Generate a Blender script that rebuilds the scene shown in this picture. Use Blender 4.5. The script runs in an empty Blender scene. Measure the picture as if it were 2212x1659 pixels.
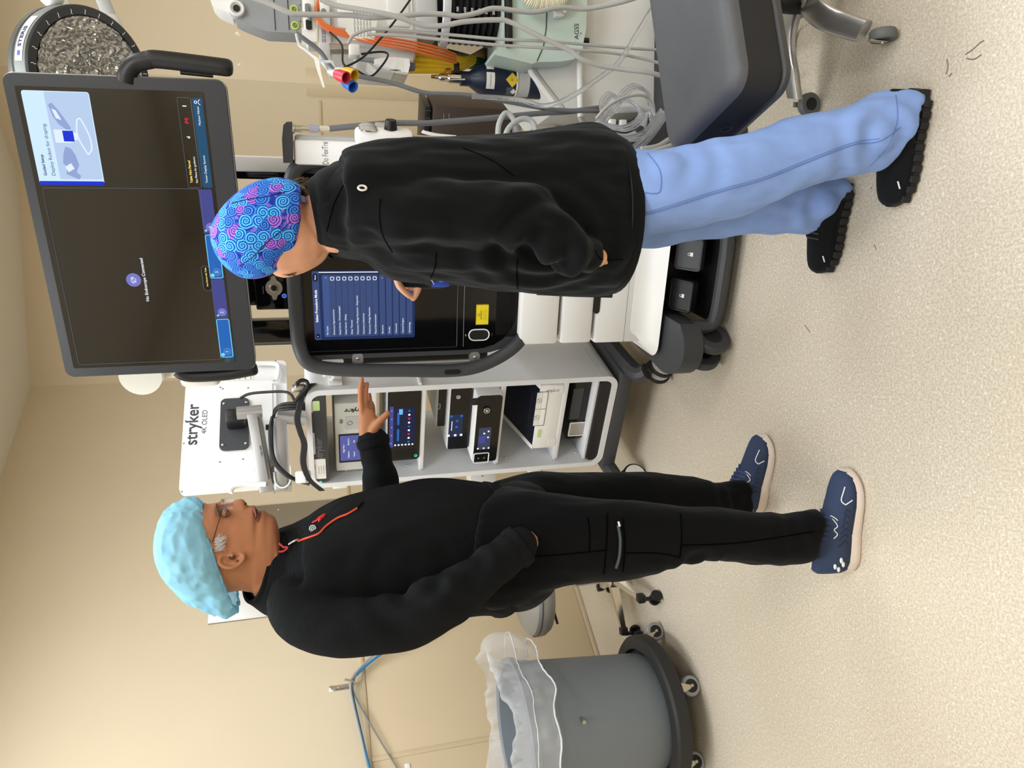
import bpy, bmesh, math, random
import numpy as np
from mathutils import Vector, noise as mnoise
random.seed(7); np.random.seed(7)
SC = bpy.context.scene
COL = SC.collection

# ------------------------------------------------------------------ camera
# phone held sideways: the picture's left side is up in the room
FPX, TILT, ROLL, HCAM = 1560.0, math.radians(15.1), math.radians(2.86), 1.38
U0, V0 = 829.5, 1106.0
_R0 = np.array([1, 0, 0.]); _D0 = np.array([0, -math.sin(TILT), -math.cos(TILT)])
CF = np.array([0, math.cos(TILT), -math.sin(TILT)])
CR = math.cos(ROLL)*_R0 + math.sin(ROLL)*_D0
CD = math.cos(ROLL)*_D0 - math.sin(ROLL)*_R0
CAM = np.array([0, 0, HCAM])
_cam = bpy.data.cameras.new('camera'); cam = bpy.data.objects.new('camera', _cam); COL.objects.link(cam)
_cam.sensor_fit = 'HORIZONTAL'; _cam.sensor_width = 36.0; _cam.lens = 36.0*FPX/2212.0
_cam.clip_start = 0.05; _cam.clip_end = 60
from mathutils import Matrix
_m = Matrix.Identity(4)
for i in range(3):
    _m[i][0] = CD[i]; _m[i][1] = CR[i]; _m[i][2] = -CF[i]; _m[i][3] = CAM[i]
cam.matrix_world = _m
SC.camera = cam

# ------------------------------------------------------------------ world, exposure
w = bpy.data.worlds.new('world'); SC.world = w; w.use_nodes = True
w.node_tree.nodes['Background'].inputs[0].default_value = (.9, .95, 1, 1)
w.node_tree.nodes['Background'].inputs[1].default_value = 0.05
SC.view_settings.view_transform = 'Standard'; SC.view_settings.look = 'None'
SC.view_settings.gamma = 1; SC.view_settings.use_curve_mapping = False
SC.view_settings.exposure = 0.14
CEIL = 3.12
# ceiling troffers of the room (all above and behind the camera's view)
LAMPS = [(-.85, 1.0), (0.75, 0.2), (2.7, 0.2), (-1.0, 2.35), (0.75, 2.35), (2.7, 2.35), (-.3, -1.8), (2.0, -1.8)]
for i, (lx, ly) in enumerate(LAMPS):
    ld = bpy.data.lights.new('troffer_light', 'AREA'); ld.shape = 'RECTANGLE'; ld.size = .58; ld.size_y = 1.16
    ld.energy = 27; ld.color = (.915, .96, 1)
    lo = bpy.data.objects.new('troffer_light', ld); COL.objects.link(lo); lo.location = (lx, ly, CEIL-.03)

# ------------------------------------------------------------------ pixel rays (photo frame 2212 x 1659)
def ray(x, y):
    return CF + CR*((1659-y)-U0)/FPX + CD*(x-V0)/FPX
def onz(x, y, z=0.):
    d = ray(x, y); return CAM + d*((z-HCAM)/d[2])
def ony(x, y, Y):
    d = ray(x, y); return CAM + d*(Y/d[1])
def onplane(x, y, p, n):
    d = ray(x, y); return CAM + d*(np.dot(np.asarray(p)-CAM, n)/np.dot(d, n))

# ------------------------------------------------------------------ materials
def lin(c):
    return tuple(((v/255.)/12.92 if v/255. <= .04045 else ((v/255.+.055)/1.055)**2.4) for v in c)
MATS = {}
def mat(name, rgb, rough=.5, metal=0., spec=.5, emit=None, estr=1., alpha=1., trans=0., ior=1.45, coat=0., sheen=0., bump=None, noise=None, sub=0.):
    """rgb in sRGB 0-255; bump=(scale,strength,dist); noise=(scale,amount) colour variation"""
    if name in MATS: return MATS[name]
    m = bpy.data.materials.new(name); m.use_nodes = True; nt = m.node_tree
    b = nt.nodes['Principled BSDF']; I = b.inputs
    c = lin(rgb)
    I['Base Color'].default_value = (*c, 1); I['Roughness'].default_value = rough; I['Metallic'].default_value = metal
    I['Specular IOR Level'].default_value = spec; I['IOR'].default_value = ior
    I['Alpha'].default_value = alpha; I['Transmission Weight'].default_value = trans
    I['Coat Weight'].default_value = coat; I['Coat Roughness'].default_value = .08
    I['Sheen Weight'].default_value = sheen; I['Sheen Roughness'].default_value = .5
    if sub: I['Subsurface Weight'].default_value = sub; I['Subsurface Radius'].default_value = (.012, .006, .004); I['Subsurface Scale'].default_value = 1
    if emit is not None:
        I['Emission Color'].default_value = (*lin(emit), 1); I['Emission Strength'].default_value = estr
    if bump or noise:
        tc = nt.nodes.new('ShaderNodeTexCoord')
    if noise:
        n = nt.nodes.new('ShaderNodeTexNoise'); n.inputs['Scale'].default_value = noise[0]; n.inputs['Detail'].default_value = 3
        r = nt.nodes.new('ShaderNodeMix'); r.data_type = 'RGBA'
        nt.links.new(tc.outputs['Object'], n.inputs['Vector']); nt.links.new(n.outputs['Fac'], r.inputs['Factor'])
        k = noise[1]
        r.inputs['A'].default_value = (*[v*(1-k) for v in c], 1); r.inputs['B'].default_value = (*[min(1, v*(1+k)) for v in c], 1)
        nt.links.new(r.outputs['Result'], I['Base Color'])
    if bump:
        n = nt.nodes.new('ShaderNodeTexNoise'); n.inputs['Scale'].default_value = bump[0]; n.inputs['Detail'].default_value = 4
        bp = nt.nodes.new('ShaderNodeBump'); bp.inputs['Strength'].default_value = bump[1]; bp.inputs['Distance'].default_value = bump[2]
        nt.links.new(tc.outputs['Object'], n.inputs['Vector']); nt.links.new(n.outputs['Fac'], bp.inputs['Height'])
        nt.links.new(bp.outputs['Normal'], I['Normal'])
    MATS[name] = m
    return m

def crease(m, scale=22., strength=.5, dist=.004, stretch=(1, 1, 1)):
    """crumpled-film relief: sharp folds along the cell edges of a warped pattern"""
    nt = m.node_tree; b = nt.nodes['Principled BSDF']; N_ = nt.nodes.new; L = nt.links.new
    tc = N_('ShaderNodeTexCoord'); mp = N_('ShaderNodeMapping'); mp.inputs['Scale'].default_value = stretch; nz = N_('ShaderNodeTexNoise'); nz.inputs['Scale'].default_value = scale*.35
    mx = N_('ShaderNodeVectorMath'); mx.operation = 'MULTIPLY_ADD'; mx.inputs[1].default_value = (3.2/scale,)*3
    v = N_('ShaderNodeTexVoronoi'); v.feature = 'DISTANCE_TO_EDGE'; v.inputs['Scale'].default_value = scale
    L(tc.outputs['Object'], mp.inputs['Vector']); L(mp.outputs[0], nz.inputs['Vector']); L(nz.outputs['Color'], mx.inputs[0]); L(mp.outputs[0], mx.inputs[2]); L(mx.outputs[0], v.inputs['Vector'])
    r = N_('ShaderNodeMapRange'); r.inputs['From Max'].default_value = .35; L(v.outputs['Distance'], r.inputs['Value'])
    bp = N_('ShaderNodeBump'); bp.inputs['Strength'].default_value = strength; bp.inputs['Distance'].default_value = dist; bp.invert = True; L(r.outputs['Result'], bp.inputs['Height'])
    if b.inputs['Normal'].links: L(bp.outputs['Normal'], b.inputs['Normal'].links[0].from_node.inputs['Normal'])
    else: L(bp.outputs['Normal'], b.inputs['Normal'])
    return v.outputs['Distance']

def crumple(m, scale=8., strength=.6, dist=.01, detail=4.):
    """crinkled thin film: ridged noise relief; returns the ridge value"""
    nt = m.node_tree; b = nt.nodes['Principled BSDF']; tc = nt.nodes.new('ShaderNodeTexCoord'); n = nt.nodes.new('ShaderNodeTexNoise')
    n.noise_type = 'RIDGED_MULTIFRACTAL'; n.inputs['Scale'].default_value = scale; n.inputs['Detail'].default_value = detail; n.inputs['Distortion'].default_value = .6
    nt.links.new(tc.outputs['Object'], n.inputs['Vector']); bp = nt.nodes.new('ShaderNodeBump'); bp.inputs['Strength'].default_value = strength; bp.inputs['Distance'].default_value = dist
    nt.links.new(n.outputs['Fac'], bp.inputs['Height'])
    if b.inputs['Normal'].links: nt.links.new(bp.outputs['Normal'], b.inputs['Normal'].links[0].from_node.inputs['Normal'])
    else: nt.links.new(bp.outputs['Normal'], b.inputs['Normal'])
    return n.outputs['Fac']

# ------------------------------------------------------------------ mesh building
def nrm(v):
    v = np.asarray(v, float); l = np.linalg.norm(v); return v/l if l > 1e-12 else v
def rrect(x0, x1, z0, z1, r, n=5):
    r = min(r, abs(x1-x0)/2-1e-5, abs(z1-z0)/2-1e-5); P = []
    for cx, cz, a0 in ((x1-r, z1-r, 0), (x0+r, z1-r, 90), (x0+r, z0+r, 180), (x1-r, z0+r, 270)):
        for k in range(n+1):
            a = math.radians(a0+90*k/n); P.append((cx+r*math.cos(a), cz+r*math.sin(a)))
    return P
def spline(pts, k=8, closed=False):
    P = [np.asarray(p, float) for p in pts]; n = len(P); out = []
    if n < 3: return P
    rng = range(n if closed else n-1)
    for i in rng:
        if closed: p0, p1, p2, p3 = P[(i-1) % n], P[i], P[(i+1) % n], P[(i+2) % n]
        else: p0, p1, p2, p3 = P[max(i-1, 0)], P[i], P[i+1], P[min(i+2, n-1)]
        for j in range(k):
            t = j/k
            out.append(.5*((2*p1)+(-p0+p2)*t+(2*p0-5*p1+4*p2-p3)*t*t+(-p0+3*p1-3*p2+p3)*t**3))
    if not closed: out.append(P[-1])
    return out
class MB:
    def __init__(s): s.v = []; s.f = []
    def add(s, v, f):
        o = len(s.v); s.v += [tuple(map(float, p)) for p in v]; s.f += [tuple(i+o for i in q) for q in f]; return s
    def prism(s, A, B):            # two matching outlines
        n = len(A); o = len(s.v)
        s.v += [tuple(map(float, p)) for p in A]+[tuple(map(float, p)) for p in B]
        s.f.append(tuple(o+i for i in range(n-1, -1, -1))); s.f.append(tuple(o+n+i for i in range(n)))
        for i in range(n):
            j = (i+1) % n; s.f.append((o+i, o+j, o+n+j, o+n+i))
        return s
    def loft(s, rings, cap=True, closed=True):
        o = len(s.v); k = len(rings[0])
        for r in rings: s.v += [tuple(map(float, p)) for p in r]
        for i in range(len(rings)-1):
            for j in range(k if closed else k-1):
                a = o+i*k+j; b = o+i*k+(j+1) % k; s.f.append((a, b, b+k, a+k))
        if cap and closed:
            s.f.append(tuple(o+j for j in range(k-1, -1, -1))); e = o+(len(rings)-1)*k; s.f.append(tuple(e+j for j in range(k)))
        return s
    def tube(s, path, r, n=10, closed=False, cap=True):
        P = [np.asarray(p, float) for p in path]; m = len(P)
        R = list(r) if hasattr(r, '__len__') else [r]*m
        T = []
        for i in range(m):
            a = P[(i-1) % m] if closed or i > 0 else P[0]; b = P[(i+1) % m] if closed or i < m-1 else P[-1]
            T.append(nrm(b-a))
        u = nrm(np.cross(T[0], (0, 0, 1) if abs(T[0][2]) < .9 else (1, 0, 0))); rings = []
        for i in range(m):
            u = nrm(u-T[i]*np.dot(u, T[i])); w_ = np.cross(T[i], u)
            rings.append([P[i]+R[i]*(math.cos(2*math.pi*j/n)*u+math.sin(2*math.pi*j/n)*w_) for j in range(n)])
        if closed:
            s.loft(rings+[rings[0]], cap=False)
        else: s.loft(rings, cap=cap)
        return s
    def cyl(s, a, b, r0, r1=None, n=20): return s.tube([a, b], [r0, r0 if r1 is None else r1], n)
    def lathe(s, prof, o=(0, 0, 0), ax=(0, 0, 1), n=32, cap=True):
        ax = nrm(ax); u = nrm(np.cross(ax, (1, 0, 0) if abs(ax[0]) < .9 else (0, 1, 0))); w_ = np.cross(ax, u); o = np.asarray(o, float)
        s.loft([[o+ax*z+max(r, 1e-4)*(math.cos(2*math.pi*j/n)*u+math.sin(2*math.pi*j/n)*w_) for j in range(n)] for r, z in prof], cap=cap)
        return s
    def ball(s, c, r, n=16, sc=(1, 1, 1), ax=None):
        c = np.asarray(c, float); X, Y, Z = ax if ax is not None else (np.array([1, 0, 0.]), np.array([0, 1, 0.]), np.array([0, 0, 1.]))
        rings = []
        for i in range(n+1):
            t = math.pi*i/n; rr = max(math.sin(t), 1e-3); z = -math.cos(t)
            rings.append([c+r*(X*sc[0]*rr*math.cos(2*math.pi*j/(2*n))+Y*sc[1]*rr*math.sin(2*math.pi*j/(2*n))+Z*sc[2]*z) for j in range(2*n)])
        s.loft(rings); return s
    def rbox(s, c, size, r=.01, ax=None, seg=2):
        bm = bmesh.new(); bmesh.ops.create_cube(bm, size=1.)
        for v in bm.verts: v.co = Vector((v.co.x*size[0], v.co.y*size[1], v.co.z*size[2]))
        r = min(r, min(size)*.49)
        if r > 0: bmesh.ops.bevel(bm, geom=list(bm.edges), offset=r, segments=seg, affect='EDGES', profile=.5)
        c = np.asarray(c, float); X, Y, Z = ax if ax is not None else (np.array([1, 0, 0.]), np.array([0, 1, 0.]), np.array([0, 0, 1.]))
        bm.verts.index_update()
        V = [c+X*v.co.x+Y*v.co.y+Z*v.co.z for v in bm.verts]; F = [tuple(v.index for v in f.verts) for f in bm.faces]; bm.free()
        return s.add(V, F)
ORG = {}
def link(o, parent, org):
    COL.objects.link(o); ORG[o.name] = np.asarray(org, float)
    if parent is not None:
        o.parent = parent; o.location = ORG[o.name]-ORG[parent.name]
    else: o.location = ORG[o.name]
    return o
def tag(o, label=None, cat=None, group=None, kind=None):
    if label: o['label'] = label
    if cat: o['category'] = cat
    if group: o['group'] = group
    if kind: o['kind'] = kind
    return o
def obj(name, mb, m, parent=None, smooth=True, label=None, cat=None, group=None, kind=None, ang=35, org=None):
    V = np.array(mb.v); 
    O = (V.min(0)+V.max(0))/2
    if parent is None: O[2] = V[:, 2].min()
    if org is not None: O = np.asarray(org, float)
    me = bpy.data.meshes.new(name); me.from_pydata((V-O).tolist(), [], mb.f); me.update()
    bm = bmesh.new(); bm.from_mesh(me); bmesh.ops.recalc_face_normals(bm, faces=bm.faces)
    if smooth:
        ca = math.cos(math.radians(ang))
        for f in bm.faces: f.smooth = True
        for e in bm.edges:
            if len(e.link_faces) == 2 and e.link_faces[0].normal.dot(e.link_faces[1].normal) < ca: e.smooth = False
    bm.to_mesh(me); bm.free()
    me.materials.append(m)
    o = bpy.data.objects.new(name, me); link(o, parent, O)
    return tag(o, label, cat, group, kind)
def thing(name, loc, label, cat, group=None):
    o = bpy.data.objects.new(name, None); o.empty_display_size = .1; link(o, None, loc)
    return tag(o, label, cat, group)
class Frame:
    """upright plane: ex to the right along it, z up, n out of its front"""
    def __init__(s, o, yaw, pitch=0):
        a = math.radians(yaw); p = math.radians(pitch)
        s.o = np.asarray(o, float); s.ex = np.array([math.cos(a), math.sin(a), 0]); n0 = np.array([math.sin(a), -math.cos(a), 0])
        s.n = n0*math.cos(p)+np.array([0, 0, 1])*math.sin(p); s.ez = np.array([0, 0, 1])*math.cos(p)-n0*math.sin(p); s.ax = (s.ex, s.n, s.ez)
    def W(s, x, z, d=0.): return s.o+s.ex*x+s.ez*z+s.n*d
    def loc(s, px, py, d=0.):
        P = onplane(px, py, s.o+s.n*d, s.n)-s.o; return float(P@s.ex), float(P@s.ez)
    def pt(s, px, py, d=0.): return s.W(*s.loc(px, py, d), d)
    def box(s, mb, x0, x1, z0, z1, d0, d1, r=.004, seg=2):
        return mb.rbox(s.W((x0+x1)/2, (z0+z1)/2, (d0+d1)/2), (abs(x1-x0), abs(d1-d0), abs(z1-z0)), r, s.ax, seg)
    def pbox(s, mb, a, b, d0, d1, r=.004, dm=None):
        """a, b: photo points of two opposite corners lying on the front d1"""
        dm = d1 if dm is None else dm
        (x0, z0), (x1, z1) = s.loc(*a, dm), s.loc(*b, dm)
        return s.box(mb, min(x0, x1), max(x0, x1), min(z0, z1), max(z0, z1), d0, d1, r)
    def poly(s, mb, pts, d0, d1): return mb.prism([s.W(x, z, d0) for x, z in pts], [s.W(x, z, d1) for x, z in pts])
    def ppoly(s, mb, pts, d0, d1): return s.poly(mb, [s.loc(*p, d1) for p in pts], d0, d1)
    def disc(s, mb, x, z, r, d0, d1, n=28): return mb.cyl(s.W(x, z, d0), s.W(x, z, d1), r, n=n)
    def ring(s, mb, x, z, r, d, t, n=32): return mb.tube([s.W(x+r*math.cos(2*math.pi*k/n), z+r*math.sin(2*math.pi*k/n), d) for k in range(n)], t, 6, closed=True)
def text(s, fr, x, z, size, m, parent, d=.001, align='LEFT', rot=0, name='lettering', bold=0., sx=1., th=0.):
    cu = bpy.data.curves.new(name, 'FONT'); cu.body = s; cu.size = size*.6; cu.align_x = align; cu.align_y = 'CENTER'
    if bold: cu.offset = bold*size
    to = bpy.data.objects.new('tmp', cu); COL.objects.link(to)
    dg = bpy.context.evaluated_depsgraph_get(); me0 = bpy.data.meshes.new_from_object(to.evaluated_get(dg))
    bpy.data.objects.remove(to); bpy.data.curves.remove(cu)
    c, sn = math.cos(math.radians(rot)), math.sin(math.radians(rot))
    V = [fr.W(x+(v.co.x*sx*c-v.co.y*sn), z+(v.co.x*sx*sn+v.co.y*c), d) for v in me0.vertices]
    F = [tuple(p.vertices) for p in me0.polygons]; bpy.data.meshes.remove(me0)
    if not V: return None
    mb = MB().add(V, F)
    return obj(name, mb, m, parent, smooth=False)
def ptext(s, fr, px, py, hpx, m, parent, d=.001, **k):
    """lettering whose middle-left (or middle) stands at a photo point, height hpx photo pixels"""
    x, z = fr.loc(px, py, d); x2, z2 = fr.loc(px+hpx, py, d)
    return text(s, fr, x, z, abs(z2-z)*1.0, m, parent, d, **k)
# ------------------------------------------------------------------ materials used widely
M_white = mat('white_plastic', (238, 238, 238), .38)
M_white2 = mat('warm_white_plastic', (240, 240, 239), .4)
M_grey = mat('light_grey_plastic', (188, 190, 192), .42)
M_mid = mat('mid_grey_plastic', (128, 131, 135), .45)
M_dark = mat('dark_grey_plastic', (62, 64, 68), .5, bump=(900, .15, .0006))
M_blk = mat('black_plastic', (22, 22, 24), .42)
M_gloss = mat('black_glass', (10, 11, 13), .08, spec=.5)
M_rub = mat('black_rubber', (30, 30, 31), .65)
M_steel = mat('brushed_steel', (190, 188, 184), .32, 1.)
M_chrome = mat('polished_chrome', (215, 215, 215), .14, 1.)
M_alu = mat('silver_aluminium', (178, 179, 180), .42, .75)
M_cabk = mat('black_cable', (18, 18, 19), .5)
M_cabg = mat('grey_cable', (172, 172, 170), .5)
M_cabd = mat('slate_hose', (108, 112, 116), .5)
M_inkw = mat('white_print', (235, 235, 235), .6)
M_inkk = mat('black_print', (25, 25, 28), .6)
M_inkg = mat('grey_print', (120, 122, 126), .6)
M_paper = mat('paper_label', (236, 236, 232), .7)

# walls: beige paint, wall line seen from above: left slanted wall, back wall, right slanted wall, outer corner, far right wall
def wallmat(name, rgb):
    return mat(name, rgb, .55, spec=.35, bump=(160, .06, .002), noise=(3.5, .035))
M_wall = wallmat('beige_wall_paint', (216, 202, 176))
M_wain = wallmat('tan_wall_panel', (206, 189, 158))
M_trim = mat('tan_trim', (200, 182, 150), .45)
M_ceil = mat('ceiling_paint', (226, 222, 212), .8, noise=(60, .03))
mfl = bpy.data.materials.new('speckled_vinyl'); mfl.use_nodes = True
def floor_nodes():
    nt = mfl.node_tree; b = nt.nodes['Principled BSDF']; L = nt.links.new
    tc = nt.nodes.new('ShaderNodeTexCoord')
    def nz(sc, det, lo, hi):
        n = nt.nodes.new('ShaderNodeTexNoise'); n.inputs['Scale'].default_value = sc; n.inputs['Detail'].default_value = det
        r = nt.nodes.new('ShaderNodeMapRange'); r.inputs['From Min'].default_value = lo; r.inputs['From Max'].default_value = hi
        L(tc.outputs['Object'], n.inputs['Vector']); L(n.outputs['Fac'], r.inputs['Value']); return r.outputs['Result']
    def mix(fac, a, c):
        m = nt.nodes.new('ShaderNodeMix'); m.data_type = 'RGBA'; L(fac, m.inputs['Factor'])
        for s, k in ((a, 'A'), (c, 'B')):
            if isinstance(s, tuple): m.inputs[k].default_value = (*lin(s), 1)
            else: L(s, m.inputs[k])
        return m.outputs['Result']
    c = mix(nz(170, 2, .42, .60), (212, 203, 188), (192, 181, 163))
    c = mix(nz(260, 2, .62, .78), c, (160, 147, 128))
    c = mix(nz(120, 2, .60, .70), c, (228, 221, 208))
    c = mix(nz(1.7, 3, .35, 1.6), c, (186, 172, 148))
    L(c, b.inputs['Base Color']); b.inputs['Roughness'].default_value = .38; b.inputs['Specular IOR Level'].default_value = .4
floor_nodes()
PC = np.array([.134, 5.175]); PB = np.array([1.476, 5.126]); PE = np.array([1.93, 4.64])
dl = np.array([math.cos(math.radians(44.4)), math.sin(math.radians(44.4))])
PL = PC-dl*4.0
PR = PE+np.array([1, -.037])*2.9
PTS = [PL, PC, PB, PE, PR]
X0, X1, YB = PL[0], PR[0], -2.6
def wallbox(name, a, b, m=M_wall, z0=0., z1=CEIL, t=.10, kind='structure'):
    a = np.asarray(a); b = np.asarray(b); d = (b-a)/np.linalg.norm(b-a); n = np.array([-d[1], d[0]])   # outside
    mb = MB(); q = [a, b, b+n*t, a+n*t]
    mb.prism([(*p, z0) for p in q], [(*p, z1) for p in q]); return obj(name, mb, m, None, smooth=False, kind=kind)
fl = MB(); fo = [(X0, YB), (X1, YB), (PR[0], PR[1]), tuple(PE), tuple(PB), tuple(PC), tuple(PL)]
fl.prism([(x, y, -.05) for x, y in fo], [(x, y, 0) for x, y in fo]); obj('floor', fl, mfl, None, False, kind='structure', org=(0, 0, 0))
cl = MB(); cl.prism([(x, y, CEIL) for x, y in fo], [(x, y, CEIL+.05) for x, y in fo]); obj('ceiling', cl, M_ceil, None, False, kind='structure')
W_left = wallbox('wall_left', PL, PC); W_back = wallbox('wall_back', PC, PB); W_right = wallbox('wall_right', PB, PE); W_far = wallbox('wall_far_right', PE, PR)
wallbox('wall_side_left', (X0, YB), PL); wallbox('wall_side_right', PR, (X1, YB)); wallbox('wall_rear', (X1, YB), (X0, YB))
def wframe(a, b):
    a = np.asarray(a); b = np.asarray(b); return Frame((a[0], a[1], 0), math.degrees(math.atan2(b[1]-a[1], b[0]-a[0])))
FL = wframe(PL, PC); FB = wframe(PC, PB); FR = wframe(PB, PE); FF = wframe(PE, PR)
LL = 4.0
ZW = 1.22
xs = FL.loc(1000, 1606)[0]
for nm, fr, par, x0, x1, zt in (('wall_panel', FL, W_left, .0, xs-.006, ZW), ('wall_panel', FL, W_left, xs+.006, LL-.004, ZW),
                          ('wall_panel', FR, W_right, .004, .57, 1.265), ('wall_panel', FB, W_back, .004, 1.335, 1.24)):
    mb = MB(); fr.box(mb, x0, x1, .03, zt, -.001, .004, .0015); obj(nm, mb, M_wain, par)
k = 1
def trim(fr, x0, x1, z0, z1, d=.010, m=M_trim):
    global k
    mb = MB(); fr.box(mb, x0, x1, z0, z1, -.001, d, .004); obj('trim_%d' % k, mb, m, None, kind='structure'); k += 1
trim(FL, 0, LL-.004, ZW, ZW+.018); trim(FL, xs-.012, xs+.012, .03, ZW)
trim(FR, 0, .56, 1.265, 1.285); trim(FB, 0, 1.33, 1.24, 1.26)
M_base = mat('cove_base', (196, 178, 150), .5)
for nm, fr, x0, x1 in (('baseboard_left', FL, 0, LL), ('baseboard_back', FB, 0, 1.34), ('baseboard_right', FR, 0, .66), ('baseboard_far_right', FF, 0, 2.9)):
    mb = MB(); fr.box(mb, x0, x1, .0, .022, -.001, .012, .005); obj(nm, mb, M_base, None, kind='structure')
# bevelled guard round the outer corner
zg = float(onplane(661, 183, (*PE, 0), FR.n)[2])
L_ = float(np.linalg.norm(PE-PB))
mb = MB(); FR.box(mb, L_-.075, L_+.004, .04, zg, -.001, .007, .002); FF.box(mb, -.004, .09, .04, zg, -.001, .007, .002)
obj('trim_%d' % k, mb, mat('guard_tan', (204, 187, 155), .35), None, kind='structure'); k += 1
# two chipped paint spots on the far right wall, where anchors were pulled out
M_chip = mat('bare_plaster', (246, 242, 234), .8)
for (x, y, r) in ((512, 72, 3.0), (517, 76, 1.6), (515, 140, 1.6), (518, 138, 1.2)):
    x_, z_ = FF.loc(x, y); mb = MB(); FF.disc(mb, x_, z_, r*.0035, -.002, .0012, 9); obj('paint_chip', mb, M_chip, W_far)
# floor scuffs
M_scuff = mat('floor_scuff', (120, 112, 100), .6)
for i, pts in enumerate((((2085, 118), (2100, 108), (2118, 92), (2126, 88)), ((2088, 126), (2104, 128), (2120, 118)), ((2044, 160), (2048, 145), (2046, 128)), ((2050, 166), (2056, 158)),
                         ((1738, 702), (1750, 718)), ((1888, 528), (1893, 540)), ((1880, 405), (1884, 407)))):
    mb = MB(); mb.tube([onz(x, y, .0003) for x, y in spline([np.array(p, float) for p in pts], 3)], .0014 if i < 4 else .0011, 5)
    obj('scuff_mark', mb, M_scuff, bpy.data.objects['floor'])
# ceiling light fixtures
M_diff = mat('light_diffuser', (255, 250, 240), .6, emit=(255, 248, 236), estr=1.2)
for i, (lx, ly) in enumerate(LAMPS):
    t = thing('ceiling_light', (lx, ly, CEIL), 'recessed white ceiling light panel above the room', 'ceiling light', 'recessed ceiling lights')
    mb = MB(); mb.rbox((lx, ly, CEIL-.006), (.66, 1.24, .012), .003); obj('frame', mb, M_white, t)
    mb = MB(); mb.rbox((lx, ly, CEIL-.014), (.58, 1.16, .008), .002); obj('diffuser', mb, M_diff, t)
# steel kick plate on the slanted wall
zt = FL.loc(449, 1345, .004)[1]; xl = FL.loc(450, 1349, .004)[0]; xr = FL.loc(700, 1082, .004)[0]; 
t = thing('wall_plate', FL.W((xl+xr)/2, 0, .01), 'brushed steel plate screwed to the slanted wall behind the man', 'wall plate')
mb = MB(); FL.box(mb, xl, xr, .55, zt, .0005, .0125, .001); obj('plate', mb, mat('brushed_plate', (178, 176, 172), .38, 1., noise=(2, .06)), t)
for (x, y) in ((463, 1332), (602, 1102), (717, 1091), (470, 1195)):
    a, z = FL.loc(x, y, .0045); mb = MB(); mb.ball(FL.W(a, z, .0125), .006, 8, (1, .5, 1), FL.ax); obj('screw', mb, M_chrome, t)
# ================================================================== robot vision tower
T = Frame(ony(830, 650, 2.38), -21); T.o = T.o - T.ez*T.o[2]          # panel plane, origin on the floor
Mo = Frame((.44, 2.10, 1.81), -23, 2.7)                              # big monitor plane
_r = math.radians(1.2); Mo.ex, Mo.ez = Mo.ex*math.cos(_r)+Mo.ez*math.sin(_r), Mo.ez*math.cos(_r)-Mo.ex*math.sin(_r); Mo.ax = (Mo.ex, Mo.n, Mo.ez)
def glow(name, rgb, s=1., rough=.3): return mat('glow_'+name, (4, 4, 5), rough, spec=.2, emit=rgb, estr=s)
G_white = glow('white', (245, 248, 255), 1.0); G_card = glow('card', (205, 232, 255), .95); G_card2 = glow('card_art', (186, 208, 240), .9)
G_blue = glow('blue', (10, 45, 215), .9); G_ink = glow('ink', (38, 48, 105), .7); G_teal = glow('teal', (34, 84, 120), .8); G_pur = glow('purple', (74, 78, 150), .8)
G_tab = glow('tab', (40, 105, 190), .85); G_tabl = glow('tab_line', (120, 215, 255), .95); G_yel = glow('yellow', (255, 226, 120), .95); G_line = glow('line', (110, 112, 125), .6)
G_dlg = glow('dialog', (34, 52, 98), .8); G_row = glow('row', (64, 82, 128), .8); G_hdr = glow('header', (70, 92, 148), .8); G_red = glow('red', (230, 40, 70), .9); G_lil = glow('lilac', (122, 124, 205), .85)
G_art1 = glow('art_mid', (150, 170, 220), .85); G_art2 = glow('art_pale', (222, 236, 255), .95); G_navy = glow('navy', (22, 32, 62), .7); G_faint = glow('faint', (42, 46, 60), .5)
tw = thing('vision_tower', T.W(T.loc(900, 580)[0], 0, -.2), 'tall robotic surgery tower with white drawers, black touchscreen and large monitor on top', 'medical tower')
cx = T.loc(640, 580)[0]
xl = T.loc(850, 765)[0]; hw = cx-xl                      # half width of the glass panel
zt = T.loc(650, 700)[1]; zb = T.loc(1128, 640)[1]
# --- panel: dark frame and black glass with a curved bottom
def shield(hwid, ztop, zbot, drop, r):
    P = [(cx-hwid, ztop-r), (cx-hwid+r*.3, ztop-r*.3), (cx-hwid+r, ztop), (cx+hwid-r, ztop), (cx+hwid-r*.3, ztop-r*.3), (cx+hwid, ztop-r)]
    n = 14
    for i in range(n+1):
        a = math.pi*i/n; P.append((cx+hwid*math.copysign(abs(math.cos(a))**.55, math.cos(a)), zbot+drop-drop*abs(math.sin(a))**.75))
    return P
mb = MB(); T.poly(mb, shield(hw+.012, zt+.025, zb-.045, .22, .03), -.07, -.006); fr_ = obj('panel_frame', mb, M_dark, tw)
mb = MB(); T.poly(mb, shield(hw-.006, zt+.004, zb+.004, .19, .02), -.02, .0); glass = obj('touchscreen', mb, M_gloss, tw, label='black glass touchscreen panel')
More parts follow.
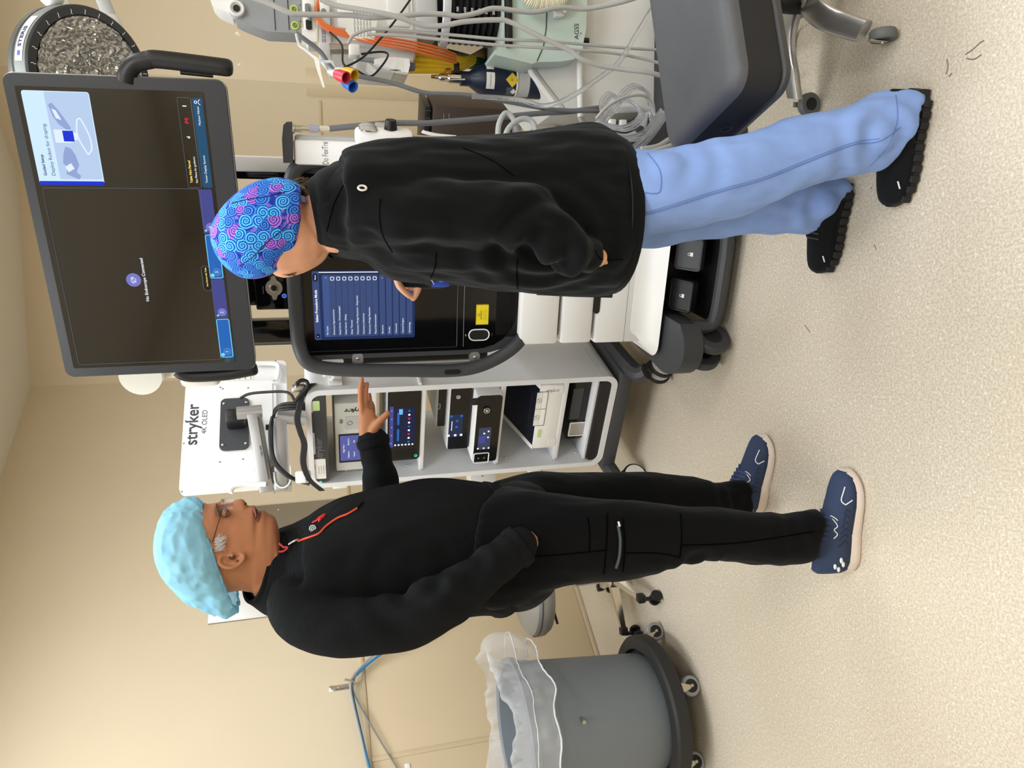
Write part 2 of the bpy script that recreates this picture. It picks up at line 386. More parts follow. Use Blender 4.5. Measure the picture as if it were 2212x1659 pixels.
# --- handle loop
mk = lambda x, y, d=.02: T.pt(x, y, d)
Lp = [(1112, 748), (1070, 776), (1020, 795), (960, 801), (870, 800), (780, 800), (700, 795), (665, 783), (648, 752), (641, 700)]; Lq = [(1150, 585), (1148, 650), (1134, 715)]
loc = [T.loc(x, y, .02) for x, y in Lp]
lq = [T.loc(x, y, .005) for x, y in Lq]; full = [T.W(x, z, .005) for x, z in lq]+[T.W(x, z, .02) for x, z in loc]+[T.W(2*cx-x, z, .02) for x, z in loc[::-1]]+[T.W(2*cx-x, z, .005) for x, z in lq[:0:-1]]
mb = MB(); mb.tube(spline(full, 6, True), .0225, 14, closed=True); hl = obj('handle_loop', mb, M_dark, tw)
for sgn in (-1, 1):   # grip slot in the loop
    x, z = T.loc(978, 804, .044); x = x if sgn < 0 else 2*cx-x
    mb = MB(); T.poly(mb, rrect(x-.008, x+.008, z-.028, z+.028, .008), .02, .0432); obj('grip_slot', mb, M_blk, hl)
# --- rail, brackets and white clip inside the left gap
x, z0 = T.loc(1030, 783, .0); _, z1 = T.loc(765, 787, .0)
mb = MB(); mb.tube([T.W(x, z0, -.015), T.W(x, z1, -.015)], .010, 10); obj('side_rail', mb, M_alu, tw)
for (px, py) in ((1026, 772), (773, 775)):
    x, z = T.loc(px, py, 0); mb = MB(); T.poly(mb, rrect(x-.022, x+.018, z-.018, z+.018, .012), -.03, -.004); bk = obj('rail_bracket', mb, M_alu, tw)
    mb = MB(); mb.ball(T.W(x, z, -.004), .006, 6); obj('screw', mb, M_chrome, bk)
x, z = T.loc(720, 779, 0); mb = MB(); T.poly(mb, [(x-.022, z+.034), (x+.004, z+.036), (x+.020, z+.020), (x+.008, z+.006), (x+.018, z-.020), (x-.006, z-.034), (x-.022, z-.030)], -.04, -.01); obj('tube_clip', mb, M_white, tw)
mb = MB(); T.box(mb, cx-hw-.07, cx-hw+.01, zb+.10, zt-.03, -.09, -.055, .006); obj('side_channel', mb, M_blk, tw)
# --- touchscreen picture
def plate(fr, a, b, m, par, d, r=.004, nm='screen_tile'):
    (x0, z0), (x1, z1) = fr.loc(*a, d), fr.loc(*b, d); mb = MB(); fr.poly(mb, rrect(min(x0, x1), max(x0, x1), min(z0, z1), max(z0, z1), r, 3), d-.0006, d); return obj(nm, mb, m, par, smooth=False)
def plateL(fr, x0, x1, z0, z1, m, par, d, r=.003, nm='screen_tile'):
    mb = MB(); fr.poly(mb, rrect(x0, x1, z0, z1, r, 3), d-.0006, d); return obj(nm, mb, m, par, smooth=False)
def outline(fr, x0, x1, z0, z1, m, par, d, r=.004, t=.0008, nm='screen_outline'):
    mb = MB(); mb.tube([fr.W(x, z, d) for x, z in rrect(x0, x1, z0, z1, r, 3)], t, 4, closed=True); return obj(nm, mb, m, par, smooth=False)
xd0, zd1 = T.loc(680, 735); xd1, _ = T.loc(672, 585); _, zd0 = T.loc(896, 680); dw = xd1-xd0
dlg = plateL(T, xd0, xd1, zd0, zd1, G_dlg, glass, .001, .006, 'dialog')
zz = lambda px, py=680: T.loc(px, py)[1]
plateL(T, xd0+.002, xd1-.002, zz(692), zd1-.001, G_row, dlg, .0018, .005)
text('Select Procedure Mode', T, (xd0+xd1)/2, zz(684.5), .0185, G_white, dlg, .003, 'CENTER', bold=.012)
mb = MB(); T.disc(mb, xd0+.014, zz(685), .0075, .001, .0024, 16); obj('screen_button', mb, G_navy, dlg); text('<', T, xd0+.010, zz(685), .016, G_white, dlg, .003)
plateL(T, xd1-.034, xd1-.008, zz(690), zz(679), G_navy, dlg, .0024, .006); text('Next', T, xd1-.021, zz(684.5), .013, G_white, dlg, .003, 'CENTER')
xa, xb = xd0+.010, xd1-.014
plateL(T, xa, xb, zz(817), zz(699), G_row, dlg, .0018, .005)
plateL(T, xa, xb, zz(713), zz(699), G_hdr, dlg, .0024, .004)
text('My Cases', T, xa+.007, zz(706), .013, G_white, dlg, .003); text('^', T, xb-.010, zz(708), .014, G_white, dlg, .003)
rows = ['Pulmonary Segmentectomy', 'Hiatal Hernia - Paraesophageal', 'Hiatal Hernia - Sliding', 'Other Thoracic', 'Pulmonary Wedge Resection - Diagnostic', 'Pulmonary Lobectomy', 'Pulmonary Wedge Resection', 'Pleural Decortication']
for i, s in enumerate(rows):
    z = zz(720.5+i*12.9); text(s, T, xa+.007, z, .0128, G_white, dlg, .003); outline(T, xb-.016, xb-.006, z-.005, z+.005, G_white, dlg, .003, .002, .0009, 'check_box')
    if i: plateL(T, xa, xb, zz(714.2+i*12.9)-.0004, zz(714.2+i*12.9)+.0004, G_navy, dlg, .0024, .0003, 'row_line')
for i, s in enumerate(['Bariatrics', 'Cardiac', 'Colorectal', 'General Surgery', 'Gynecology']):
    plateL(T, xa, xb, zz(832+i*14.6), zz(820+i*14.6), G_row, dlg, .0018, .004); text(s, T, xa+.007, zz(826+i*14.6), .0128, G_white, dlg, .003); text('v', T, xb-.012, zz(826+i*14.6), .012, G_white, dlg, .003)
plateL(T, xd1-.006, xd1-.0035, zz(850), zz(692), G_white, dlg, .0024, .001, 'scroll_bar')
text('Tower Display', T, xd1-.03, zz(948, 640), .022, G_faint, glass, .001, 'CENTER'); 
for py in (640, 742): 
    pass
xe0 = T.loc(900, 752)[0]; xe1 = 2*cx-xe0
mb = MB()
for (a0, a1, b0, b1) in ((xe0, xe1, zz(1002)-.0008, zz(1002)+.0008),): T.box(mb, a0, a1, b0, b1, .0, .0012, .0003)
obj('panel_seam', mb, M_mid, glass)
outline(T, xe0, xe1, zz(988), zt-.014, mat('screen_edge', (32, 34, 38), .4), glass, .0004, .004, .0012)
yl = plate(T, (1027, 702), (1056, 657), mat('yellow_label', (236, 214, 40), .5), glass, .0016, .002, 'warning_label')
(lx0, lz0), (lx1, lz1) = T.loc(1056, 702), T.loc(1027, 657)
outline(T, lx0+.002, lx1-.002, lz0+.002, lz1-.002, M_inkk, yl, .0018, .001, .0008, 'label_border')
mb = MB(); mb.tube([T.W((lx0+lx1)/2+a*.006, lz1-.011+b*.005, .0018) for a, b in ((0, 1), (-1, -1), (1, -1))], .0007, 4, closed=True); obj('warning_triangle', mb, M_inkk, yl)
text('RISK GROUP 2', T, (lx0+lx1)/2, lz1-.021, .0085, M_inkk, yl, .002, 'CENTER', bold=.01)
for i in range(3): text('CAUTION Possibly hazardous radiation', T, (lx0+lx1)/2, lz1-.029-i*.005, .0037, M_inkk, yl, .002, 'CENTER')
(ox0, oz0), (ox1, oz1) = T.loc(1056, 734), T.loc(1013, 712)
ob = plateL(T, ox0, ox1, oz0, oz1, M_blk, glass, .0018, .02, 'power_button'); outline(T, ox0, ox1, oz0, oz1, M_white, ob, .002, (ox1-ox0)/2-.001, .0022, 'button_ring')
mb = MB(); T.box(mb, (ox0+ox1)/2-.004, (ox0+ox1)/2+.004, zz(1006, 723)-.002, zz(1006, 723)+.002, 0, .002, .001); obj('sensor', mb, M_mid, glass)
text('Battery', T, (ox0+ox1)/2, oz0-.010, .006, M_inkg, glass, .0015, 'CENTER')
# --- white drawer column
xl0 = T.loc(1200, 741, .02)[0]; hb = cx-xl0
zc = lambda px, d=.03: T.loc(px, 660, d)[1]
def slab(hw_, z0, z1, d0, d1, r): mb = MB(); T.box(mb, cx-hw_, cx+hw_, z0, z1, d0, d1, r); return mb
obj('rear_housing', slab(hb+.02, .30, zb+.05, -.50, -.06, .02), M_white2, tw)
obj('core', slab(hb-.02, .22, zb+.1, -.48, .0, .01), M_blk, tw)
for (a, b) in ((1125, 1209), (1215, 1283)):
    obj('drawer', slab(hb, zc(b), zc(a), -.02, .035, .012), M_white2, tw)
low = obj('lower_housing', slab(hb+.002, zc(1392), zc(1289), -.05, .035, .010), M_white2, tw)
a, b = T.loc(1282, 678, .037), T.loc(1302, 598, .037)
mb = MB(); T.poly(mb, rrect(a[0], 2*cx-a[0], b[1], a[1], .012), .0, .0366); obj('drawer_pull', mb, M_blk, low)
mb = MB(); T.box(mb, cx-hb-.001, cx+hb+.001, zc(1353)-.0008, zc(1353)+.0008, .03, .0355, .0003); obj('seam', mb, M_mid, low)
# flared white foot
mb = MB(); rings = []
for k_ in range(7):
    t_ = k_/6; z = zc(1365)-(zc(1365)-.205)*t_; e = .010*t_+.036*t_**3
    rings.append([T.W(x, z, d) for x, d in rrect(cx-hb-e, cx+hb+e, -.30, .036+e*1.5, .05)])
mb.loft(rings); obj('foot_flare', mb, M_white2, tw)
# --- dark base with front arch, side arms, pedals, casters
zb1, zb0 = .195, .075
base = MB(); 
T.box(base, cx-hb-.03, cx+hb+.03, .06, .20, -.50, -.02, .02)
bs = obj('base', base, M_dark, tw)
for sgn in (-1, 1):
    P = [tuple(q) for q in spline([np.array(q) for q in ((.20, -.30), (.30, -.26), (.322, -.14), (.340, .02), (.352, .13), (.335, .20), (.29, .25), (.24, .262), (.19, .245))], 4)]+[(.155, .21), (.155, .04)]
    mb = MB(); mb.prism([T.W(cx+sgn*x, .118, d) for x, d in P], [T.W(cx+sgn*x, .19, d) for x, d in P]); obj('base_arm', mb, M_dark, bs)
mb = MB(); mb.tube(spline([T.W(cx-.17, .13, .19), T.W(cx-.165, .075, .20), T.W(cx-.13, .055, .205), T.W(cx, .052, .207), T.W(cx+.13, .055, .205), T.W(cx+.165, .075, .20), T.W(cx+.17, .13, .19)], 6), .024, 10); obj('front_bar', mb, M_dark, bs)
mb = MB(); T.box(mb, cx-.17, cx+.17, .05, .19, -.02, .012, .005); obj('pedal_recess', mb, M_blk, bs)
mb = MB(); T.box(mb, cx-.165, cx+.165, .035, .05, .0, .20, .005); obj('pedal_floor', mb, M_blk, bs)
icon = M_inkw
def padlock(fr, x, z, s, par, d, opened=False):
    mb = MB(); fr.poly(mb, rrect(x-s*.55, x+s*.55, z-s*.45, z+s*.4, s*.08), d-.001, d)
    pts = [(x-s*.34+(0), z+s*.4), (x-s*.34, z+s*.75), (x-s*.2, z+s*1.0), (x+s*.2, z+s*1.0), (x+s*.34, z+s*.75)]+([] if opened else [(x+s*.34, z+s*.4)])
    mb.tube([fr.W(p, q, d) for p, q in pts], s*.09, 6); return obj('padlock_symbol', mb, icon, par)
for (pc, xx, up, op) in (((1488, 549), 0, .008, False), ((1470, 638), 0, -.004, True)):
    px, pz = T.loc(pc[0], pc[1], .11)
    # sloping pedal plate
    Pf = Frame(T.W(px, pz, .11), -21, 48 if not op else 62)
    w_, h_ = .056, .047
    mb = MB(); Pf.poly(mb, rrect(-w_, w_, -h_, h_, .012), -.030, 0); pe = obj('pedal', mb, M_dark if not op else M_blk, bs)
    mb = MB(); mb.tube([Pf.W(x, z, .0) for x, z in rrect(-w_+.004, w_-.004, -h_+.004, h_-.004, .01)], .004, 6, closed=True); obj('pedal_rim', mb, M_dark if not op else M_blk, pe)
    padlock(Pf, .0, -.010, .012, pe, .0015, op)
def caster(name, par, c, r, wd, ang, m=M_dark, fork=M_blk, top=.14, hub=None, twin=True, off=.02, hr=.5):
    c = np.asarray(c, float); a = np.array([math.cos(math.radians(ang)), math.sin(math.radians(ang)), 0.])
    mb = MB(); mb.cyl((c[0], c[1], r*.9), (c[0], c[1], top), r*.35, n=14)
    mb.rbox((c[0], c[1], r*1.35), (wd*.5, wd*.5, r*1.3), .004); f = obj(name, mb, fork, par)
    for sg in ((-1, 1) if twin else (0,)):
        p = np.array([c[0], c[1], r])+a*sg*(wd*.5); h_ = wd*.19 if twin else wd*.45
        mb = MB(); mb.lathe([(r*.55, -h_), (r*.93, -h_), (r, -h_*.5), (r, h_*.5), (r*.93, h_), (r*.55, h_)], p, a, 28); wl = obj('wheel', mb, m, f)
        mb = MB(); mb.lathe([(0, -h_*1.06), (r*hr, -h_*1.06), (r*hr, h_*1.06), (0, h_*1.06)], p, a, 24); obj('hub', mb, hub or M_blk, wl)
    return f
for (sx, d) in ((-1, .19), (1, .19), (-1, -.40), (1, -.40)):
    p = T.W(cx+sx*.245, 0, d); caster('caster', bs, p, .066, .085, -52, m=M_dark, top=.11, hub=M_blk)
# --- posts and instruments between panel and monitor
zp = zt-.05; zq = 1.95
def pcol(px0, px1, y0, y1, d, dep, m, nm, par=tw, r=.005, zbot=None, ztop=None):
    (x0, za), (x1, zb_) = T.loc(px0, y0, d), T.loc(px1, y1, d)
    mb = MB(); T.box(mb, min(x0, x1), max(x0, x1), zbot if zbot is not None else min(za, zb_), ztop if ztop is not None else max(za, zb_), d-dep, d, r); return obj(nm, mb, m, par)
pcol(540, 640, 742, 692, -.25, .05, M_gloss, 'monitor_post', zbot=1.2, ztop=1.92)
pcol(540, 640, 748, 744, -.255, .04, M_white, 'post_edge', zbot=1.2, ztop=1.92, r=.001)
pcol(500, 605, 370, 340, -.20, .05, M_white, 'monitor_post', zbot=1.3, ztop=1.95)
pcol(500, 605, 386, 371, -.21, .05, M_gloss, 'monitor_post', zbot=1.3, ztop=1.95)
dv = pcol(554, 628, 670, 430, -.06, .30, M_gloss, 'light_source', zbot=zt+.02)
x, z = T.loc(592, 621, -.06)
mb = MB(); T.poly(mb, [(x+.026*math.cos(a_)*(1.5 if abs(math.sin(a_)) < .2 else 1), z+.026*math.sin(a_)) for a_ in [2*math.pi*i/32 for i in range(32)]], -.06, -.052); sk = obj('scope_socket', mb, M_alu, dv)
mb = MB(); T.disc(mb, x, z, .009, -.06, -.0505); obj('socket_hole', mb, M_blk, sk); mb = MB(); T.ring(mb, x, z, .013, -.052, .0015); obj('socket_ring', mb, M_steel, sk)
x2, z2 = T.loc(614, 639, -.06); mb = MB(); T.ring(mb, x2, z2, .006, -.059, .0012, 20); T.disc(mb, x2, z2, .002, -.06, -.058, 10); obj('power_light', mb, glow('led_blue', (90, 130, 255), 1.2), dv)
text('XCH LAMP MODE', T, x-.02, T.loc(568, 621, -.06)[1], .005, M_inkw, dv, -.0595)
dv2 = pcol(524, 551, 661, 430, -.08, .30, M_gloss, 'control_unit')
x, z = T.loc(536, 652, -.08); mb = MB(); mb.tube([T.W(x+a_*.006, z+b_*.005, -.079) for a_, b_ in ((0, 1), (-1, -1), (1, -1))], .0006, 4, closed=True); obj('warning_symbol', mb, mat('amber_print', (120, 100, 50), .6), dv2)
x, z = T.loc(537, 643, -.08); mb = MB(); T.poly(mb, [(x-.003, z-.004), (x+.003, z), (x-.003, z+.004)], -.08, -.0795); obj('symbol', mb, M_inkw, dv2)
# --- big monitor
mon = thing('x', Mo.o, '', ''); bpy.data.objects.remove(mon)
(mx0, mz1) = Mo.loc(146, 813); (mx1, _) = Mo.loc(250, 168); _, mz0 = Mo.loc(548, 790); mzr = Mo.loc(5, 160)[1]; mzb = Mo.loc(482, 200)[1]
mx0, mx1, mz0, mz1 = -.390, .390, -.250, .250
mb = MB(); Mo.poly(mb, rrect(mx0, mx1, mz0, mz1, .022), -.045, .0); moo = obj('monitor', mb, mat('monitor_bezel', (46, 48, 52), .38), tw, label='large dark display tilted over the tower')
mb = MB(); mb.tube([Mo.W(x, z, -.010) for x, z in rrect(mx0-.0005, mx1+.0005, mz0-.0005, mz1+.0005, .022)], .0025, 6, closed=True); obj('bezel_edge', mb, M_alu, moo)
ix0 = (Mo.loc(162, 801)[0]+Mo.loc(509, 776)[0])/2; ix1 = Mo.loc(240, 192)[0]; iz1 = (Mo.loc(29, 182)[1]+Mo.loc(162, 801)[1])/2; iz0 = (Mo.loc(509, 776)[1]+Mo.loc(463, 409)[1])/2
scr = plateL(Mo, ix0, ix1, iz0, iz1, mat('screen_glass', (12, 13, 15), .06, spec=1., coat=.8), moo, .0012, .004, 'screen')
U = lambda f: ix0+(ix1-ix0)*f
Vv = lambda f: iz1-(iz1-iz0)*f
D1 = .0024
def mt(s, x, z, size, m, **k): return text(s, Mo, x, z, size, m, scr, .004, **k)
# left view frame, message
xm = Mo.loc(260, 404)[0]
outline(Mo, Mo.loc(330, 781)[0], xm-.003, (Mo.loc(474, 772)[1]+Mo.loc(434, 406)[1])/2, (Mo.loc(171, 789)[1]+Mo.loc(93, 405)[1])/2, G_line, scr, D1, .006, .0007)
x, z = Mo.loc(289, 604.5); mb = MB(); Mo.disc(mb, x, z, .0185, 0, D1, 28); cc = obj('camera_badge', mb, G_lil, scr)
mb = MB(); Mo.ring(mb, x, z, .006, .003, .0006, 18); mb.tube([Mo.W(x-.007, z-.006, .003), Mo.W(x+.007, z+.006, .003)], .0006, 4); mb.tube([Mo.W(x+t_*.01, z+.006*(1-abs(t_)**2), .003) for t_ in (-1, -.5, 0, .5, 1)], .0005, 4); obj('eye_symbol', mb, G_white, cc)
x, z = Mo.loc(313, 604); mt('No Endoscope Connected', x, z, .0185, G_white, align='CENTER', bold=.005)
# card
cxa, _ = Mo.loc(150, 398); cxb, _ = Mo.loc(120, 197); cza = Mo.loc(46, 198)[1]; czb = Mo.loc(192, 205)[1]
cza = (Mo.loc(45, 196)[1]+Mo.loc(87, 396)[1])/2; czb = (Mo.loc(192, 200)[1]+Mo.loc(227, 399)[1])/2; cxa = (Mo.loc(87, 398)[0]+Mo.loc(227, 400)[0])/2; cxb = (Mo.loc(45, 194)[0]+Mo.loc(192, 199)[0])/2
card = plateL(Mo, cxa, cxb, czb, cza, G_card, scr, D1, .006, 'guide_card'); hC = cza-czb; wC = cxb-cxa
plateL(Mo, cxa, cxa+.009, czb, cza, G_blue, card, D1+.0005, .003, 'card_edge')
plateL(Mo, cxa+.014, cxb-.002, czb+.002, cza-hC*.33, G_card2, card, D1+.0003, .003, 'card_picture')
text('Guided Setup', Mo, cxa+.022, cza-hC*.12, .0155, G_ink, card, .004, bold=.015); text('Deploy Robot for draping.', Mo, cxa+.022, cza-hC*.245, .0195, G_ink, card, .004)
art = [[(.50, .40), (.58, .40), (.58, .57), (.50, .57)], ]
def apoly(pts, m, nm, d): mb = MB(); Mo.poly(mb, [(cxa+wC*a_, cza-hC*b_) for a_, b_ in pts], d-.0004, d); return obj(nm, mb, m, card, smooth=False)
apoly([(.06, .62), (.12, .44), (.2, .47), (.24, .42), (.34, .45), (.42, .5), (.40, .58), (.33, .63), (.22, .66), (.14, .60), (.1, .66)], G_art1, 'robot_arm_drawing', .0034)
apoly([(.14, .48), (.20, .44), (.24, .54), (.18, .58)], G_art2, 'robot_arm_drawing', .0038)
apoly([(.58, .60), (.66, .46), (.74, .40), (.86, .36), (.88, .42), (.80, .50), (.70, .58), (.62, .64)], G_art1, 'robot_arm_drawing', .0034)
apoly([(.72, .44), (.82, .40), (.80, .46), (.70, .52)], G_art2, 'robot_arm_drawing', .0038)
apoly([(.46, .37), (.60, .37), (.60, .60), (.56, .72), (.50, .72), (.46, .60)], G_art2, 'robot_cart_drawing', .0038)
apoly([(.475, .50), (.59, .50), (.59, .66), (.475, .66)], G_blue, 'robot_cart_drawing', .0042)
mb = MB(); mb.tube([Mo.W(cxa+wC*a_, cza-hC*b_, .004) for a_, b_ in spline([np.array(p) for p in ((.36, .86), (.34, .83), (.38, .80), (.53, .72), (.68, .74), (.72, .78), (.70, .82), (.53, .90), (.40, .90))], 5, True)], .0018, 5, closed=True); obj('handlebar_drawing', mb, G_art2, card)
# status boxes bottom right
xr1 = Mo.loc(410, 211)[0]
def band(p0, p1): return Mo.loc(p0, 300)[1], Mo.loc(p1, 300)[1]
za, zb2 = band(423, 394); outline(Mo, xm, xr1, za, zb2, G_line, scr, D1, .004, .0007)
mt('Table Not Paired', xm+.012, za+(zb2-za)*.70, .0135, G_yel, bold=.012); mt('See Menu for guidance', xm+.012, za+(zb2-za)*.30, .0120, G_white)
xi = xr1-.020
mt('I', xi, (za+zb2)/2, .020, G_white, align='CENTER', bold=.03); mt('(N)', xi-.035, (za+zb2)/2, .017, G_red, align='CENTER', bold=.02); mt('d', xi-.075, (za+zb2)/2, .017, G_white, align='CENTER', bold=.02)
zc_, zd_ = band(447, 425.5)
tb = plateL(Mo, xm, xr1, zc_, zd_, G_teal, scr, D1, .004); mt('Tower Display Source', xm+.012, (zc_+zd_)/2, .0128, G_white); mt('Mathew Ninan', xr1-.020, (zc_+zd_)/2, .0128, G_white, align='RIGHT')
mb = MB(); Mo.ring(mb, xr1-.010, (zc_+zd_)/2+.004, .003, .004, .0008, 14); mb.tube([Mo.W(xr1-.010+.006*math.cos(a_), (zc_+zd_)/2-.008+.006*math.sin(a_), .004) for a_ in np.linspace(.2, 2.9, 8)], .0008, 4); obj('user_symbol', mb, G_white, tb)
# tabs
edges = [Mo.loc(480, y)[0] for y in (771, 689, 686.5, 602.5, 600, 507, 504, 409)]
for i, (m_, ln, s, p) in enumerate(((G_tab, 1, '1', 486), (G_pur, 0, '2', 475), (G_tab, 1, '3', 463), (G_pur, 0, '4', 449))):
    xa_, xb_ = edges[2*i], edges[2*i+1]; h_ = Mo.loc(p, (1659-0)*0+[730, 645, 553, 458][i])[1]
    tb = plateL(Mo, xa_, xb_, h_-.0165, h_+.0165, m_, scr, D1, .004, 'arm_tab')
    if ln: outline(Mo, xa_, xb_, h_-.0165, h_+.0165, G_tabl, tb, .003, .004, .001)
    mb = MB(); Mo.disc(mb, xa_+.017, h_-.002, .0115, 0, .003, 22); ba = obj('number_badge', mb, glow('badge', (70, 130, 205), .8) if ln else G_lil, tb)
    text(s, Mo, xa_+.017, h_-.002, .018, G_white, tb, .0045, 'CENTER')
    mb = MB(); Mo.disc(mb, xa_+.008, h_+.010, .005 if ln else .003, 0, .0036, 14); obj('status_dot', mb, G_tabl, tb)
x0, z0 = Mo.loc(449, 628); x1, z1 = Mo.loc(445, 573); zc2 = (z0+z1)/2
plateL(Mo, x0, x1, zc2-.011, zc2+.011, mat('pill_black', (5, 5, 6), .3), scr, .003, .011, 'status_pill'); outline(Mo, x0, x1, zc2-.011, zc2+.011, G_line, scr, .0032, .011, .0008)
text('Not Paired with Table', Mo, (x0+x1)/2+.004, zc2, .0098, G_yel, scr, .0045, 'CENTER', bold=.012)
# monitor side handles
def hbar(pts, r, nm='monitor_handle', d=-.01):
    mb = MB(); Q = spline([Mo.pt(x, y, d) for x, y in pts], 6); e_ = nrm(Q[-1]-Q[-2]); mb.tube(Q+[Q[-1]+e_*r*.35, Q[-1]+e_*r*.6, Q[-1]+e_*r*.68], [r]*len(Q)+[r*.92, r*.7, r*.3], 14); return obj(nm, mb, M_blk, tw)
hbar([(272, 178), (276, 158), (292, 138), (320, 130), (350, 129), (490, 146)], .0215)
mb = MB(); mb.tube([Mo.pt(390, 156, -.02), Mo.pt(460, 163, -.02)], .006, 8); obj('handle_trigger', mb, M_blk, tw)
hbar([(385, 800), (400, 809), (430, 811), (490, 807), (546, 797)], .020, d=-.035)
# white monitor arm behind
mb = MB(); Mo.poly(mb, rrect(mx0+.20, mx1-.2, mz0+.1, mz1-.1, .03), -.09, -.045); mh = obj('monitor_mount', mb, M_blk, tw)
c1 = Mo.pt(312, 800, -.16); c2 = Mo.pt(437, 800, -.16)
mb = MB(); mb.tube([c1+Mo.n*.05, c1-Mo.n*.06], .060, 28); mb.tube([c1-Mo.n*.03, c1-Mo.n*.03+Mo.ex*.35], .055, 24); ar = obj('monitor_arm', mb, mat('ivory_plastic', (226, 223, 214), .4), tw)
mb = MB(); mb.rbox(c2+Mo.ex*.10, (.27, .12, .115), .018, Mo.ax, 3); obj('arm_elbow', mb, MATS['ivory_plastic'], ar)
mb = MB(); mb.rbox((c1+c2)/2+Mo.ex*.03-Mo.n*.02, (.11, .07, .15), .02, Mo.ax, 3); obj('arm_link', mb, MATS['ivory_plastic'], ar)
# ================================================================== endoscopy cart (white frame with shelves)
S = Frame((.011, 2.70, 0), -33)
sw = thing('endoscopy_cart', S.W(-.22, 0, -.25), 'white endoscopy equipment cart with open shelves between the man and the tower', 'equipment cart')
sx1 = 0.0; sx0 = S.loc(1288, 1005)[0]; sz1 = (S.loc(660, 838)[1]+S.loc(668, 1060)[1])/2; sz0 = .20
DEP = .46
M_cart = mat('cart_white_metal', (226, 228, 232), .42, .0); M_cartg = mat('cart_inner_grey', (190, 193, 200), .5)
P0 = rrect(sx0, sx1, sz0, sz1, .05, 6); P1 = rrect(sx0+.022, sx1-.022, sz0+.022, sz1-.020, .035, 6)
mb = MB()
def ringshell(mb, fr, A, B, d0, d1):
    n = len(A); o = len(mb.v)
    for P, d in ((A, d0), (A, d1), (B, d1), (B, d0)): mb.v += [tuple(fr.W(x, z, d)) for x, z in P]
    for k_ in range(4):
        for i in range(n):
            j = (i+1) % n; a = o+k_*n; b = o+((k_+1) % 4)*n; mb.f.append((a+i, a+j, b+j, b+i))
ringshell(mb, S, P0, P1, -DEP, 0); obj('cabinet_shell', mb, M_cart, sw)
mb = MB(); S.box(mb, sx0+.02, sx1-.02, sz0+.02, .62, -DEP, -DEP+.01, .003); obj('back_panel', mb, M_cartg, sw)
# right side groove and vertical seams
mb = MB(); S.box(mb, sx1-.003, sx1+.0012, sz0+.075, sz0+.077, -DEP+.01, -.01, .0004); obj('side_seam', mb, M_grey, sw)
mb = MB(); S.box(mb, sx1-.003, sx1+.010, S.loc(910, 815)[1]-.006, S.loc(910, 815)[1]+.006, -.14, -.004, .003); obj('side_rib', mb, M_cart, sw)
zs = lambda px, py=900: S.loc(px, py)[1]
# black head panel with stickers
z0h, z1h = zs(708, 950), sz1-.020
mb = MB(); S.poly(mb, rrect(sx0+.024, sx1-.024, z0h, z1h, .018), -.16, -.006); hp = obj('head_panel', mb, M_dark, sw)
text('stryker', S, S.loc(690, 1000)[0]+.01, zs(689, 960), .060, M_inkg, hp, -.0052)
def splate(a, b, m, par, d=-.005, r=.003, nm='sticker'): return plate(S, a, b, m, par, d, r, nm)
st = splate((673, 1036), (703, 991), M_paper, hp); 
xx, z_ = S.loc(679, 1000, -.0045); text('stryker', S, xx-.035, z_, .016, M_inkk, st, -.0045)
for i in range(4): text('Service 0000 000', S, xx-.055, z_-.016-i*.009, .009, M_inkg, st, -.0045)
splate((672, 982), (679, 935), M_paper, hp); xx, z_ = S.loc(676, 958, -.0045); text('TOWER 2', S, xx, z_, .018, M_inkk, hp, -.0042, 'CENTER')
splate((664, 892), (674, 864), M_paper, hp); splate((676, 888), (690, 866), mat('green_sticker', (196, 226, 160), .6), hp)
xx, z_ = S.loc(692, 1043, -.005); mb = MB(); S.disc(mb, xx, z_, .008, -.007, -.004, 16); obj('power_lamp', mb, glow('green', (70, 235, 180), 1.1), hp)
# lower black strip
mb = MB(); S.poly(mb, rrect(sx0+.026, sx1-.026, sz0+.026, zs(1286, 900), .02), -.12, -.008); obj('kick_strip', mb, M_blk, sw)
mb = MB(); S.box(mb, sx0+.024, sx1-.024, zs(1286, 900), zs(1286, 900)+.012, -.20, -.02, .002); ls = obj('lower_shelf', mb, M_cart, sw)
# shelves
SH = []
for px in (806, 913, 1083, 1216):
    z = zs(px, 905); SH.append(z)
    mb = MB(); S.box(mb, sx0+.020, sx1-.020, z-.010, z, -DEP+.02, -.035, .002); S.box(mb, sx0+.030, sx1-.030, z-.016, z+.004, -.040, -.030, .002); obj('shelf', mb, M_cart, sw)
for (x, y) in ((667, 1052),): pass
for z in (sz0+.10, SH[2]+.03, SH[2]-.06, SH[1]+.04, SH[0]+.10):
    mb = MB(); mb.ball(S.W(sx0+.024, z, -.07), .006, 6); obj('rivet', mb, M_chrome, sw)
# side hook (white) on the right side
zk = S.loc(725, 815)[1]
mb = MB(); mb.rbox(S.W(sx1+.006, zk, -.06), (.012, .07, .05), .004, S.ax); mb.tube(spline([S.W(sx1+.01, zk+.015, -.05), S.W(sx1+.035, zk+.005, -.045), S.W(sx1+.04, zk+.03, -.045), S.W(sx1+.03, zk+.04, -.045)], 5), .007, 8); obj('side_hook', mb, M_white, sw)
for px, py0, py1 in ((735, 1088, 1066), (1160, 1020, 1003)):
    z = zs(px, 1040); mb = MB(); S.box(mb, sx0-.055, sx0+.004, z-.03, z+.03, -.10, -.05, .005); obj('side_bracket', mb, M_white, sw)
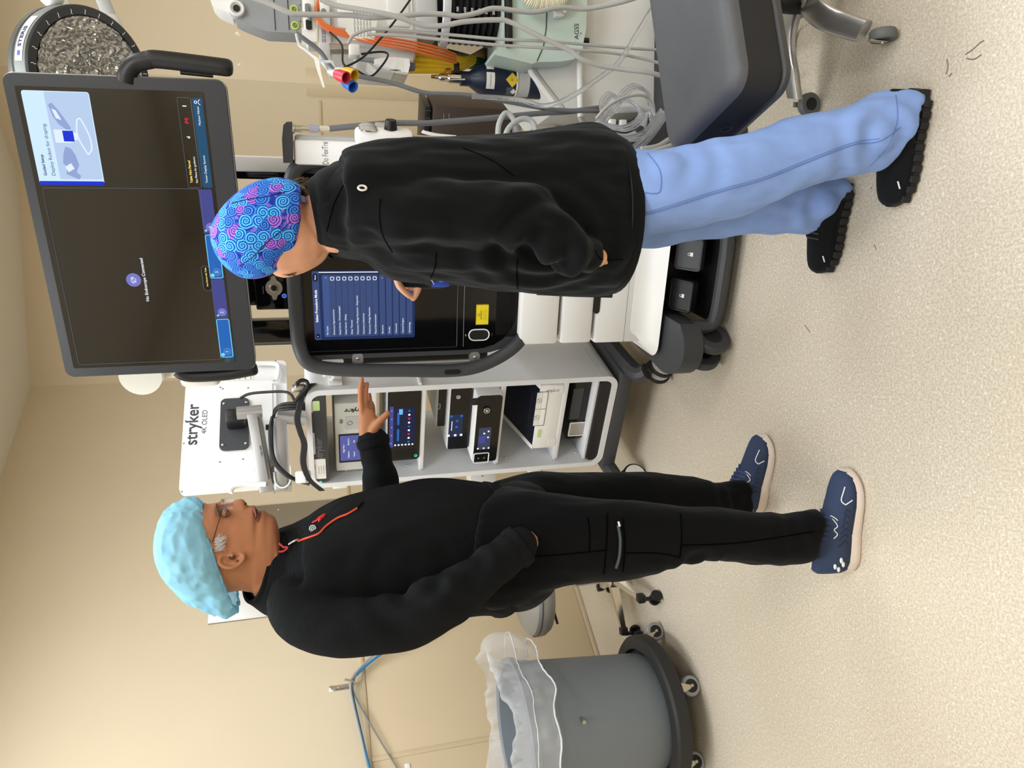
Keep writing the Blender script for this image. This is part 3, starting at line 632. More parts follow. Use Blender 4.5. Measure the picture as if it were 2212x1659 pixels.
# dark base with legs and casters
mb = MB(); S.box(mb, sx0-.01, sx1+.02, .135, .20, -DEP-.01, .01, .02); 
for x in (sx0-.03, sx1+.03):
    mb.tube(spline([S.W(x, .15, -DEP-.05), S.W(x, .165, -.25), S.W(x, .15, .02), S.W(x+(.03 if x > -.1 else -.03), .125, .07)], 5), .034, 10)
cb = obj('cart_base', mb, M_dark, sw)
for (x, d, m_) in ((sx1+.055, .045, M_white), (sx0-.055, .04, M_white), (sx1+.04, -DEP-.02, M_white), (sx0-.04, -DEP-.02, M_white)):
    caster('caster', cb, S.W(x, 0, d), .055, .05, -62, m=M_rub, fork=M_dark, top=.13, hub=M_white, twin=True, hr=.86)

# ------------------------------------------------------------------ devices on the shelves (each its own thing)
def device(nm, label, a, b, z, dep, m, cat='device', dfront=-.03, r=.008, hgt=None):
    """a: photo point upper-left of the front, b: lower-right; z = shelf height it stands on"""
    (x0, z1), (x1, z0) = S.loc(*a, dfront), S.loc(*b, dfront)
    z0 = z if z is not None else z0; z1 = z1 if hgt is None else z0+hgt
    t = thing(nm, S.W((x0+x1)/2, z0, dfront-dep/2), label, cat)
    mb = MB(); S.box(mb, x0, x1, z0, z1, dfront-dep, dfront, r); obj('housing', mb, m, t); return t, x0, x1, z0, z1
def dplate(t, a, b, m, d, r=.004, nm='display'): return plate(S, a, b, m, t, d, r, nm)
# 1 light grey console under the head panel
t, x0, x1, z0, z1 = device('insufflator', 'light grey medical console with purple screen on the top cart shelf', (726, 1019), (803, 868), SH[0], .30, mat('console_grey', (206, 209, 204), .45), dfront=-.04)
dplate(t, (733, 1000), (790, 935), M_blk, -.038, .002, 'bezel'); sc_ = dplate(t, (736, 996), (784, 939), G_lil if False else glow('violet', (92, 98, 165), .85), -.037, .002)
for i, (s, fx, fz) in enumerate((('High Flow', .5, .88), ('Pediatric', .28, .66), ('Vessel', .28, .40), ('Bariatric', .74, .66), ('Set', .74, .40))):
    (ax, az), (bx, bz) = S.loc(784, 996, -.037), S.loc(736, 939, -.037); text(s, S, ax+(bx-ax)*fx, az+(bz-az)*fz, .016, G_white, t, -.0365, 'CENTER')
text('stryker', S, x1-.034, z0+.03, .042, M_inkk, t, -.0392, rot=90, bold=.02)
a_ = S.loc(775, 926, -.04); b_ = S.loc(745, 900, -.04)
mb = MB(); S.poly(mb, rrect(a_[0], b_[0], a_[1], b_[1], .006), -.042, -.0385); rc = obj('port_recess', mb, M_grey, t); mb = MB(); S.ring(mb, (a_[0]+b_[0])/2, (a_[1]+b_[1])/2+.008, .009, -.0375, .001); obj('port_ring', mb, M_mid, rc)
x_, z_ = S.loc(737, 910, -.04); mb = MB(); S.poly(mb, rrect(x_-.010, x_+.010, z_-.006, z_+.006, .005), -.04, -.0385); obj('button', mb, M_mid, t)
# 2 black tablet console
t, x0, x1, z0, z1 = device('recorder_console', 'black glass recording console with a wide lit screen, on the second cart shelf', (834, 998), (911, 838), SH[1], .30, mat('silver_housing', (196, 198, 202), .35), dfront=-.028, r=.012)
mb = MB(); S.poly(mb, rrect(x0+.005, x1-.005, z0+.004, z1-.004, .016), -.03, -.0262); obj('front_glass', mb, M_gloss, t)
sc_ = dplate(t, (842, 963), (898, 879), glow('ui_navy', (26, 34, 66), .8), -.0258, .002)
(ax, az), (bx, bz) = S.loc(898, 963, -.0255), S.loc(842, 879, -.0255); uw, uh = bx-ax, bz-az
plateL(S, ax, bx, az+uh*.86, bz, G_pur, sc_, -.0254, .001); 
for i in range(5): text('oo'[i % 2], S, ax+uw*(.1+.2*i), az+uh*.93, .014, G_white, sc_, -.025, 'CENTER')
for i, (u_, v_, m_) in enumerate(((.15, .68, G_tab), (.55, .68, G_tab))): plateL(S, ax+uw*u_, ax+uw*(u_+.3), az+uh*(v_-.04), az+uh*(v_+.04), m_, sc_, -.0254, .002)
plateL(S, ax+uw*.80, ax+uw*.93, az+uh*.52, az+uh*.66, glow('cyan', (110, 190, 235), .9), sc_, -.0254, .002)
for i in range(9):
    mb = MB(); S.disc(mb, ax+uw*(.12+.095*i), az+uh*.28, .0045, -.026, -.0252, 12); obj('screen_dot', mb, (G_red if i in (2, 6) else G_white if i % 2 else G_tab), sc_)
for i in range(6):
    mb = MB(); S.disc(mb, ax+uw*.05, az+uh*(.78-.13*i), .004, -.026, -.0252, 12); obj('screen_dot', mb, G_white, sc_)
mb = MB(); x_, z_ = S.loc(898, 984, -.026); S.ring(mb, x_, z_, .005, -.0258, .0014, 18); obj('power_ring', mb, MATS['glow_green'], t)
for i in range(12):
    x_, z_ = S.loc(870, 970+i*1.7, -.0262); mb = MB(); S.box(mb, x_-.0007, x_+.0007, z0+.02, z1-.03, -.0265, -.0255, .0002); obj('speaker_slit', mb, M_blk, t)
# 3 slim unit hanging under shelf 2 and 4, 5 camera boxes stacked on shelf 3
t5, x0, x1, z0, z1 = device('camera_console', 'white box with black front, round socket and screen, lower of the stacked cart consoles', (1018, 1000), (1080, 852), SH[2], .34, M_white, dfront=.0, r=.012)
mb = MB(); S.poly(mb, rrect(x0+.004, x1-.004, z0+.004, z1-.005, .012), -.004, .0018); obj('front_glass', mb, M_gloss, t5)
sc5 = dplate(t5, (1031, 972), (1062, 923), glow('ui_grey', (70, 76, 100), .7), .0022, .002)
(ax, az), (bx, bz) = S.loc(1062, 972, .0024), S.loc(1031, 923, .0024); uw, uh = bx-ax, bz-az
plateL(S, ax+uw*.32, ax+uw*.62, az+uh*.45, az+uh*.85, G_pur, sc5, .0026, .002)
for (u_, v_) in ((.1, .85), (.1, .2), (.1, .5), (.72, .55), (.55, .3), (.8, .3)):
    mb = MB(); S.disc(mb, ax+uw*u_, az+uh*v_, .004, .002, .0028, 10); obj('screen_dot', mb, G_white, sc5)
x_, z_ = S.loc(1051, 886, .002); mb = MB(); S.disc(mb, x_, z_, .017, 0, .006); so = obj('camera_socket', mb, M_blk, t5); mb = MB(); S.ring(mb, x_, z_, .011, .0066, .002, 24); S.disc(mb, x_, z_, .006, 0, .008, 16); obj('socket_core', mb, M_chrome, so)
a_ = S.loc(1054, 998, .002); b_ = S.loc(1024, 980, .002); outline(S, a_[0], b_[0], a_[1], b_[1], M_white, t5, .003, .006, .0025, 'usb_frame')
for f_ in (.3, .7): mb = MB(); S.disc(mb, (a_[0]+b_[0])/2, a_[1]+(b_[1]-a_[1])*f_, .0045, 0, .004, 12); obj('usb_port', mb, M_chrome, t5)
x_, z_ = S.loc(1027, 867, .002); mb = MB(); mb.rbox(S.W(x_, z_, .004), (.03, .01, .028), .004, S.ax); obj('tape_flap', mb, M_blk, t5)
zt5 = z1
t4, x0, x1, z0, z1 = device('light_console', 'black fronted light source box set back on top of the camera console', (964, 972), (1012, 836), zt5, .34, M_white, dfront=-.06, r=.010)
mb = MB(); S.poly(mb, rrect(x0+.004, x1-.003, z0+.004, z1-.004, .010), -.064, -.0582); obj('front_glass', mb, M_gloss, t4)
sc4 = dplate(t4, (968, 944), (1001, 895), glow('ui_slate', (44, 52, 84), .75), -.0578, .002)
(ax, az), (bx, bz) = S.loc(1001, 944, -.0576), S.loc(968, 895, -.0576); uw, uh = bx-ax, bz-az
for (u_, v_, m_) in ((.1, .9, G_white), (.1, .5, G_white), (.1, .15, G_white), (.45, .45, G_tab), (.7, .45, G_tab), (.9, .8, G_tab), (.9, .2, G_tab)):
    plateL(S, ax+uw*u_-.005, ax+uw*u_+.005, az+uh*v_-.005, az+uh*v_+.005, m_, sc4, -.0572, .001)
plateL(S, ax+uw*.3, ax+uw*.7, az+uh*.72, az+uh*.76, G_white, sc4, -.0572, .0008)
x_, z_ = S.loc(990, 857, -.058); mb = MB(); S.disc(mb, x_, z_, .009, -.06, -.054); obj('light_socket', mb, M_alu, t4)
zt4 = z1
t3, x0, x1, z0, z1 = device('usb_unit', 'slim black strip unit with white rim lying on the light source box', (942, 922), (957, 836), zt4, .30, M_white, dfront=-.11, r=.006)
mb = MB(); S.poly(mb, rrect(x0+.003, x1-.002, z0+.003, z1-.003, .005), -.112, -.1085); obj('front_glass', mb, M_gloss, t3)
x_, z_ = S.loc(948, 878, -.1085); outline(S, x_-.012, x_+.012, z_-.005, z_+.005, M_grey, t3, -.108, .003, .0015, 'usb_frame')
# 6 white printer with dark tilted screen
t6, x0, x1, z0, z1 = device('printer', 'white medical printer with slanted blue-black window on the fourth cart shelf', (1148, 971), (1217, 830), SH[3], .30, M_white2, dfront=-.03, r=.010)
zt6 = z1
mb = MB(); rr = [(-.03, z1-.002), (-.30, z1-.002), (-.30, z1+.075)]
mb.prism([S.W(x0, z, d) for d, z in rr], [S.W(x0+.02, z, d) for d, z in rr]); obj('cheek', mb, M_white2, t6)
mb = MB(); mb.prism([S.W(x1-.02, z, d) for d, z in rr], [S.W(x1, z, d) for d, z in rr]); obj('cheek', mb, M_white2, t6)
mb = MB(); rr = [(-.035, z1-.001), (-.30, z1-.001), (-.30, z1+.070)]
mb.prism([S.W(x0+.02, z, d) for d, z in rr], [S.W(x1-.02, z, d) for d, z in rr]); obj('paper_window', mb, mat('blue_black_glass', (16, 22, 40), .1), t6)
text('stryker', S, x1-.03, z0+.02, .036, M_inkg, t6, -.0292, rot=90)
ax, bx, az, bz = x0+.055, x1-.04, z1-.026, z1-.006
a_, b_ = S.loc(1174, 919, -.029), S.loc(1150, 848, -.029)
lb = plate(S, (1151, 920), (1173, 848), M_paper, t6, -.0290, .002, 'instruction_label')
outline(S, a_[0], b_[0], a_[1], b_[1], M_inkk, lb, -.0286, .002, .0009)
mb = MB(); S.box(mb, (a_[0]+b_[0])/2-.0007, (a_[0]+b_[0])/2+.0007, a_[1], b_[1], -.0292, -.0285, .0002)
for f_ in (.25, .75):
    xc = a_[0]+(b_[0]-a_[0])*f_; zc2 = (a_[1]+b_[1])/2
    mb.tube([S.W(xc+.013*math.cos(q), zc2+.010*math.sin(q), -.0288) for q in np.linspace(0, 6.28, 7)[:-1]], .0006, 4, closed=True); mb.tube([S.W(xc-.006, zc2-.004, -.0288), S.W(xc+.008, zc2+.005, -.0288)], .0008, 4)
obj('label_drawing', mb, M_inkk, lb)
splate((1160, 945), (1170, 928), MATS['green_sticker'], t6, -.0288)
for i in range(5):
    
    for qa, qb in ((x0+.012, x0+.05), (x1-.04, x1-.006)): mb = MB(); S.box(mb, qa, qb, z0+.006+i*.007, z0+.009+i*.007, -.0305, -.0285, .001); obj('vent_rib', mb, M_white2, t6)
# 7 black unit at the bottom
t7, x0, x1, z0, z1 = device('power_unit', 'glossy black unit with small white framed window at the bottom of the cart', (1222, 952), (1272, 822), zs(1286, 900)+.012, .25, mat('piano_black', (14, 14, 15), .2), dfront=-.06, r=.014)
a_, b_ = S.loc(1260, 939, -.059), S.loc(1232, 914, -.059); outline(S, a_[0], b_[0], a_[1], b_[1], M_white, t7, -.058, .002, .003, 'window_frame'); plateL(S, a_[0]+.003, b_[0]-.003, a_[1]+.003, b_[1]-.003, M_steel, t7, -.0592, .001, 'window')
a_, b_ = S.loc(1250, 905, -.059), S.loc(1240, 840, -.059); plateL(S, a_[0], b_[0], a_[1], b_[1], M_dark, t7, -.0592, .002, 'slot_cover')

# ------------------------------------------------------------------ white monitor seen from behind, on the cart's arm
OM = Frame(ony(500, 930, 3.05), 33, 0)
om = thing('rear_monitor', OM.W(0, OM.loc(600, 930)[1], 0), 'white flat monitor seen from the back on a grey arm above the cart', 'monitor')
(ox0, oz1), (ox1, oz0) = OM.loc(386, 1064), OM.loc(618, 778)
mb = MB(); OM.poly(mb, rrect(ox0, ox1, oz0, oz1, .02), -.035, 0); obj('back_cover', mb, M_white, om)
a_, b_ = OM.loc(590, 1010, .02), OM.loc(455, 828, .02)
mb = MB(); OM.poly(mb, rrect(a_[0], b_[0], a_[1], b_[1], .012), -.001, .022); rb = obj('raised_back', mb, M_white, om)
a_, b_ = OM.loc(597, 905, .02), OM.loc(560, 832, .02); mb = MB(); OM.poly(mb, rrect(a_[0], b_[0], a_[1], b_[1], .008), -.001, .018); obj('socket_cover', mb, M_white, om)
x_, z_ = OM.loc(413, 962, .001); text('stryker', OM, x_, z_, .108, M_inkk if False else mat('charcoal_print', (60, 60, 72), .6), om, .0012, bold=.008)
x_, z_ = OM.loc(441, 937, .001); text('4K OLED', OM, x_, z_, .046, MATS['charcoal_print'], om, .0012)
pts = [(x, y) for x, y in ((548, 777+8), (595, 786), (602, 800), (598, 822))]
mb = MB(); mb.tube(spline([OM.pt(x, y, .018) for x, y in pts], 5), .010, 8); obj('grip', mb, M_white, om)
mb = MB(); mb.tube(spline([OM.pt(x, y, .018) for x, y in ((497, 1064), (505, 1052), (530, 1046), (575, 1046))], 5), .010, 8); obj('grip', mb, M_white, om)
for (x, y) in ((393, 1062), (397, 958), (401, 909), (593, 1064), (595, 779), (592, 822)):
    mb = MB(); a_, z_ = OM.loc(x, y, 0); OM.disc(mb, a_, z_, .0035, -.001, .001, 8); obj('screw', mb, M_mid, om)
for (x, y) in ((475, 998), (476, 837), (525, 992), (536, 838), (481, 840)):
    mb = MB(); a_, z_ = OM.loc(x, y, .022); OM.disc(mb, a_, z_, .0035, .02, .0235, 8); obj('screw', mb, M_mid, rb)
a_, b_ = OM.loc(548, 820, .001), OM.loc(487, 808, .001); lb = plateL(OM, min(a_[0], b_[0]), max(a_[0], b_[0]), min(a_[1], b_[1]), max(a_[1], b_[1]), M_paper, om, .001, .002, 'rating_label')
for i in range(5): text('000-00 0000 0000 00', OM, min(a_[0], b_[0])+.004, max(a_[1], b_[1])-.012-i*.022, .011, M_inkk, lb, .0016)
# mounting plate, arm
a_, b_ = OM.loc(537, 969, .03), OM.loc(477, 862, .03)
mb = MB(); OM.poly(mb, rrect(a_[0], b_[0], a_[1], b_[1], .02), .02, .032); mp = obj('mounting_plate', mb, M_dark, om)
for fx in (.1, .9):
    for fz in (.1, .88):
        mb = MB(); mb.ball(OM.W(a_[0]+(b_[0]-a_[0])*fx, a_[1]+(b_[1]-a_[1])*fz, .032), .006, 6); obj('bolt', mb, M_chrome, mp)
a2, b2 = OM.loc(531, 921, .05), OM.loc(490, 895, .05); mb = MB(); mb.rbox(OM.W((a2[0]+b2[0])/2, (a2[1]+b2[1])/2, .06), (b2[0]-a2[0], .07, b2[1]-a2[1]), .01, OM.ax); obj('tilt_joint', mb, M_blk, om)
AY = 2.92
def seg(nm, pts, hw_, m=M_alu, Y=AY, r=.006, par=om):
    """flat bar between two photo points"""
    A, B = ony(*pts[0], Y), ony(*pts[1], Y); X = nrm(B-A); Z = nrm(np.cross(X, (0, 1, 0))); Yv = np.cross(Z, X)
    mb = MB(); mb.rbox((A+B)/2, (np.linalg.norm(B-A), .05, hw_*2), r, (X, Yv, Z)); return obj(nm, mb, m, par)
seg('upper_arm', ((549, 892), (577, 1062)), .026)
seg('arm_groove', ((556, 900), (580, 1035)), .0012, M_mid, AY-.026, .0005)
seg('lower_arm', ((606, 900), (607, 1058)), .024)
mb = MB(); A = ony(512, 893, AY); B = ony(566, 888, AY); mb.tube([A, B], .025, 20); obj('arm_pivot', mb, M_alu, om)
mb = MB(); A = ony(560, 1050, AY); B = ony(630, 1050, AY); mb.tube([A, B], .022, 20); obj('arm_pivot', mb, M_alu, om)
mb = MB(); A = ony(600, 898, AY); B = ony(660, 905, AY); mb.tube([A, B], .028, 20); obj('arm_pivot', mb, M_alu, om)
mb = MB(); mb.tube(spline([ony(x, y, AY-.03) for x, y in ((592, 1020), (595, 1042), (607, 1053), (622, 1048), (629, 1030), (627, 1005))], 5), .0035, 6); obj('cable_tie', mb, M_white, om)
text('! 000 000', Frame(ony(565, 975, AY-.027), 0), 0, 0, .02, M_inkk, om, .001, 'CENTER', rot=8)
mb = MB(); mb.cyl(ony(574, 923, AY-.02), ony(586, 923, AY-.02), .011, n=8); obj('clamp_knob', mb, M_blk, om)
def cable(nm, pts, r, m, parent=None, k=7, n=8, **kw):
    """pts: (photo x, photo y, distance Y)"""
    mb = MB(); mb.tube(spline([ony(*p) for p in pts], k), r, n); return obj(nm, mb, m, parent, **kw)
cable('signal_cable', [(520, 860, 3.0), (535, 852, 2.98), (560, 848, 2.95), (610, 846, 2.9), (628, 852, 2.88), (640, 868, 2.86), (668, 872, 2.85)], .0055, M_cabk, None, label='black cable looping off the right side of the rear monitor to the cart', cat='cable')
for i in range(3):
    o = i*6
    cable('monitor_cable', [(592-o*.3, 899+o*.3, 2.9), (594+o*.3, 884+o*.2, 2.88), (610, 873+o, 2.86), (640, 871+o, 2.84), (668, 874+o, 2.84)], .0055, M_cabk, None, group='cables looping into the cart top', label='short black cable bending from the grey arm into the cart top, %s of three' % ['upper', 'middle', 'lower'][2-i], cat='cable')
for i in range(3):
    o = i*5
    cable('arm_cable', [(588, 900+o, 2.88), (583+o*.4, 930, 2.87), (585+o*.3, 970, 2.86), (592+o*.5, 1000, 2.86), (618+o*.6, 1027, 2.85), (648+o*.3, 1040, 2.85), (668, 1046, 2.84)], .006, M_cabk, None, group='cables along the grey arm', label='black cable strapped along the lower grey arm, %s of three' % ['innermost', 'middle', 'outermost'][i], cat='cable')
# black straps over the cart top
mb = MB(); 
P = spline([ony(x, y, 2.74) for x, y in ((672, 828), (652, 838), (644, 870), (637, 905), (644, 935), (652, 960), (650, 1000), (662, 1035), (690, 1060))], 6)
mb.loft([[p+np.array([0, -.015, .0]), p+np.array([0, .03, .004]), p+np.array([0, .03, -.016]), p+np.array([0, -.015, -.02])] for p in P]); obj('cart_strap', mb, mat('black_webbing', (34, 34, 37), .55), None, label='wide black strap draped over the top edge of the cart', cat='strap')
mb = MB(); P = spline([ony(x, y, 2.70) for x, y in ((640, 830), (650, 822), (662, 824), (664, 836), (650, 852), (636, 870))], 6)
mb.tube(P, .008, 6); obj('strap_loop', mb, MATS['black_webbing'], None, label='looped black strap end hanging at the cart corner by the tower', cat='strap')
t = thing('strap_buckle', ony(645, 838, 2.72), 'small steel buckle on the strap beside the tower', 'buckle')
mb = MB(); mb.rbox(ony(645, 838, 2.72), (.03, .02, .05), .006); obj('plate', mb, M_steel, t); mb = MB(); mb.ball(ony(640, 835, 2.705), .006, 6); obj('rivet', mb, M_chrome, t)
t = thing('strap_buckle', ony(655, 1030, 2.74), 'white plastic buckle at the left top corner of the cart', 'buckle')
mb = MB(); mb.rbox(ony(655, 1030, 2.74), (.045, .02, .055), .008); obj('plate', mb, M_white2, t); mb = MB(); mb.ball(ony(661, 1038, 2.725), .006, 6); obj('rivet', mb, M_steel, t)
# small carton behind the cart
t = thing('supply_box', ony(1050, 1040, 3.35), 'small white carton with blue print seen between the man and the cart', 'box')
Bx = Frame(ony(1035, 1035, 3.3), 20); mb = MB(); Bx.box(mb, -.07, .08, -.08, .04, -.1, 0, .002); obj('carton', mb, M_white, t); text('Paper', Bx, .03, -.02, .03, mat('blue_print', (60, 120, 190), .6), t, .001, 'CENTER')
# ================================================================== people
def rings_px(secs, n=36, p=.9, sub=4, scale=1.):
    """secs: (xa, ya, xb, yb, Y, half_depth) silhouette points a, b of a cross-section at distance Y"""
    C = []; Wd = []; H = []
    for s in secs:
        A = ony(s[0], s[1], s[4]); B = ony(s[2], s[3], s[4] if len(s) < 7 else s[6]); C.append((A+B)/2); Wd.append((A-B)/2*scale); H.append(s[5]*scale)
    K = spline([np.concatenate([c, w_, [h]]) for c, w_, h in zip(C, Wd, H)], sub) if len(C) > 2 else [np.concatenate([c, w_, [h]]) for c, w_, h in zip(C, Wd, H)]
    R = []
    for i, k_ in enumerate(K):
        c, w_, h = k_[:3], k_[3:6], k_[6]
        t_ = K[min(i+1, len(K)-1)][:3]-K[max(i-1, 0)][:3]; e = nrm(np.cross(t_, w_))
        ring = []
        for j in range(n):
            a = 2*math.pi*j/n; ca, sa = math.cos(a), math.sin(a)
            ring.append(c+w_*math.copysign(abs(ca)**p, ca)+e*h*math.copysign(abs(sa)**p, sa))
        R.append(ring)
    return R
def fuse(mb, voxel, it=4, fac=.5):
    """voxel-union of everything in mb -> smooth verts, faces (world)"""
    me = bpy.data.meshes.new('tmp'); me.from_pydata(mb.v, [], mb.f); me.update()
    bm = bmesh.new(); bm.from_mesh(me); bmesh.ops.recalc_face_normals(bm, faces=bm.faces); bm.to_mesh(me); bm.free()
    o = bpy.data.objects.new('tmp', me); COL.objects.link(o)
    m = o.modifiers.new('r', 'REMESH'); m.mode = 'VOXEL'; m.voxel_size = voxel
    if it: s = o.modifiers.new('s', 'SMOOTH'); s.factor = fac; s.iterations = it
    dg = bpy.context.evaluated_depsgraph_get(); m2 = bpy.data.meshes.new_from_object(o.evaluated_get(dg))
    V = np.empty(len(m2.vertices)*3); m2.vertices.foreach_get('co', V); V = V.reshape(-1, 3)
    N = np.empty(len(m2.vertices)*3); m2.vertices.foreach_get('normal', N); N = N.reshape(-1, 3)
    F = [tuple(p.vertices) for p in m2.polygons]
    bpy.data.objects.remove(o); bpy.data.meshes.remove(me); bpy.data.meshes.remove(m2)
    return V, N, F
def wrinkle(V, N, amp, sc, stretch=(1, 1, 1), seed=0., ridge=False):
    out = V.copy(); st = np.array(stretch)
    P = V*st*sc+seed
    for i in range(len(V)):
        v = mnoise.fractal(Vector(P[i]), 1., 2.1, 2) if not ridge else mnoise.ridged_multi_fractal(Vector(P[i]), 1., 2., 2, 1., 2.)-1.
        out[i] += N[i]*amp*v
    return out
def mesh_obj(nm, V, F, m, parent, **k):
    mb = MB(); mb.v = [tuple(p) for p in V]; mb.f = F; return obj(nm, mb, m, parent, ang=180, **k)
def limb(mb, pts, radii, n=14, k=4):
    P = [np.concatenate([ony(*p), [r]]) for p, r in zip(pts, radii)]; Q = spline(P, k) if len(P) > 2 else P
    mb.tube([q[:3] for q in Q], [q[3] for q in Q], n)
    mb.ball(Q[0][:3], Q[0][3]*.99, 6); mb.ball(Q[-1][:3], Q[-1][3]*.99, 6)
def fabric(nm, rgb, rib=None, sheen=.3, fine=(1400, .35, .0006), rough=.95):
    """cloth with a fine weave; rib=(frequency, axis) for knit ribs"""
    m = mat(nm, rgb, rough, spec=.15, sheen=sheen, bump=fine, noise=(14, .18)); nt = m.node_tree
    m.node_tree.nodes['Principled BSDF'].inputs['Sheen Tint'].default_value = (.55, .6, .65, 1)
    if rib:
        b = nt.nodes['Principled BSDF']; tc = nt.nodes.new('ShaderNodeTexCoord'); wv = nt.nodes.new('ShaderNodeTexWave'); wv.wave_type = 'BANDS'; wv.bands_direction = rib[1]
        wv.inputs['Scale'].default_value = rib[0]; wv.inputs['Distortion'].default_value = 1.; wv.inputs['Detail'].default_value = 1
        bp = nt.nodes.new('ShaderNodeBump'); bp.inputs['Strength'].default_value = 1.; bp.inputs['Distance'].default_value = .003
        nt.links.new(tc.outputs['Object'], wv.inputs['Vector']); nt.links.new(wv.outputs['Fac'], bp.inputs['Height'])
        old = b.inputs['Normal'].links[0].from_node; nt.links.new(bp.outputs['Normal'], old.inputs['Normal'])
    return m
M_skinm = mat('brown_skin', (168, 112, 78), .5, spec=.4, sub=.06, bump=(420, .12, .0008), noise=(22, .10))
M_skinw = mat('fair_skin', (222, 166, 134), .5, spec=.4, sub=.08, bump=(420, .10, .0008), noise=(18, .06))
M_fleece = fabric('black_ribbed_fleece', (13, 15, 19), (260, 'Z'), sheen=.08)
M_trm = fabric('black_trousers_cloth', (9, 9, 11), sheen=.06)
M_fleecew = fabric('black_soft_fleece', (9, 11, 11), sheen=.12)
M_scrub = fabric('blue_scrub_cloth', (134, 164, 226), sheen=.1, fine=(1600, .2, .0005), rough=.85)
M_hair_g = mat('grey_hair', (205, 200, 195), .5); M_hair_b = mat('brown_hair', (92, 70, 52), .5)

# ------------------------------------------------------------------ the man
man = thing('person', (-.40, 1.86, 0), 'man in black fleece jacket, black trousers and blue bouffant cap, arm stretched towards the tower', 'person')
YT = 1.86
torso = [(560, 1185, 545, 1290, 1.83, .075), (585, 1168, 572, 1305, 1.84, .10), (610, 1152, 600, 1335, 1.85, .155), (640, 1138, 640, 1352, YT, .195), (690, 1105, 690, 1365, YT, .205),
         (750, 1076, 750, 1368, YT, .20), (820, 1056, 820, 1356, YT, .195), (890, 1041, 890, 1340, YT, .19), (960, 1034, 960, 1326, YT, .19), (1020, 1038, 1020, 1318, YT, .19), (1056, 1045, 1062, 1318, YT, .19), (1066, 1052, 1075, 1312, YT, .18)]
arm_n = [(628, 1296, 1.72), (660, 1335, 1.665), (730, 1356, 1.635), (800, 1353, 1.615), (870, 1342, 1.605), (915, 1325, 1.60), (960, 1298, 1.60), (1010, 1262, 1.605), (1060, 1224, 1.62), (1120, 1180, 1.645)]
arm_nr = [.060, .066, .063, .061, .060, .063, .062, .056, .052, .047]
arm_f = [(650, 1280, 2.03), (720, 1250, 2.07), (800, 1190, 2.09), (845, 1130, 2.09), (832, 1085, 2.08), (826, 1050, 2.07), (818, 1010, 2.06), (812, 980, 2.05), (806, 952, 2.04)]
arm_fr = [.062, .062, .058, .056, .052, .050, .045, .043, .043]
leg_n = [(1075, 1052, 1080, 1312, 1.80, .17), (1120, 1055, 1125, 1305, 1.77, .125), (1180, 1066, 1185, 1272, 1.74, .10), (1250, 1075, 1250, 1258, 1.72, .095), (1330, 1082, 1330, 1250, 1.71, .09), (1410, 1089, 1410, 1237, 1.70, .082), (1480, 1095, 1482, 1216, 1.69, .075), (1550, 1098, 1550, 1212, 1.69, .072), (1650, 1106, 1650, 1219, 1.68, .072), (1710, 1108, 1704, 1218, 1.68, .07), (1752, 1100, 1738, 1210, 1.675, .066), (1770, 1100, 1752, 1206, 1.67, .063)]
leg_f = [(1080, 1040, 1085, 1200, 1.93, .13), (1130, 1024, 1135, 1180, 1.95, .11), (1180, 1016, 1185, 1165, 1.97, .10), (1260, 1020, 1260, 1155, 1.99, .09), (1350, 1020, 1350, 1150, 2.0, .085), (1430, 1023, 1430, 1145, 2.02, .08), (1500, 1030, 1500, 1138, 2.03, .075), (1550, 1040, 1550, 1134, 2.04, .07), (1588, 1034, 1586, 1128, 2.04, .066), (1606, 1030, 1602, 1122, 2.04, .062)]
# --- body: head, neck, trunk, limbs and hands as one skin
YH = 1.82
head = [  # level, front, back, half width, nose, nose width, eye-socket depth
 (366, 1165, 1215, .022, 0, .01, 0), (372, 1140, 1238, .042, 0, .01, 0), (382, 1118, 1256, .058, 0, .01, 0), (397, 1102, 1270, .070, 0, .01, 0), (415, 1093, 1280, .076, 0, .01, 0), (433, 1090, 1285, .078, 0, .01, 0),
 (452, 1089, 1287, .079, 0, .01, 0), (463, 1087, 1286, .078, 0, .01, 0), (470, 1086, 1285, .077, 1, .014, 0), (478, 1089, 1283, .075, 4, .011, .004), (486, 1093, 1280, .073, 8, .010, .007), (494, 1095, 1278, .072, 11, .010, .004),
 (502, 1096, 1276, .071, 14, .011, 0), (509, 1096, 1275, .0705, 17, .012, 0), (516, 1096, 1274, .070, 19, .014, 0), (523, 1096, 1274, .069, 19, .016, 0), (529, 1095, 1275, .068, 13, .017, 0), (533, 1094, 1276, .067, 3, .014, 0),
 (540, 1093, 1277, .066, 0, .01, 0), (546, 1092, 1278, .065, 0, .01, 0), (550, 1093, 1279, .0645, 0, .01, 0), (553, 1099, 1280, .064, 0, .01, 0), (557, 1105, 1280, .0635, 0, .01, 0), (561, 1104, 1280, .063, 0, .01, 0), (566, 1102, 1280, .062, 0, .01, 0), (571, 1103, 1280, .061, 0, .01, 0),
 (576, 1108, 1280, .060, 0, .01, 0), (582, 1111, 1280, .058, 0, .01, 0), (589, 1114, 1280, .056, 0, .01, 0), (595, 1121, 1280, .053, 0, .01, 0), (600, 1136, 1280, .053, 0, .01, 0), (603, 1152, 1282, .054, 0, .01, 0), (607, 1166, 1286, .055, 0, .01, 0), (615, 1176, 1290, .054, 0, .01, 0)]
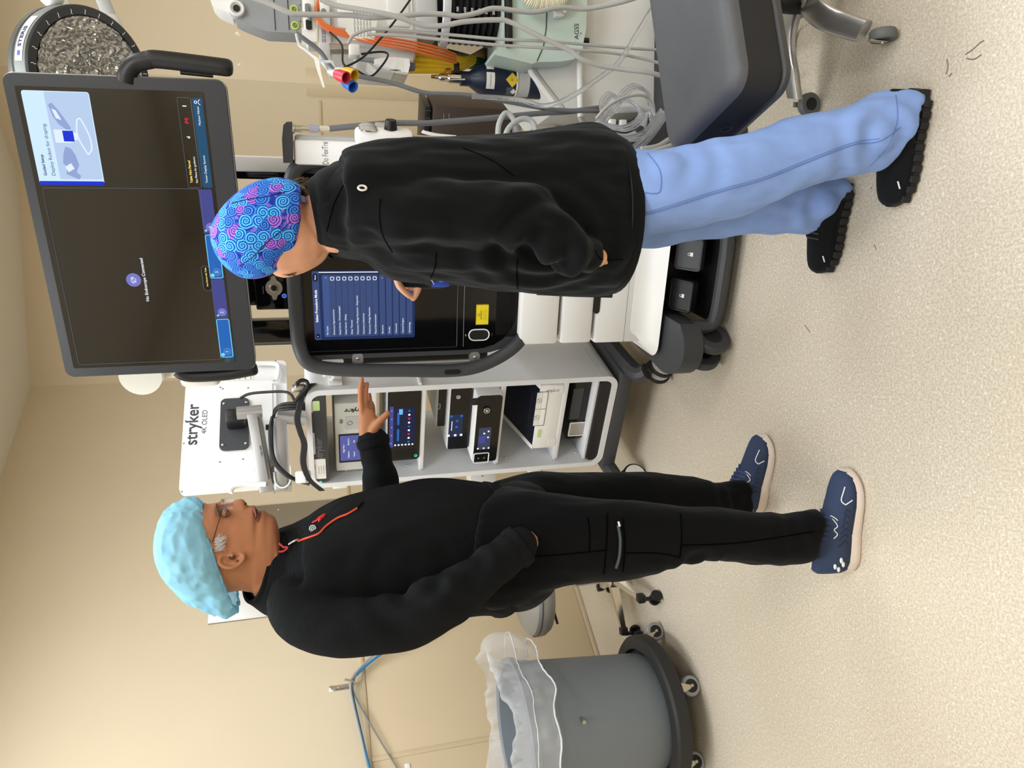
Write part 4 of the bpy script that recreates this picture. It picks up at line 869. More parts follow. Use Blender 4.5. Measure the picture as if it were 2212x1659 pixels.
def head_rings(rows, Yc, n=72, sub=3):
    K = spline([np.array(r, float) for r in rows], sub); R = []
    for r in K:
        A = ony(r[0], r[1], Yc); B = ony(r[0], r[2], Yc); c = (A+B)/2; w_ = (A-B)/2; f = nrm(w_); L = np.linalg.norm(w_); px = L*2/(abs(r[2]-r[1])+1e-6)
        e = nrm(np.cross((0, 0, 1), f)); ring = []
        for j in range(n):
            a = 2*math.pi*j/n; ca, sa = math.cos(a), math.sin(a)
            la = r[3]*math.copysign(abs(sa)**.88, sa); fo = L*math.copysign(abs(ca)**.88, ca)
            if ca > 0:
                fo += r[4]*px*math.exp(-(la/r[5])**2)
                fo -= r[6]*math.exp(-((abs(la)-.032)/.016)**2)*ca
            ring.append(c+f*fo+e*la)
        R.append(ring)
    return R
bod = MB()
bod.loft(head_rings(head, YH))
neck = [(560, 1172, 548, 1285, 1.825, .058), (600, 1172, 590, 1296, 1.83, .062), (650, 1190, 640, 1300, 1.85, .055), (720, 1190, 715, 1300, 1.86, .06)]
bod.loft(rings_px(neck)); bod.loft(rings_px(torso[4:-1], scale=.82)); bod.loft(rings_px(leg_n[:-1], scale=.76)); bod.loft(rings_px(leg_f[:-1], scale=.74))
limb(bod, arm_n, [r*.68 for r in arm_nr]); limb(bod, arm_f[:-1], [r*.7 for r in arm_fr[:-1]])
# near hand, mostly in the trouser pocket
limb(bod, [(1110, 1184, 1.655), (1145, 1164, 1.685), (1185, 1152, 1.72)], [.032, .036, .028])
for i in range(4): limb(bod, [(1180, 1162-i*7, 1.71+i*.008), (1215, 1156-i*7, 1.73+i*.008), (1240, 1152-i*7, 1.75+i*.006)], [.009, .0085, .007], 8)
limb(bod, [(1140, 1146, 1.69), (1165, 1138, 1.71), (1185, 1134, 1.73)], [.011, .010, .009], 8)
# far hand, stretched out
limb(bod, [(808, 985, 2.05), (800, 955, 2.04)], [.030, .027])
palm = [(776, 952, 818, 950, 2.04, .018), (775, 930, 822, 926, 2.035, .019), (774, 908, 819, 910, 2.03, .018), (775, 892, 812, 896, 2.028, .015), (777, 880, 806, 884, 2.028, .012)]
bod.loft(rings_px(palm, 24, .85))
for pts, rr in (([(782, 892, 2.022), (779, 862, 2.016), (779, 838, 2.018), (782, 819, 2.022)], [.0088, .0082, .0074, .0062]),
                ([(790, 890, 2.028), (789, 862, 2.022), (790, 843, 2.024), (793, 829, 2.03)], [.0088, .0082, .0075, .0062]),
                ([(799, 892, 2.038), (799, 874, 2.036), (799, 862, 2.042), (798, 852, 2.05)], [.0080, .0075, .0068, .0058]),
                ([(806, 894, 2.048), (806, 884, 2.05), (805, 876, 2.056), (803, 869, 2.062)], [.0072, .0068, .0060, .0052]),
                ([(806, 928, 2.02), (818, 912, 2.01), (829, 901, 2.004), (837, 893, 2.0)], [.0145, .0120, .0102, .0085])):
    limb(bod, pts, rr, 10)
# feet inside the shoes
for h, tt in (((-.535, 1.675), (-.32, 1.652)), ((-.445, 2.078), (-.245, 2.022))):
    bod.tube([(h[0]+.03, h[1], .052), ((h[0]+tt[0])/2, (h[1]+tt[1])/2, .050), (tt[0], tt[1], .042)], [.022, .022, .012], 12)
    bod.tube([(h[0]+.07, h[1], .055), (h[0]+.075, h[1]-.02, .2)], [.020, .026], 12)
# ear on the near side
er = ony(499, 1209, YH-.073)
def earmesh(mb, px, py, Y, s=1., flip=1):
    rim = spline([ony(px+dx*s, py+dy*s, Y+dz) for dx, dy, dz in ((2, -9, .004), (-14, -10, .002), (-24, -3, -.004), (-25, 8, -.009), (-14, 16, -.012), (2, 17, -.011), (14, 12, -.007), (24, 3, -.003), (28, -6, .001), (22, -12, .005), (10, -12, .006))], 5, True)
    mb.tube(rim, .0048, 8, closed=True)
    c = np.mean(rim, 0); 
    mb.loft([[c+(p-c)*f+np.array([0, .006, 0])*(1-f) for p in rim] for f in (1, .7, .4, .1)], cap=False)
    mb.tube(spline([ony(px+dx*s, py+dy*s, Y-.002) for dx, dy in ((-14, 3), (-8, 8), (4, 8), (10, 4))], 4), .0042, 8)
    mb.ball(ony(px+2*s, py-9*s, Y-.001), .006, 6)
earmesh(bod, 499, 1209, YH-.074)
V, N, F = fuse(bod, .0030, 2)
body = mesh_obj('body', V, F, M_skinm, man)
# --- face details
for sg in (-1, 1):
    Yl = YH+sg*.036
    mb = MB(); mb.ball(ony(487, 1109 if sg < 0 else 1104, YH+sg*.040), .0105, 10); obj('eyelid', mb, mat('lid_skin', (140, 92, 66), .5), man)
    mb = MB(); mb.tube(spline([ony(x, y, YH+sg*d) for x, y, d in ((488, 1096, .040), (490.5, 1103, .0475), (489.5, 1111, .0525), (487, 1117, .056))], 4), .0011, 6); obj('lash_line', mb, mat('dark_lash', (35, 24, 18), .6), man)
    mb = MB(); P = spline([ony(x, y, YH+sg*d) for x, y, d in ((468, 1089, .022), (467, 1096, .036), (469, 1105, .048), (474, 1114, .0565))], 5)
    mb.tube(P, [.0016+.0022*math.sin(math.pi*i/(len(P)-1)) for i in range(len(P))], 6); obj('eyebrow', mb, mat('grey_brow', (82, 66, 56), .8), man)
mb = MB(); mb.tube(spline([ony(x, y, Y_) for x, y, Y_ in ((553, 1120, YH-.046), (554, 1112, YH-.040), (554.5, 1104, YH-.026), (554.5, 1101, YH), (554.5, 1104, YH+.026), (553, 1116, YH+.042))], 5), .0016, 6); obj('mouth_gap', mb, mat('mouth_dark', (42, 22, 18), .5), man)
M_lip = mat('lip_skin', (128, 78, 66), .45)
for lv, fr_y, r_ in ((548.5, 1095, .0032), (562.5, 1106, .0036)):
    mb = MB(); P = spline([ony(lv+(554-lv)*f, fr_y+q, YH+d) for q, d, f in ((21, -.044, .9), (12, -.036, .5), (4, -.020, .1), (0.5, 0, 0), (4, .020, .1), (14, .038, .6))], 5); mb.tube(P, [r_*(.35+.65*math.sin(math.pi*i/(len(P)-1))) for i in range(len(P))], 8); obj('lip', mb, M_lip, man)
mb = MB(); mb.ball(ony(530, 1088, YH-.009), .0032, 6); obj('nostril', mb, MATS['mouth_dark'], man)
mb = MB(); mb.ball(ony(501, 1204, YH-.077), .0052, 7, (1, .5, 1.4)); obj('ear_hollow', mb, mat('ear_dark', (74, 42, 28), .7), man)
mb = MB()
for i in range(150):
    y0 = random.uniform(1163, 1192); x0 = random.uniform(462, 474); l_ = random.uniform(8, 17); Y_ = YH-.0785-random.uniform(0, .003)
    mb.tube([ony(x0, y0, Y_), ony(x0+l_*.5, y0-2, Y_-.001), ony(x0+l_, y0-5+random.uniform(-8, 5), Y_+.001)], .0003, 4)
for i in range(50):
    y0 = random.uniform(1236, 1268); x0 = 492+(y0-1236)*.45+random.uniform(0, 4); l_ = random.uniform(7, 14)
    mb.tube([ony(x0, y0, YH-.060+abs(y0-1236)*.0006), ony(x0+l_, y0+2, YH-.058+abs(y0-1236)*.0006)], .0008, 4)
obj('hair', mb, M_hair_g, man, kind='stuff')
# --- glasses
gl = MB(); gl.tube([ony(481, 1098, YH-.066), ony(470, 1135, YH-.077), ony(459, 1172, YH-.082)], .0009, 6)
gl.tube([ony(481, 1092, YH+.060), ony(470, 1130, YH+.075)], .0009, 6); gl.tube(spline([ony(483, 1083, YH-.016), ony(480, 1079, YH), ony(483, 1083, YH+.016)], 4), .0011, 6)
g_ = obj('glasses', gl, mat('dark_wire', (40, 34, 30), .35, .8), man)
M_lens = mat('lens_glass', (240, 244, 250), .03, trans=1., ior=1.2, alpha=.35)
for sg in (-1, 1):
    c = ony(490, 1088, YH+sg*.042); mb = MB(); ax = (nrm(np.array([-.45*abs(1), sg*.9, -.0])), nrm(np.array([.9, sg*.45, .0])), np.array([0, 0, 1.])); mb.rbox(c, (.042, .0022, .030), .008, ax); obj('lens', mb, M_lens, g_)
# --- bouffant cap
capr = [(440, 1094, 514, 1312, YH, .080), (434, 1088, 508, 1320, YH, .092), (424, 1081, 492, 1326, YH, .102), (408, 1079, 470, 1322, YH, .107), (392, 1083, 440, 1311, YH, .108), (372, 1092, 412, 1297, YH, .104), (356, 1108, 385, 1275, YH, .093), (344, 1130, 362, 1250, YH, .073), (337, 1160, 345, 1222, YH, .044), (334, 1186, 337, 1202, YH, .012)]
R = rings_px(capr, 120, .92, 8); Rn = []
for i, ring in enumerate(R):
    c = np.mean(ring, 0); q = []; t_ = i/len(R)
    for j, p in enumerate(ring):
        a = 2*math.pi*j/len(ring)
        pl = math.exp(-(t_/.12)**2)*(.055*math.sin(a*26+mnoise.noise(Vector((math.cos(a)*2, math.sin(a)*2, 1.)))*7))
        v = Vector((p[0]*17, p[1]*17, p[2]*17)); w1 = 1-abs(mnoise.noise(v+Vector((3, 5, 1)))); w2 = 1-abs(mnoise.noise(v*2.3))
        w3 = 1-abs(mnoise.noise(Vector((p[0]*60+math.cos(a)*4, p[1]*30, p[2]*22+9)))); q.append(c+(p-c)*(1+pl-.16*(1-w1)**1.2-.09*(1-w2)-.06*(1-w3)+.075))
    Rn.append(q)
cap_m = mat('cap_blue_mesh', (150, 214, 254), .75, spec=.2, noise=(34, .26), bump=(500, .25, .0008)); 
def cap_nodes():
    nt = cap_m.node_tree; b = nt.nodes['Principled BSDF']; out = [n for n in nt.nodes if n.type == 'OUTPUT_MATERIAL'][0]
    tr = nt.nodes.new('ShaderNodeBsdfTransparent'); tl = nt.nodes.new('ShaderNodeBsdfTranslucent'); tl.inputs[0].default_value = (*lin((170, 228, 252)), 1)
    a = nt.nodes.new('ShaderNodeMixShader'); a.inputs[0].default_value = .30; c = nt.nodes.new('ShaderNodeMixShader'); c.inputs[0].default_value = .16
    nt.links.new(b.outputs[0], a.inputs[1]); nt.links.new(tl.outputs[0], a.inputs[2]); nt.links.new(a.outputs[0], c.inputs[1]); nt.links.new(tr.outputs[0], c.inputs[2]); nt.links.new(c.outputs[0], out.inputs[0])
cap_nodes(); crumple(cap_m, 17, .9, .010)
mb = MB(); mb.loft(Rn, cap=False); cp = obj('bouffant_cap', mb, cap_m, man, ang=180, label='light blue disposable cap')
P = [Rn[1][j]*1.0 for j in range(0, 120, 2)]; mb = MB(); mb.tube(P, .0028, 6, closed=True); obj('elastic_edge', mb, cap_m, cp)
# --- jacket
jk = MB(); jk.loft(rings_px(torso)); limb(jk, arm_n, arm_nr, 20); limb(jk, arm_f, arm_fr, 20)
V, N, F = fuse(jk, .0065, 6)
def sleeve_folds(V, N, centre_px, Y, amp, freq, width):
    c = ony(*centre_px, Y); d = np.linalg.norm(V-c, axis=1); wgt = np.exp(-(d/width)**2); return wgt*amp*np.sin(d*freq)
V = wrinkle(V, N, .0075, 5.5, (1, 1, .8), 3.)
V = wrinkle(V, N, .0045, 11, (1.6, 1.6, .55), 9.)
V = V+N*(sleeve_folds(V, N, (905, 1255), 1.60, .007, 95, .11))[:, None]+N*(sleeve_folds(V, N, (1010, 1230), 1.60, .005, 120, .09))[:, None]+N*(sleeve_folds(V, N, (830, 1060), 2.05, .005, 120, .10))[:, None]
jac = mesh_obj('jacket', V, F, M_fleece, man, label='black ribbed half-zip fleece')
# collar: stand-up ring, open at the front
def collar(secs, m, par, th=.006, nm='collar', gap=.0, n=40):
    R = rings_px(secs, n, .95, 5); g = int(n*gap); idx = list(range(g, n-g+1)) if g else list(range(n))
    o = [[r[j % n] for j in idx] for r in R]; inn = [[np.mean(r, 0)+(r[j % n]-np.mean(r, 0))*(1-th/np.linalg.norm(r[j % n]-np.mean(r, 0))) for j in idx] for r in R]
    mb = MB(); prof = o+inn[::-1]; mb.loft(prof+[prof[0]], cap=False, closed=not g)
    return obj(nm, mb, m, par, ang=180)
collar([(612, 1150, 590, 1334, 1.845, .108), (596, 1154, 565, 1322, 1.84, .094), (580, 1158, 545, 1308, 1.835, .082), (568, 1162, 531, 1300, 1.83, .078)], M_fleece, jac, .008, gap=.03)
# zip: orange line on the chest, near side of the front
def on_torso(x, fy, a_deg, secs=torso, off=.004):
    """point on the jacket surface at level x, angle from the front towards the camera"""
    R = rings_px(secs, 72, .9, 10); lv = [np.mean(r, 0) for r in R]
    tgt = ony(x, fy, YT)[2]; i = int(np.argmin([abs(c[2]-tgt) for c in lv])); r = R[i]; c = lv[i]
    best = r[int(round(a_deg/5)) % 72]
    return best+nrm(best-c)*off
sgn = 1 if on_torso(750, 1100, 45)[1] < YT else -1
def zpt(x, ang): return on_torso(x, 1100, ang*sgn)
from mathutils.bvhtree import BVHTree
def bvh_of(V, F): return BVHTree.FromPolygons([Vector(p) for p in V], F)
jb = bvh_of(V, F)
def shoot(b, x, y, off=.003):
    """point of a surface met by the ray through a photo point, lifted a little off it"""
    d = nrm(ray(x, y)); h = b.ray_cast(Vector(CAM), Vector(d))
    if h[0] is None: return None
    return np.array(h[0])+np.array(h[1])*off*(1 if np.dot(np.array(h[1]), d) < 0 else -1)
def drape(b, pts, k=6, off=.003):
    P = [shoot(b, p[0], p[1], off) for p in spline([np.array(q, float) for q in pts], k)]; return [p for p in P if p is not None]
M_or = mat('orange_tape', (214, 74, 44), .6)
mb = MB(); mb.tube(drape(jb, [(645, 1170), (668, 1163), (690, 1154), (706, 1138), (730, 1121), (752, 1112), (772, 1100)]), .0024, 8); zp_ = obj('zipper', mb, M_or, jac)
mb = MB(); mb.tube(drape(jb, [(772, 1100), (778, 1092), (784, 1086)]), .0036, 6); obj('zip_garage', mb, M_trm, jac)
mb = MB(); P = drape(jb, [(626, 1180), (640, 1172), (648, 1168)], 4, .006); mb.tube(P, .0032, 8); obj('zip_pull', mb, M_steel, zp_)
mb = MB(); mb.tube([ony(603, 1174, 1.77), ony(612, 1182, 1.762), ony(622, 1182, 1.757)], .0024, 6); mb.tube([ony(603, 1192, 1.765), ony(612, 1191, 1.757), ony(622, 1184, 1.757)], .0024, 6); obj('zip_lining', mb, mat('red_tape', (176, 40, 40), .6), zp_)
p = shoot(jb, 677, 1144, .004); nn = nrm(CAM-p)
mb = MB(); mb.cyl(p-nn*.003, p+nn*.0015, .0085, n=24); lg = obj('round_badge', mb, mat('badge_grey', (120, 124, 134), .5), jac)
Lf = Frame(p+nn*.0018, 0); mb = MB(); Lf.ring(mb, 0, 0, .0070, .0, .0008); Lf.ring(mb, -.001, 0, .0032, .0, .0007); obj('badge_ring', mb, M_inkw, lg)
M_red = mat('red_thread', (216, 46, 44), .6)
mb = MB(); P = drape(jb, [(676, 1131), (684, 1127), (690, 1124), (697, 1121)], 4); mb.tube(P, [.002]*len(P), 6); obj('embroidered_logo', mb, M_red, jac)
mb = MB(); P = drape(jb, [(690, 1129), (694, 1122), (700, 1117), (703, 1112)], 4); mb.tube(P, [.0045*math.sin(math.pi*(i+.6)/(len(P)+.3))+.001 for i in range(len(P))], 6); obj('embroidered_logo', mb, M_red, jac)
mb = MB(); P = drape(jb, [(686, 1124), (690, 1119)], 4); mb.tube(P, .0016, 6); obj('embroidered_logo', mb, M_red, jac)
# cuff bands
def band(pts, Y, rr, m, par, nm='cuff', ln=.012):
    A = ony(*pts[0], Y); B = ony(*pts[1], Y); mb = MB(); mb.tube([A, A+(B-A)*.3, A+(B-A)*.7, B], [rr*.97, rr, rr, rr*.97], 24); return obj(nm, mb, m, par)
band(((808, 962), (804, 947)), 2.042, .0465, M_fleece, jac)
band(((1108, 1190), (1128, 1174)), 1.643, .051, M_fleece, jac)
# hem band
collar([(1052, 1041, 1058, 1326, YT, .194), (1066, 1043, 1074, 1326, YT, .194), (1080, 1048, 1088, 1320, YT, .190)], M_fleece, jac, .006, 'hem_band')
# --- trousers
tr = MB(); tr.loft(rings_px([(1050, 1056, 1054, 1306, YT, .175), (1090, 1046, 1096, 1312, YT, .180), (1130, 1040, 1136, 1302, YT, .172), (1165, 1050, 1170, 1278, YT, .15)])); tr.loft(rings_px(leg_n)); tr.loft(rings_px(leg_f))
V, N, F = fuse(tr, .0065, 6)
V = wrinkle(V, N, .006, 6, (1, 1, .6), 21.); V = wrinkle(V, N, .004, 14, (1.4, 1.4, .6), 5.)
for cpx, Y_, am in (((1500, 1205), 1.66, .004), ((1740, 1160), 1.65, .006), ((1590, 1080), 2.0, .005)): V = V+N*(sleeve_folds(V, N, cpx, Y_, am, 130, .08))[:, None]
trs = mesh_obj('trousers', V, F, M_trm, man, label='black cargo trousers'); tb_ = bvh_of(V, F)
M_seam = mat('seam_dark', (3, 3, 4), 1., spec=.05); M_zipg = mat('charcoal_zip', (58, 66, 68), .6)
mb = MB(); mb.tube(drape(tb_, [(1334, 1135), (1339, 1165), (1337, 1200), (1330, 1225)]), .0038, 6); zz_ = obj('pocket_zipper', mb, M_zipg, trs)
mb = MB(); mb.tube(drape(tb_, [(1334, 1128), (1337, 1138)], 3, .005), .0035, 6); obj('zip_pull', mb, M_steel, zz_)
for pts in ([(1350, 1195), (1400, 1194), (1440, 1197), (1470, 1204)], [(1470, 1178), (1600, 1172), (1760, 1148)], [(1160, 1202), (1230, 1196), (1310, 1188)], [(1312, 1110), (1310, 1170), (1304, 1240)], [(1345, 1120), (1350, 1180), (1345, 1235)], [(1470, 1110), (1472, 1160), (1468, 1205)], [(1270, 1118), (1274, 1160), (1272, 1190)]):
    mb = MB(); P = drape(tb_, pts, 8, .0005)
    if len(P) > 2: mb.tube(P, .0016, 6); obj('stitched_seam', mb, M_seam, trs)
# ------------------------------------------------------------------ shoes
def shoe(par, heel, toe, W_, prof, m_up, m_sole, sole_h, nm='shoe', z0=0., chunky=False):
    heel = np.array([*heel, 0.]); toe = np.array([*toe, 0.]); L = np.linalg.norm(toe-heel); f = (toe-heel)/L; s_ = np.array([-f[1], f[0], 0])
    _t = [0, .02, .06, .14, .25, .40, .55, .68, .80, .88, .94, .98, 1.]; _w = [.12, .40, .62, .80, .84, .82, .92, 1.0, .96, .84, .64, .38, .10]
    def outl(t_): return W_*float(np.interp(t_, _t, _w))
    ts = np.linspace(0.0, 1., 40); rings = []
    mbS = MB(); n = 22
    for t_ in ts:      # sole, rockered
        hw_ = max(outl(t_), .006)*1.03; b0 = .012*max(0, (t_-.72)/.28)**2+.012*max(0, (.12-t_)/.12)**2; top = sole_h*(1.0-.38*t_)+.010*max(0, (t_-.8)/.2)**2
        c = heel+f*L*t_
        rings.append([c+s_*hw_*x_*(1.0 if z_ < .6 else .93)+np.array([0, 0, z0+b0+(top-b0)*z_]) for x_, z_ in ((-1, .15), (-1.02, .5), (-.98, 1), (0, 1), (.98, 1), (1.02, .5), (1, .15), (.9, 0), (0, 0), (-.9, 0))])
    mbS.loft(rings); 
    root = None
    mbU = MB(); rings = []
    for t_ in np.linspace(.015, .985, 44):
        hw_ = max(outl(t_), .006)*.98; zb_ = z0+sole_h*(1.0-.38*t_)*.8+.010*max(0, (t_-.8)/.2)**2; zt_ = np.interp(t_, [p_[0] for p_ in prof], [p_[1] for p_ in prof])
        c = heel+f*L*t_; ring = []
        for j in range(n):
            a = 2*math.pi*j/n; ca, sa = math.cos(a), math.sin(a); x_ = hw_*math.copysign(abs(ca)**.75, ca)
            z_ = zb_+(zt_-zb_)*(max(0, sa)**.8) if sa > 0 else zb_
            x_ *= (1-.42*max(0, sa)**2*min(1, (zt_-zb_)/.06))
            ring.append(c+s_*x_+np.array([0, 0, z_]))
        rings.append(ring)
    mbU.loft(rings); up = obj(nm, mbU, m_up, par, ang=180)
    so = obj('sole', mbS, m_sole, up, ang=50)
    return up, heel, f, s_, L
M_navy = fabric('navy_mesh_upper', (56, 68, 96), sheen=.05, fine=(900, .5, .0008), rough=.8); M_wsole = mat('white_foam_sole', (232, 220, 212), .7, bump=(60, .4, .004)); M_navyl = mat('navy_lace', (64, 80, 118), .7)
prof_r = [(0, .10), (.05, .122), (.18, .115), (.32, .122), (.44, .110), (.58, .088), (.72, .072), (.86, .060), (.95, .052), (1., .040)]
M_refl = mat('white_reflective', (236, 238, 240), .4)
def runner(heel, toe, lab):
    up, h, f, s_, L = shoe(man, heel, toe, .050, prof_r, M_navy, M_wsole, .044); up['label'] = lab
    UV_ = [v.co for v in up.data.vertices]; O = ORG[up.name]; b = bvh_of([np.array(v)+O for v in UV_], [tuple(p.vertices) for p in up.data.polygons])
    near = -s_ if s_[1] > 0 else s_       # the side facing the camera
    def sp(t_, side, hz, off=.0015):     # point on the upper: t along the foot, side offset, looking from outside
        c = h+f*L*t_; src = c+near*side*.2+np.array([0, 0, hz]); d = nrm(np.array([c[0], c[1], hz*.9+.01])-src); r = b.ray_cast(Vector(src), Vector(d))
        return (np.array(r[0])+np.array(r[1])*off) if r[0] is not None else None
    def line(pts, r_, m, nm, par=up):
        P = [sp(*q) for q in spline([np.array(p_, float) for p_ in pts], 5)]; P = [p_ for p_ in P if p_ is not None]
        if len(P) > 1: mb = MB(); mb.tube(P, r_, 6); return obj(nm, mb, m, par)
    line([(.86, 1, .045), (.74, 1, .056), (.70, 1, .050)], .0016, M_refl, 'reflective_chevron'); line([(.70, 1, .050), (.745, 1, .034)], .0016, M_refl, 'reflective_chevron')
    line([(.56, .9, .078), (.5, .9, .070), (.46, .9, .078), (.42, .9, .070), (.38, .9, .080)], .0014, M_refl, 'lace_loop')
    line([(.60, .4, .11), (.585, .8, .08), (.55, 1, .068)], .0014, M_refl, 'tongue_edge')
    for i in range(6): line([(.30+i*.06, 1, .068-i*.003), (.36+i*.06, 1, .048), (.33+i*.06, 1, .040)], .0008, mat('navy_dark', (30, 42, 70), .7), 'knit_line')
    for i in range(5):
        c = h+f*L*(.38+i*.045); z_ = np.interp(.38+i*.045, [p_[0] for p_ in prof_r], [p_[1] for p_ in prof_r])
        mb = MB(); mb.tube([c-s_*.026+np.array([0, 0, z_-.014]), c+np.array([0, 0, z_+.004]), c+s_*.026+f*.012+np.array([0, 0, z_-.014])], .0035, 6); obj('lace', mb, M_navyl, up)
    for q in ((.08, .06), (.13, .05), (.17, .058), (.11, .072)):
        P = sp(q[0], 1, q[1]); 
        if P is not None: mb = MB(); mb.ball(P, .008, 6, (1, .3, .6)); obj('heel_reflector', mb, M_refl, up)
    return up
runner((-.555, 1.672), (-.272, 1.640), 'navy running shoe with white sole'); runner((-.462, 2.086), (-.200, 2.008), 'navy running shoe with white sole')
# ------------------------------------------------------------------ the woman
wom = thing('person', (.46, 1.54, 0), 'woman in black fleece jacket, light blue scrub trousers and swirl patterned cap, touching the screen', 'person')
YW = 1.54
wt = [(700, 530, 672, 408, 1.54, .075), (725, 542, 700, 378, 1.54, .115), (755, 552, 735, 348, 1.545, .15), (800, 562, 780, 331, YW, .165), (850, 598, 845, 319, YW, .170), (930, 612, 930, 312, YW, .165), (1000, 618, 1000, 309, YW, .160), (1070, 626, 1070, 302, YW, .160), (1150, 629, 1150, 291, YW, .165), (1220, 633, 1220, 287, YW, .172), (1275, 636, 1268, 288, YW, .176), (1315, 634, 1300, 300, YW, .172)]
wa = [(770, 450, 1.49), (815, 462, 1.44), (870, 462, 1.41), (950, 462, 1.395), (1030, 462, 1.39), (1090, 458, 1.385), (1135, 462, 1.38), (1170, 482, 1.375), (1205, 512, 1.375), (1240, 540, 1.38), (1258, 548, 1.385)]
war = [.058, .066, .066, .062, .060, .062, .060, .057, .052, .045, .040]
waf = [(770, 470, 1.66), (850, 520, 1.70), (940, 565, 1.74), (950, 575, 1.77), (915, 588, 1.80), (880, 596, 1.81)]
wafr = [.058, .060, .055, .053, .046, .038]
wl_n = [(1275, 555, 1270, 345, 1.53, .085), (1300, 552, 1295, 332, 1.515, .10), (1340, 530, 1330, 320, 1.48, .108), (1400, 516, 1395, 322, 1.45, .10), (1470, 500, 1465, 318, 1.44, .095), (1550, 480, 1545, 304, 1.43, .09), (1640, 453, 1630, 283, 1.42, .085), (1710, 420, 1700, 262, 1.415, .082), (1780, 385, 1780, 246, 1.41, .08), (1840, 372, 1850, 218, 1.405, .08), (1890, 363, 1910, 204, 1.40, .082), (1915, 352, 1948, 203, 1.40, .082)]
wl_f = [(1285, 580, 1280, 410, 1.62, .10), (1340, 545, 1340, 380, 1.64, .105), (1420, 535, 1420, 370, 1.65, .098), (1500, 520, 1500, 365, 1.66, .092), (1580, 508, 1580, 362, 1.66, .088), (1650, 503, 1650, 370, 1.66, .084), (1700, 504, 1705, 380, 1.66, .08), (1745, 508, 1770, 384, 1.66, .078), (1768, 495, 1800, 388, 1.66, .075)]
wh = [(488, 530, 486, 486, 1.55, .03), (500, 556, 500, 452, 1.55, .055), (526, 572, 525, 432, 1.55, .075), (560, 581, 552, 418, 1.55, .085), (600, 584, 590, 416, 1.55, .085), (630, 578, 622, 422, 1.55, .078), (655, 572, 645, 424, 1.55, .072), (675, 564, 655, 440, 1.55, .062), (690, 556, 668, 450, 1.55, .055), (697, 545, 675, 452, 1.55, .050)]
bw = MB()
bw.loft(rings_px(wh, 48, .95)); bw.loft(rings_px([(640, 535, 628, 425, 1.55, .054), (680, 534, 662, 428, 1.545, .055), (720, 545, 700, 400, 1.54, .062), (750, 540, 740, 380, 1.54, .09)]))
bw.loft(rings_px(wt[3:-1], scale=.84)); limb(bw, wa, [r*.62 for r in war]); limb(bw, waf, [r*.7 for r in wafr])
bw.loft(rings_px(wl_n[:-1], scale=.66)); bw.loft(rings_px(wl_f[:-1], scale=.66))
# jaw and cheek turned away to the left
limb(bw, [(612, 566, 1.575), (650, 556, 1.575), (680, 545, 1.575), (688, 530, 1.56)], [.034, .032, .026, .024], 14)
# pointing hand
limb(bw, [(880, 590, 1.815), (879, 602, 1.820), (881, 611, 1.822)], [.026, .027, .021])
for pts, rr in (([(902, 600, 1.795), (904, 617, 1.795), (900, 632, 1.80), (893, 645, 1.806)], [.0105, .0098, .0088, .0076]),
                ([(859, 603, 1.795), (863, 617, 1.79), (873, 629, 1.792), (885, 640, 1.80)], [.0112, .0098, .0088, .0076]),
                ([(886, 608, 1.805), (890, 617, 1.80), (884, 620, 1.806), (879, 614, 1.812)], [.0092, .0088, .0085, .008]),
                ([(878, 608, 1.81), (881, 617, 1.806), (876, 619, 1.812), (872, 613, 1.818)], [.0090, .0086, .0082, .0078]),
                ([(870, 606, 1.815), (872, 615, 1.812), (868, 617, 1.818), (865, 611, 1.822)], [.0082, .0080, .0075, .007])):
    limb(bw, pts, rr, 10)
# near hand resting in the jacket pocket
limb(bw, [(1240, 540, 1.385), (1266, 549, 1.392), (1290, 556, 1.402)], [.026, .026, .022])
for i in range(4): limb(bw, [(1288, 562-i*7, 1.40), (1312, 566-i*7, 1.415), (1330, 568-i*7, 1.43)], [.0088, .008, .007], 8)
limb(bw, [(1262, 536, 1.385), (1280, 534, 1.392), (1292, 534, 1.40)], [.0095, .009, .008], 8)
for h, tt in (((.60, 1.365), (.42, 1.425)), ((.475, 1.615), (.30, 1.695))):
    bw.tube([(h[0]-.02, h[1]+.005, .05), ((h[0]+tt[0])/2, (h[1]+tt[1])/2, .048), (tt[0], tt[1], .04)], [.022, .022, .012], 12); bw.tube([(h[0]-.06, h[1]+.02, .05), (h[0]-.06, h[1]+.02, .2)], [.022, .036], 12)
fc = ony(632, 500, 1.55); fd = nrm(np.array([-.6, .8, 0])); fs = np.array([fd[1], -fd[0], 0]); up_ = np.array([0, 0, 1.])   # her face, turned away to the screen
bw.tube([fc+fd*.066+up_*.030, fc+fd*.084+up_*.012, fc+fd*.092-up_*.002, fc+fd*.072-up_*.008], [.006, .009, .0115, .008], 10)
V, N, F = fuse(bw, .0035, 3)
mesh_obj('body', V, F, M_skinw, wom); fb = BVHTree.FromPolygons([Vector(p) for p in V], F)
def facept(sx, uz):
    h_ = fb.ray_cast(Vector(fc+fd*.3+fs*sx+up_*uz), Vector(-fd)); return np.array(h_[0]) if h_[0] is not None else fc+fd*.07+fs*sx+up_*uz
for sg in (-1, 1):
    q = facept(sg*.030, .026); mb = MB(); mb.ball(q-fd*.005, .0085, 8); ey = obj('eye', mb, mat('eye_white', (232, 228, 222), .25), wom); mb = MB(); mb.ball(q+fd*.0015, .004, 6); obj('iris', mb, mat('iris_brown', (70, 46, 30), .3), ey)
    mb = MB(); mb.tube([facept(sg*.018, .040)+fd*.001, facept(sg*.031, .043)+fd*.001, facept(sg*.043, .038)+fd*.001], .0018, 6); obj('eyebrow', mb, M_hair_b, wom)
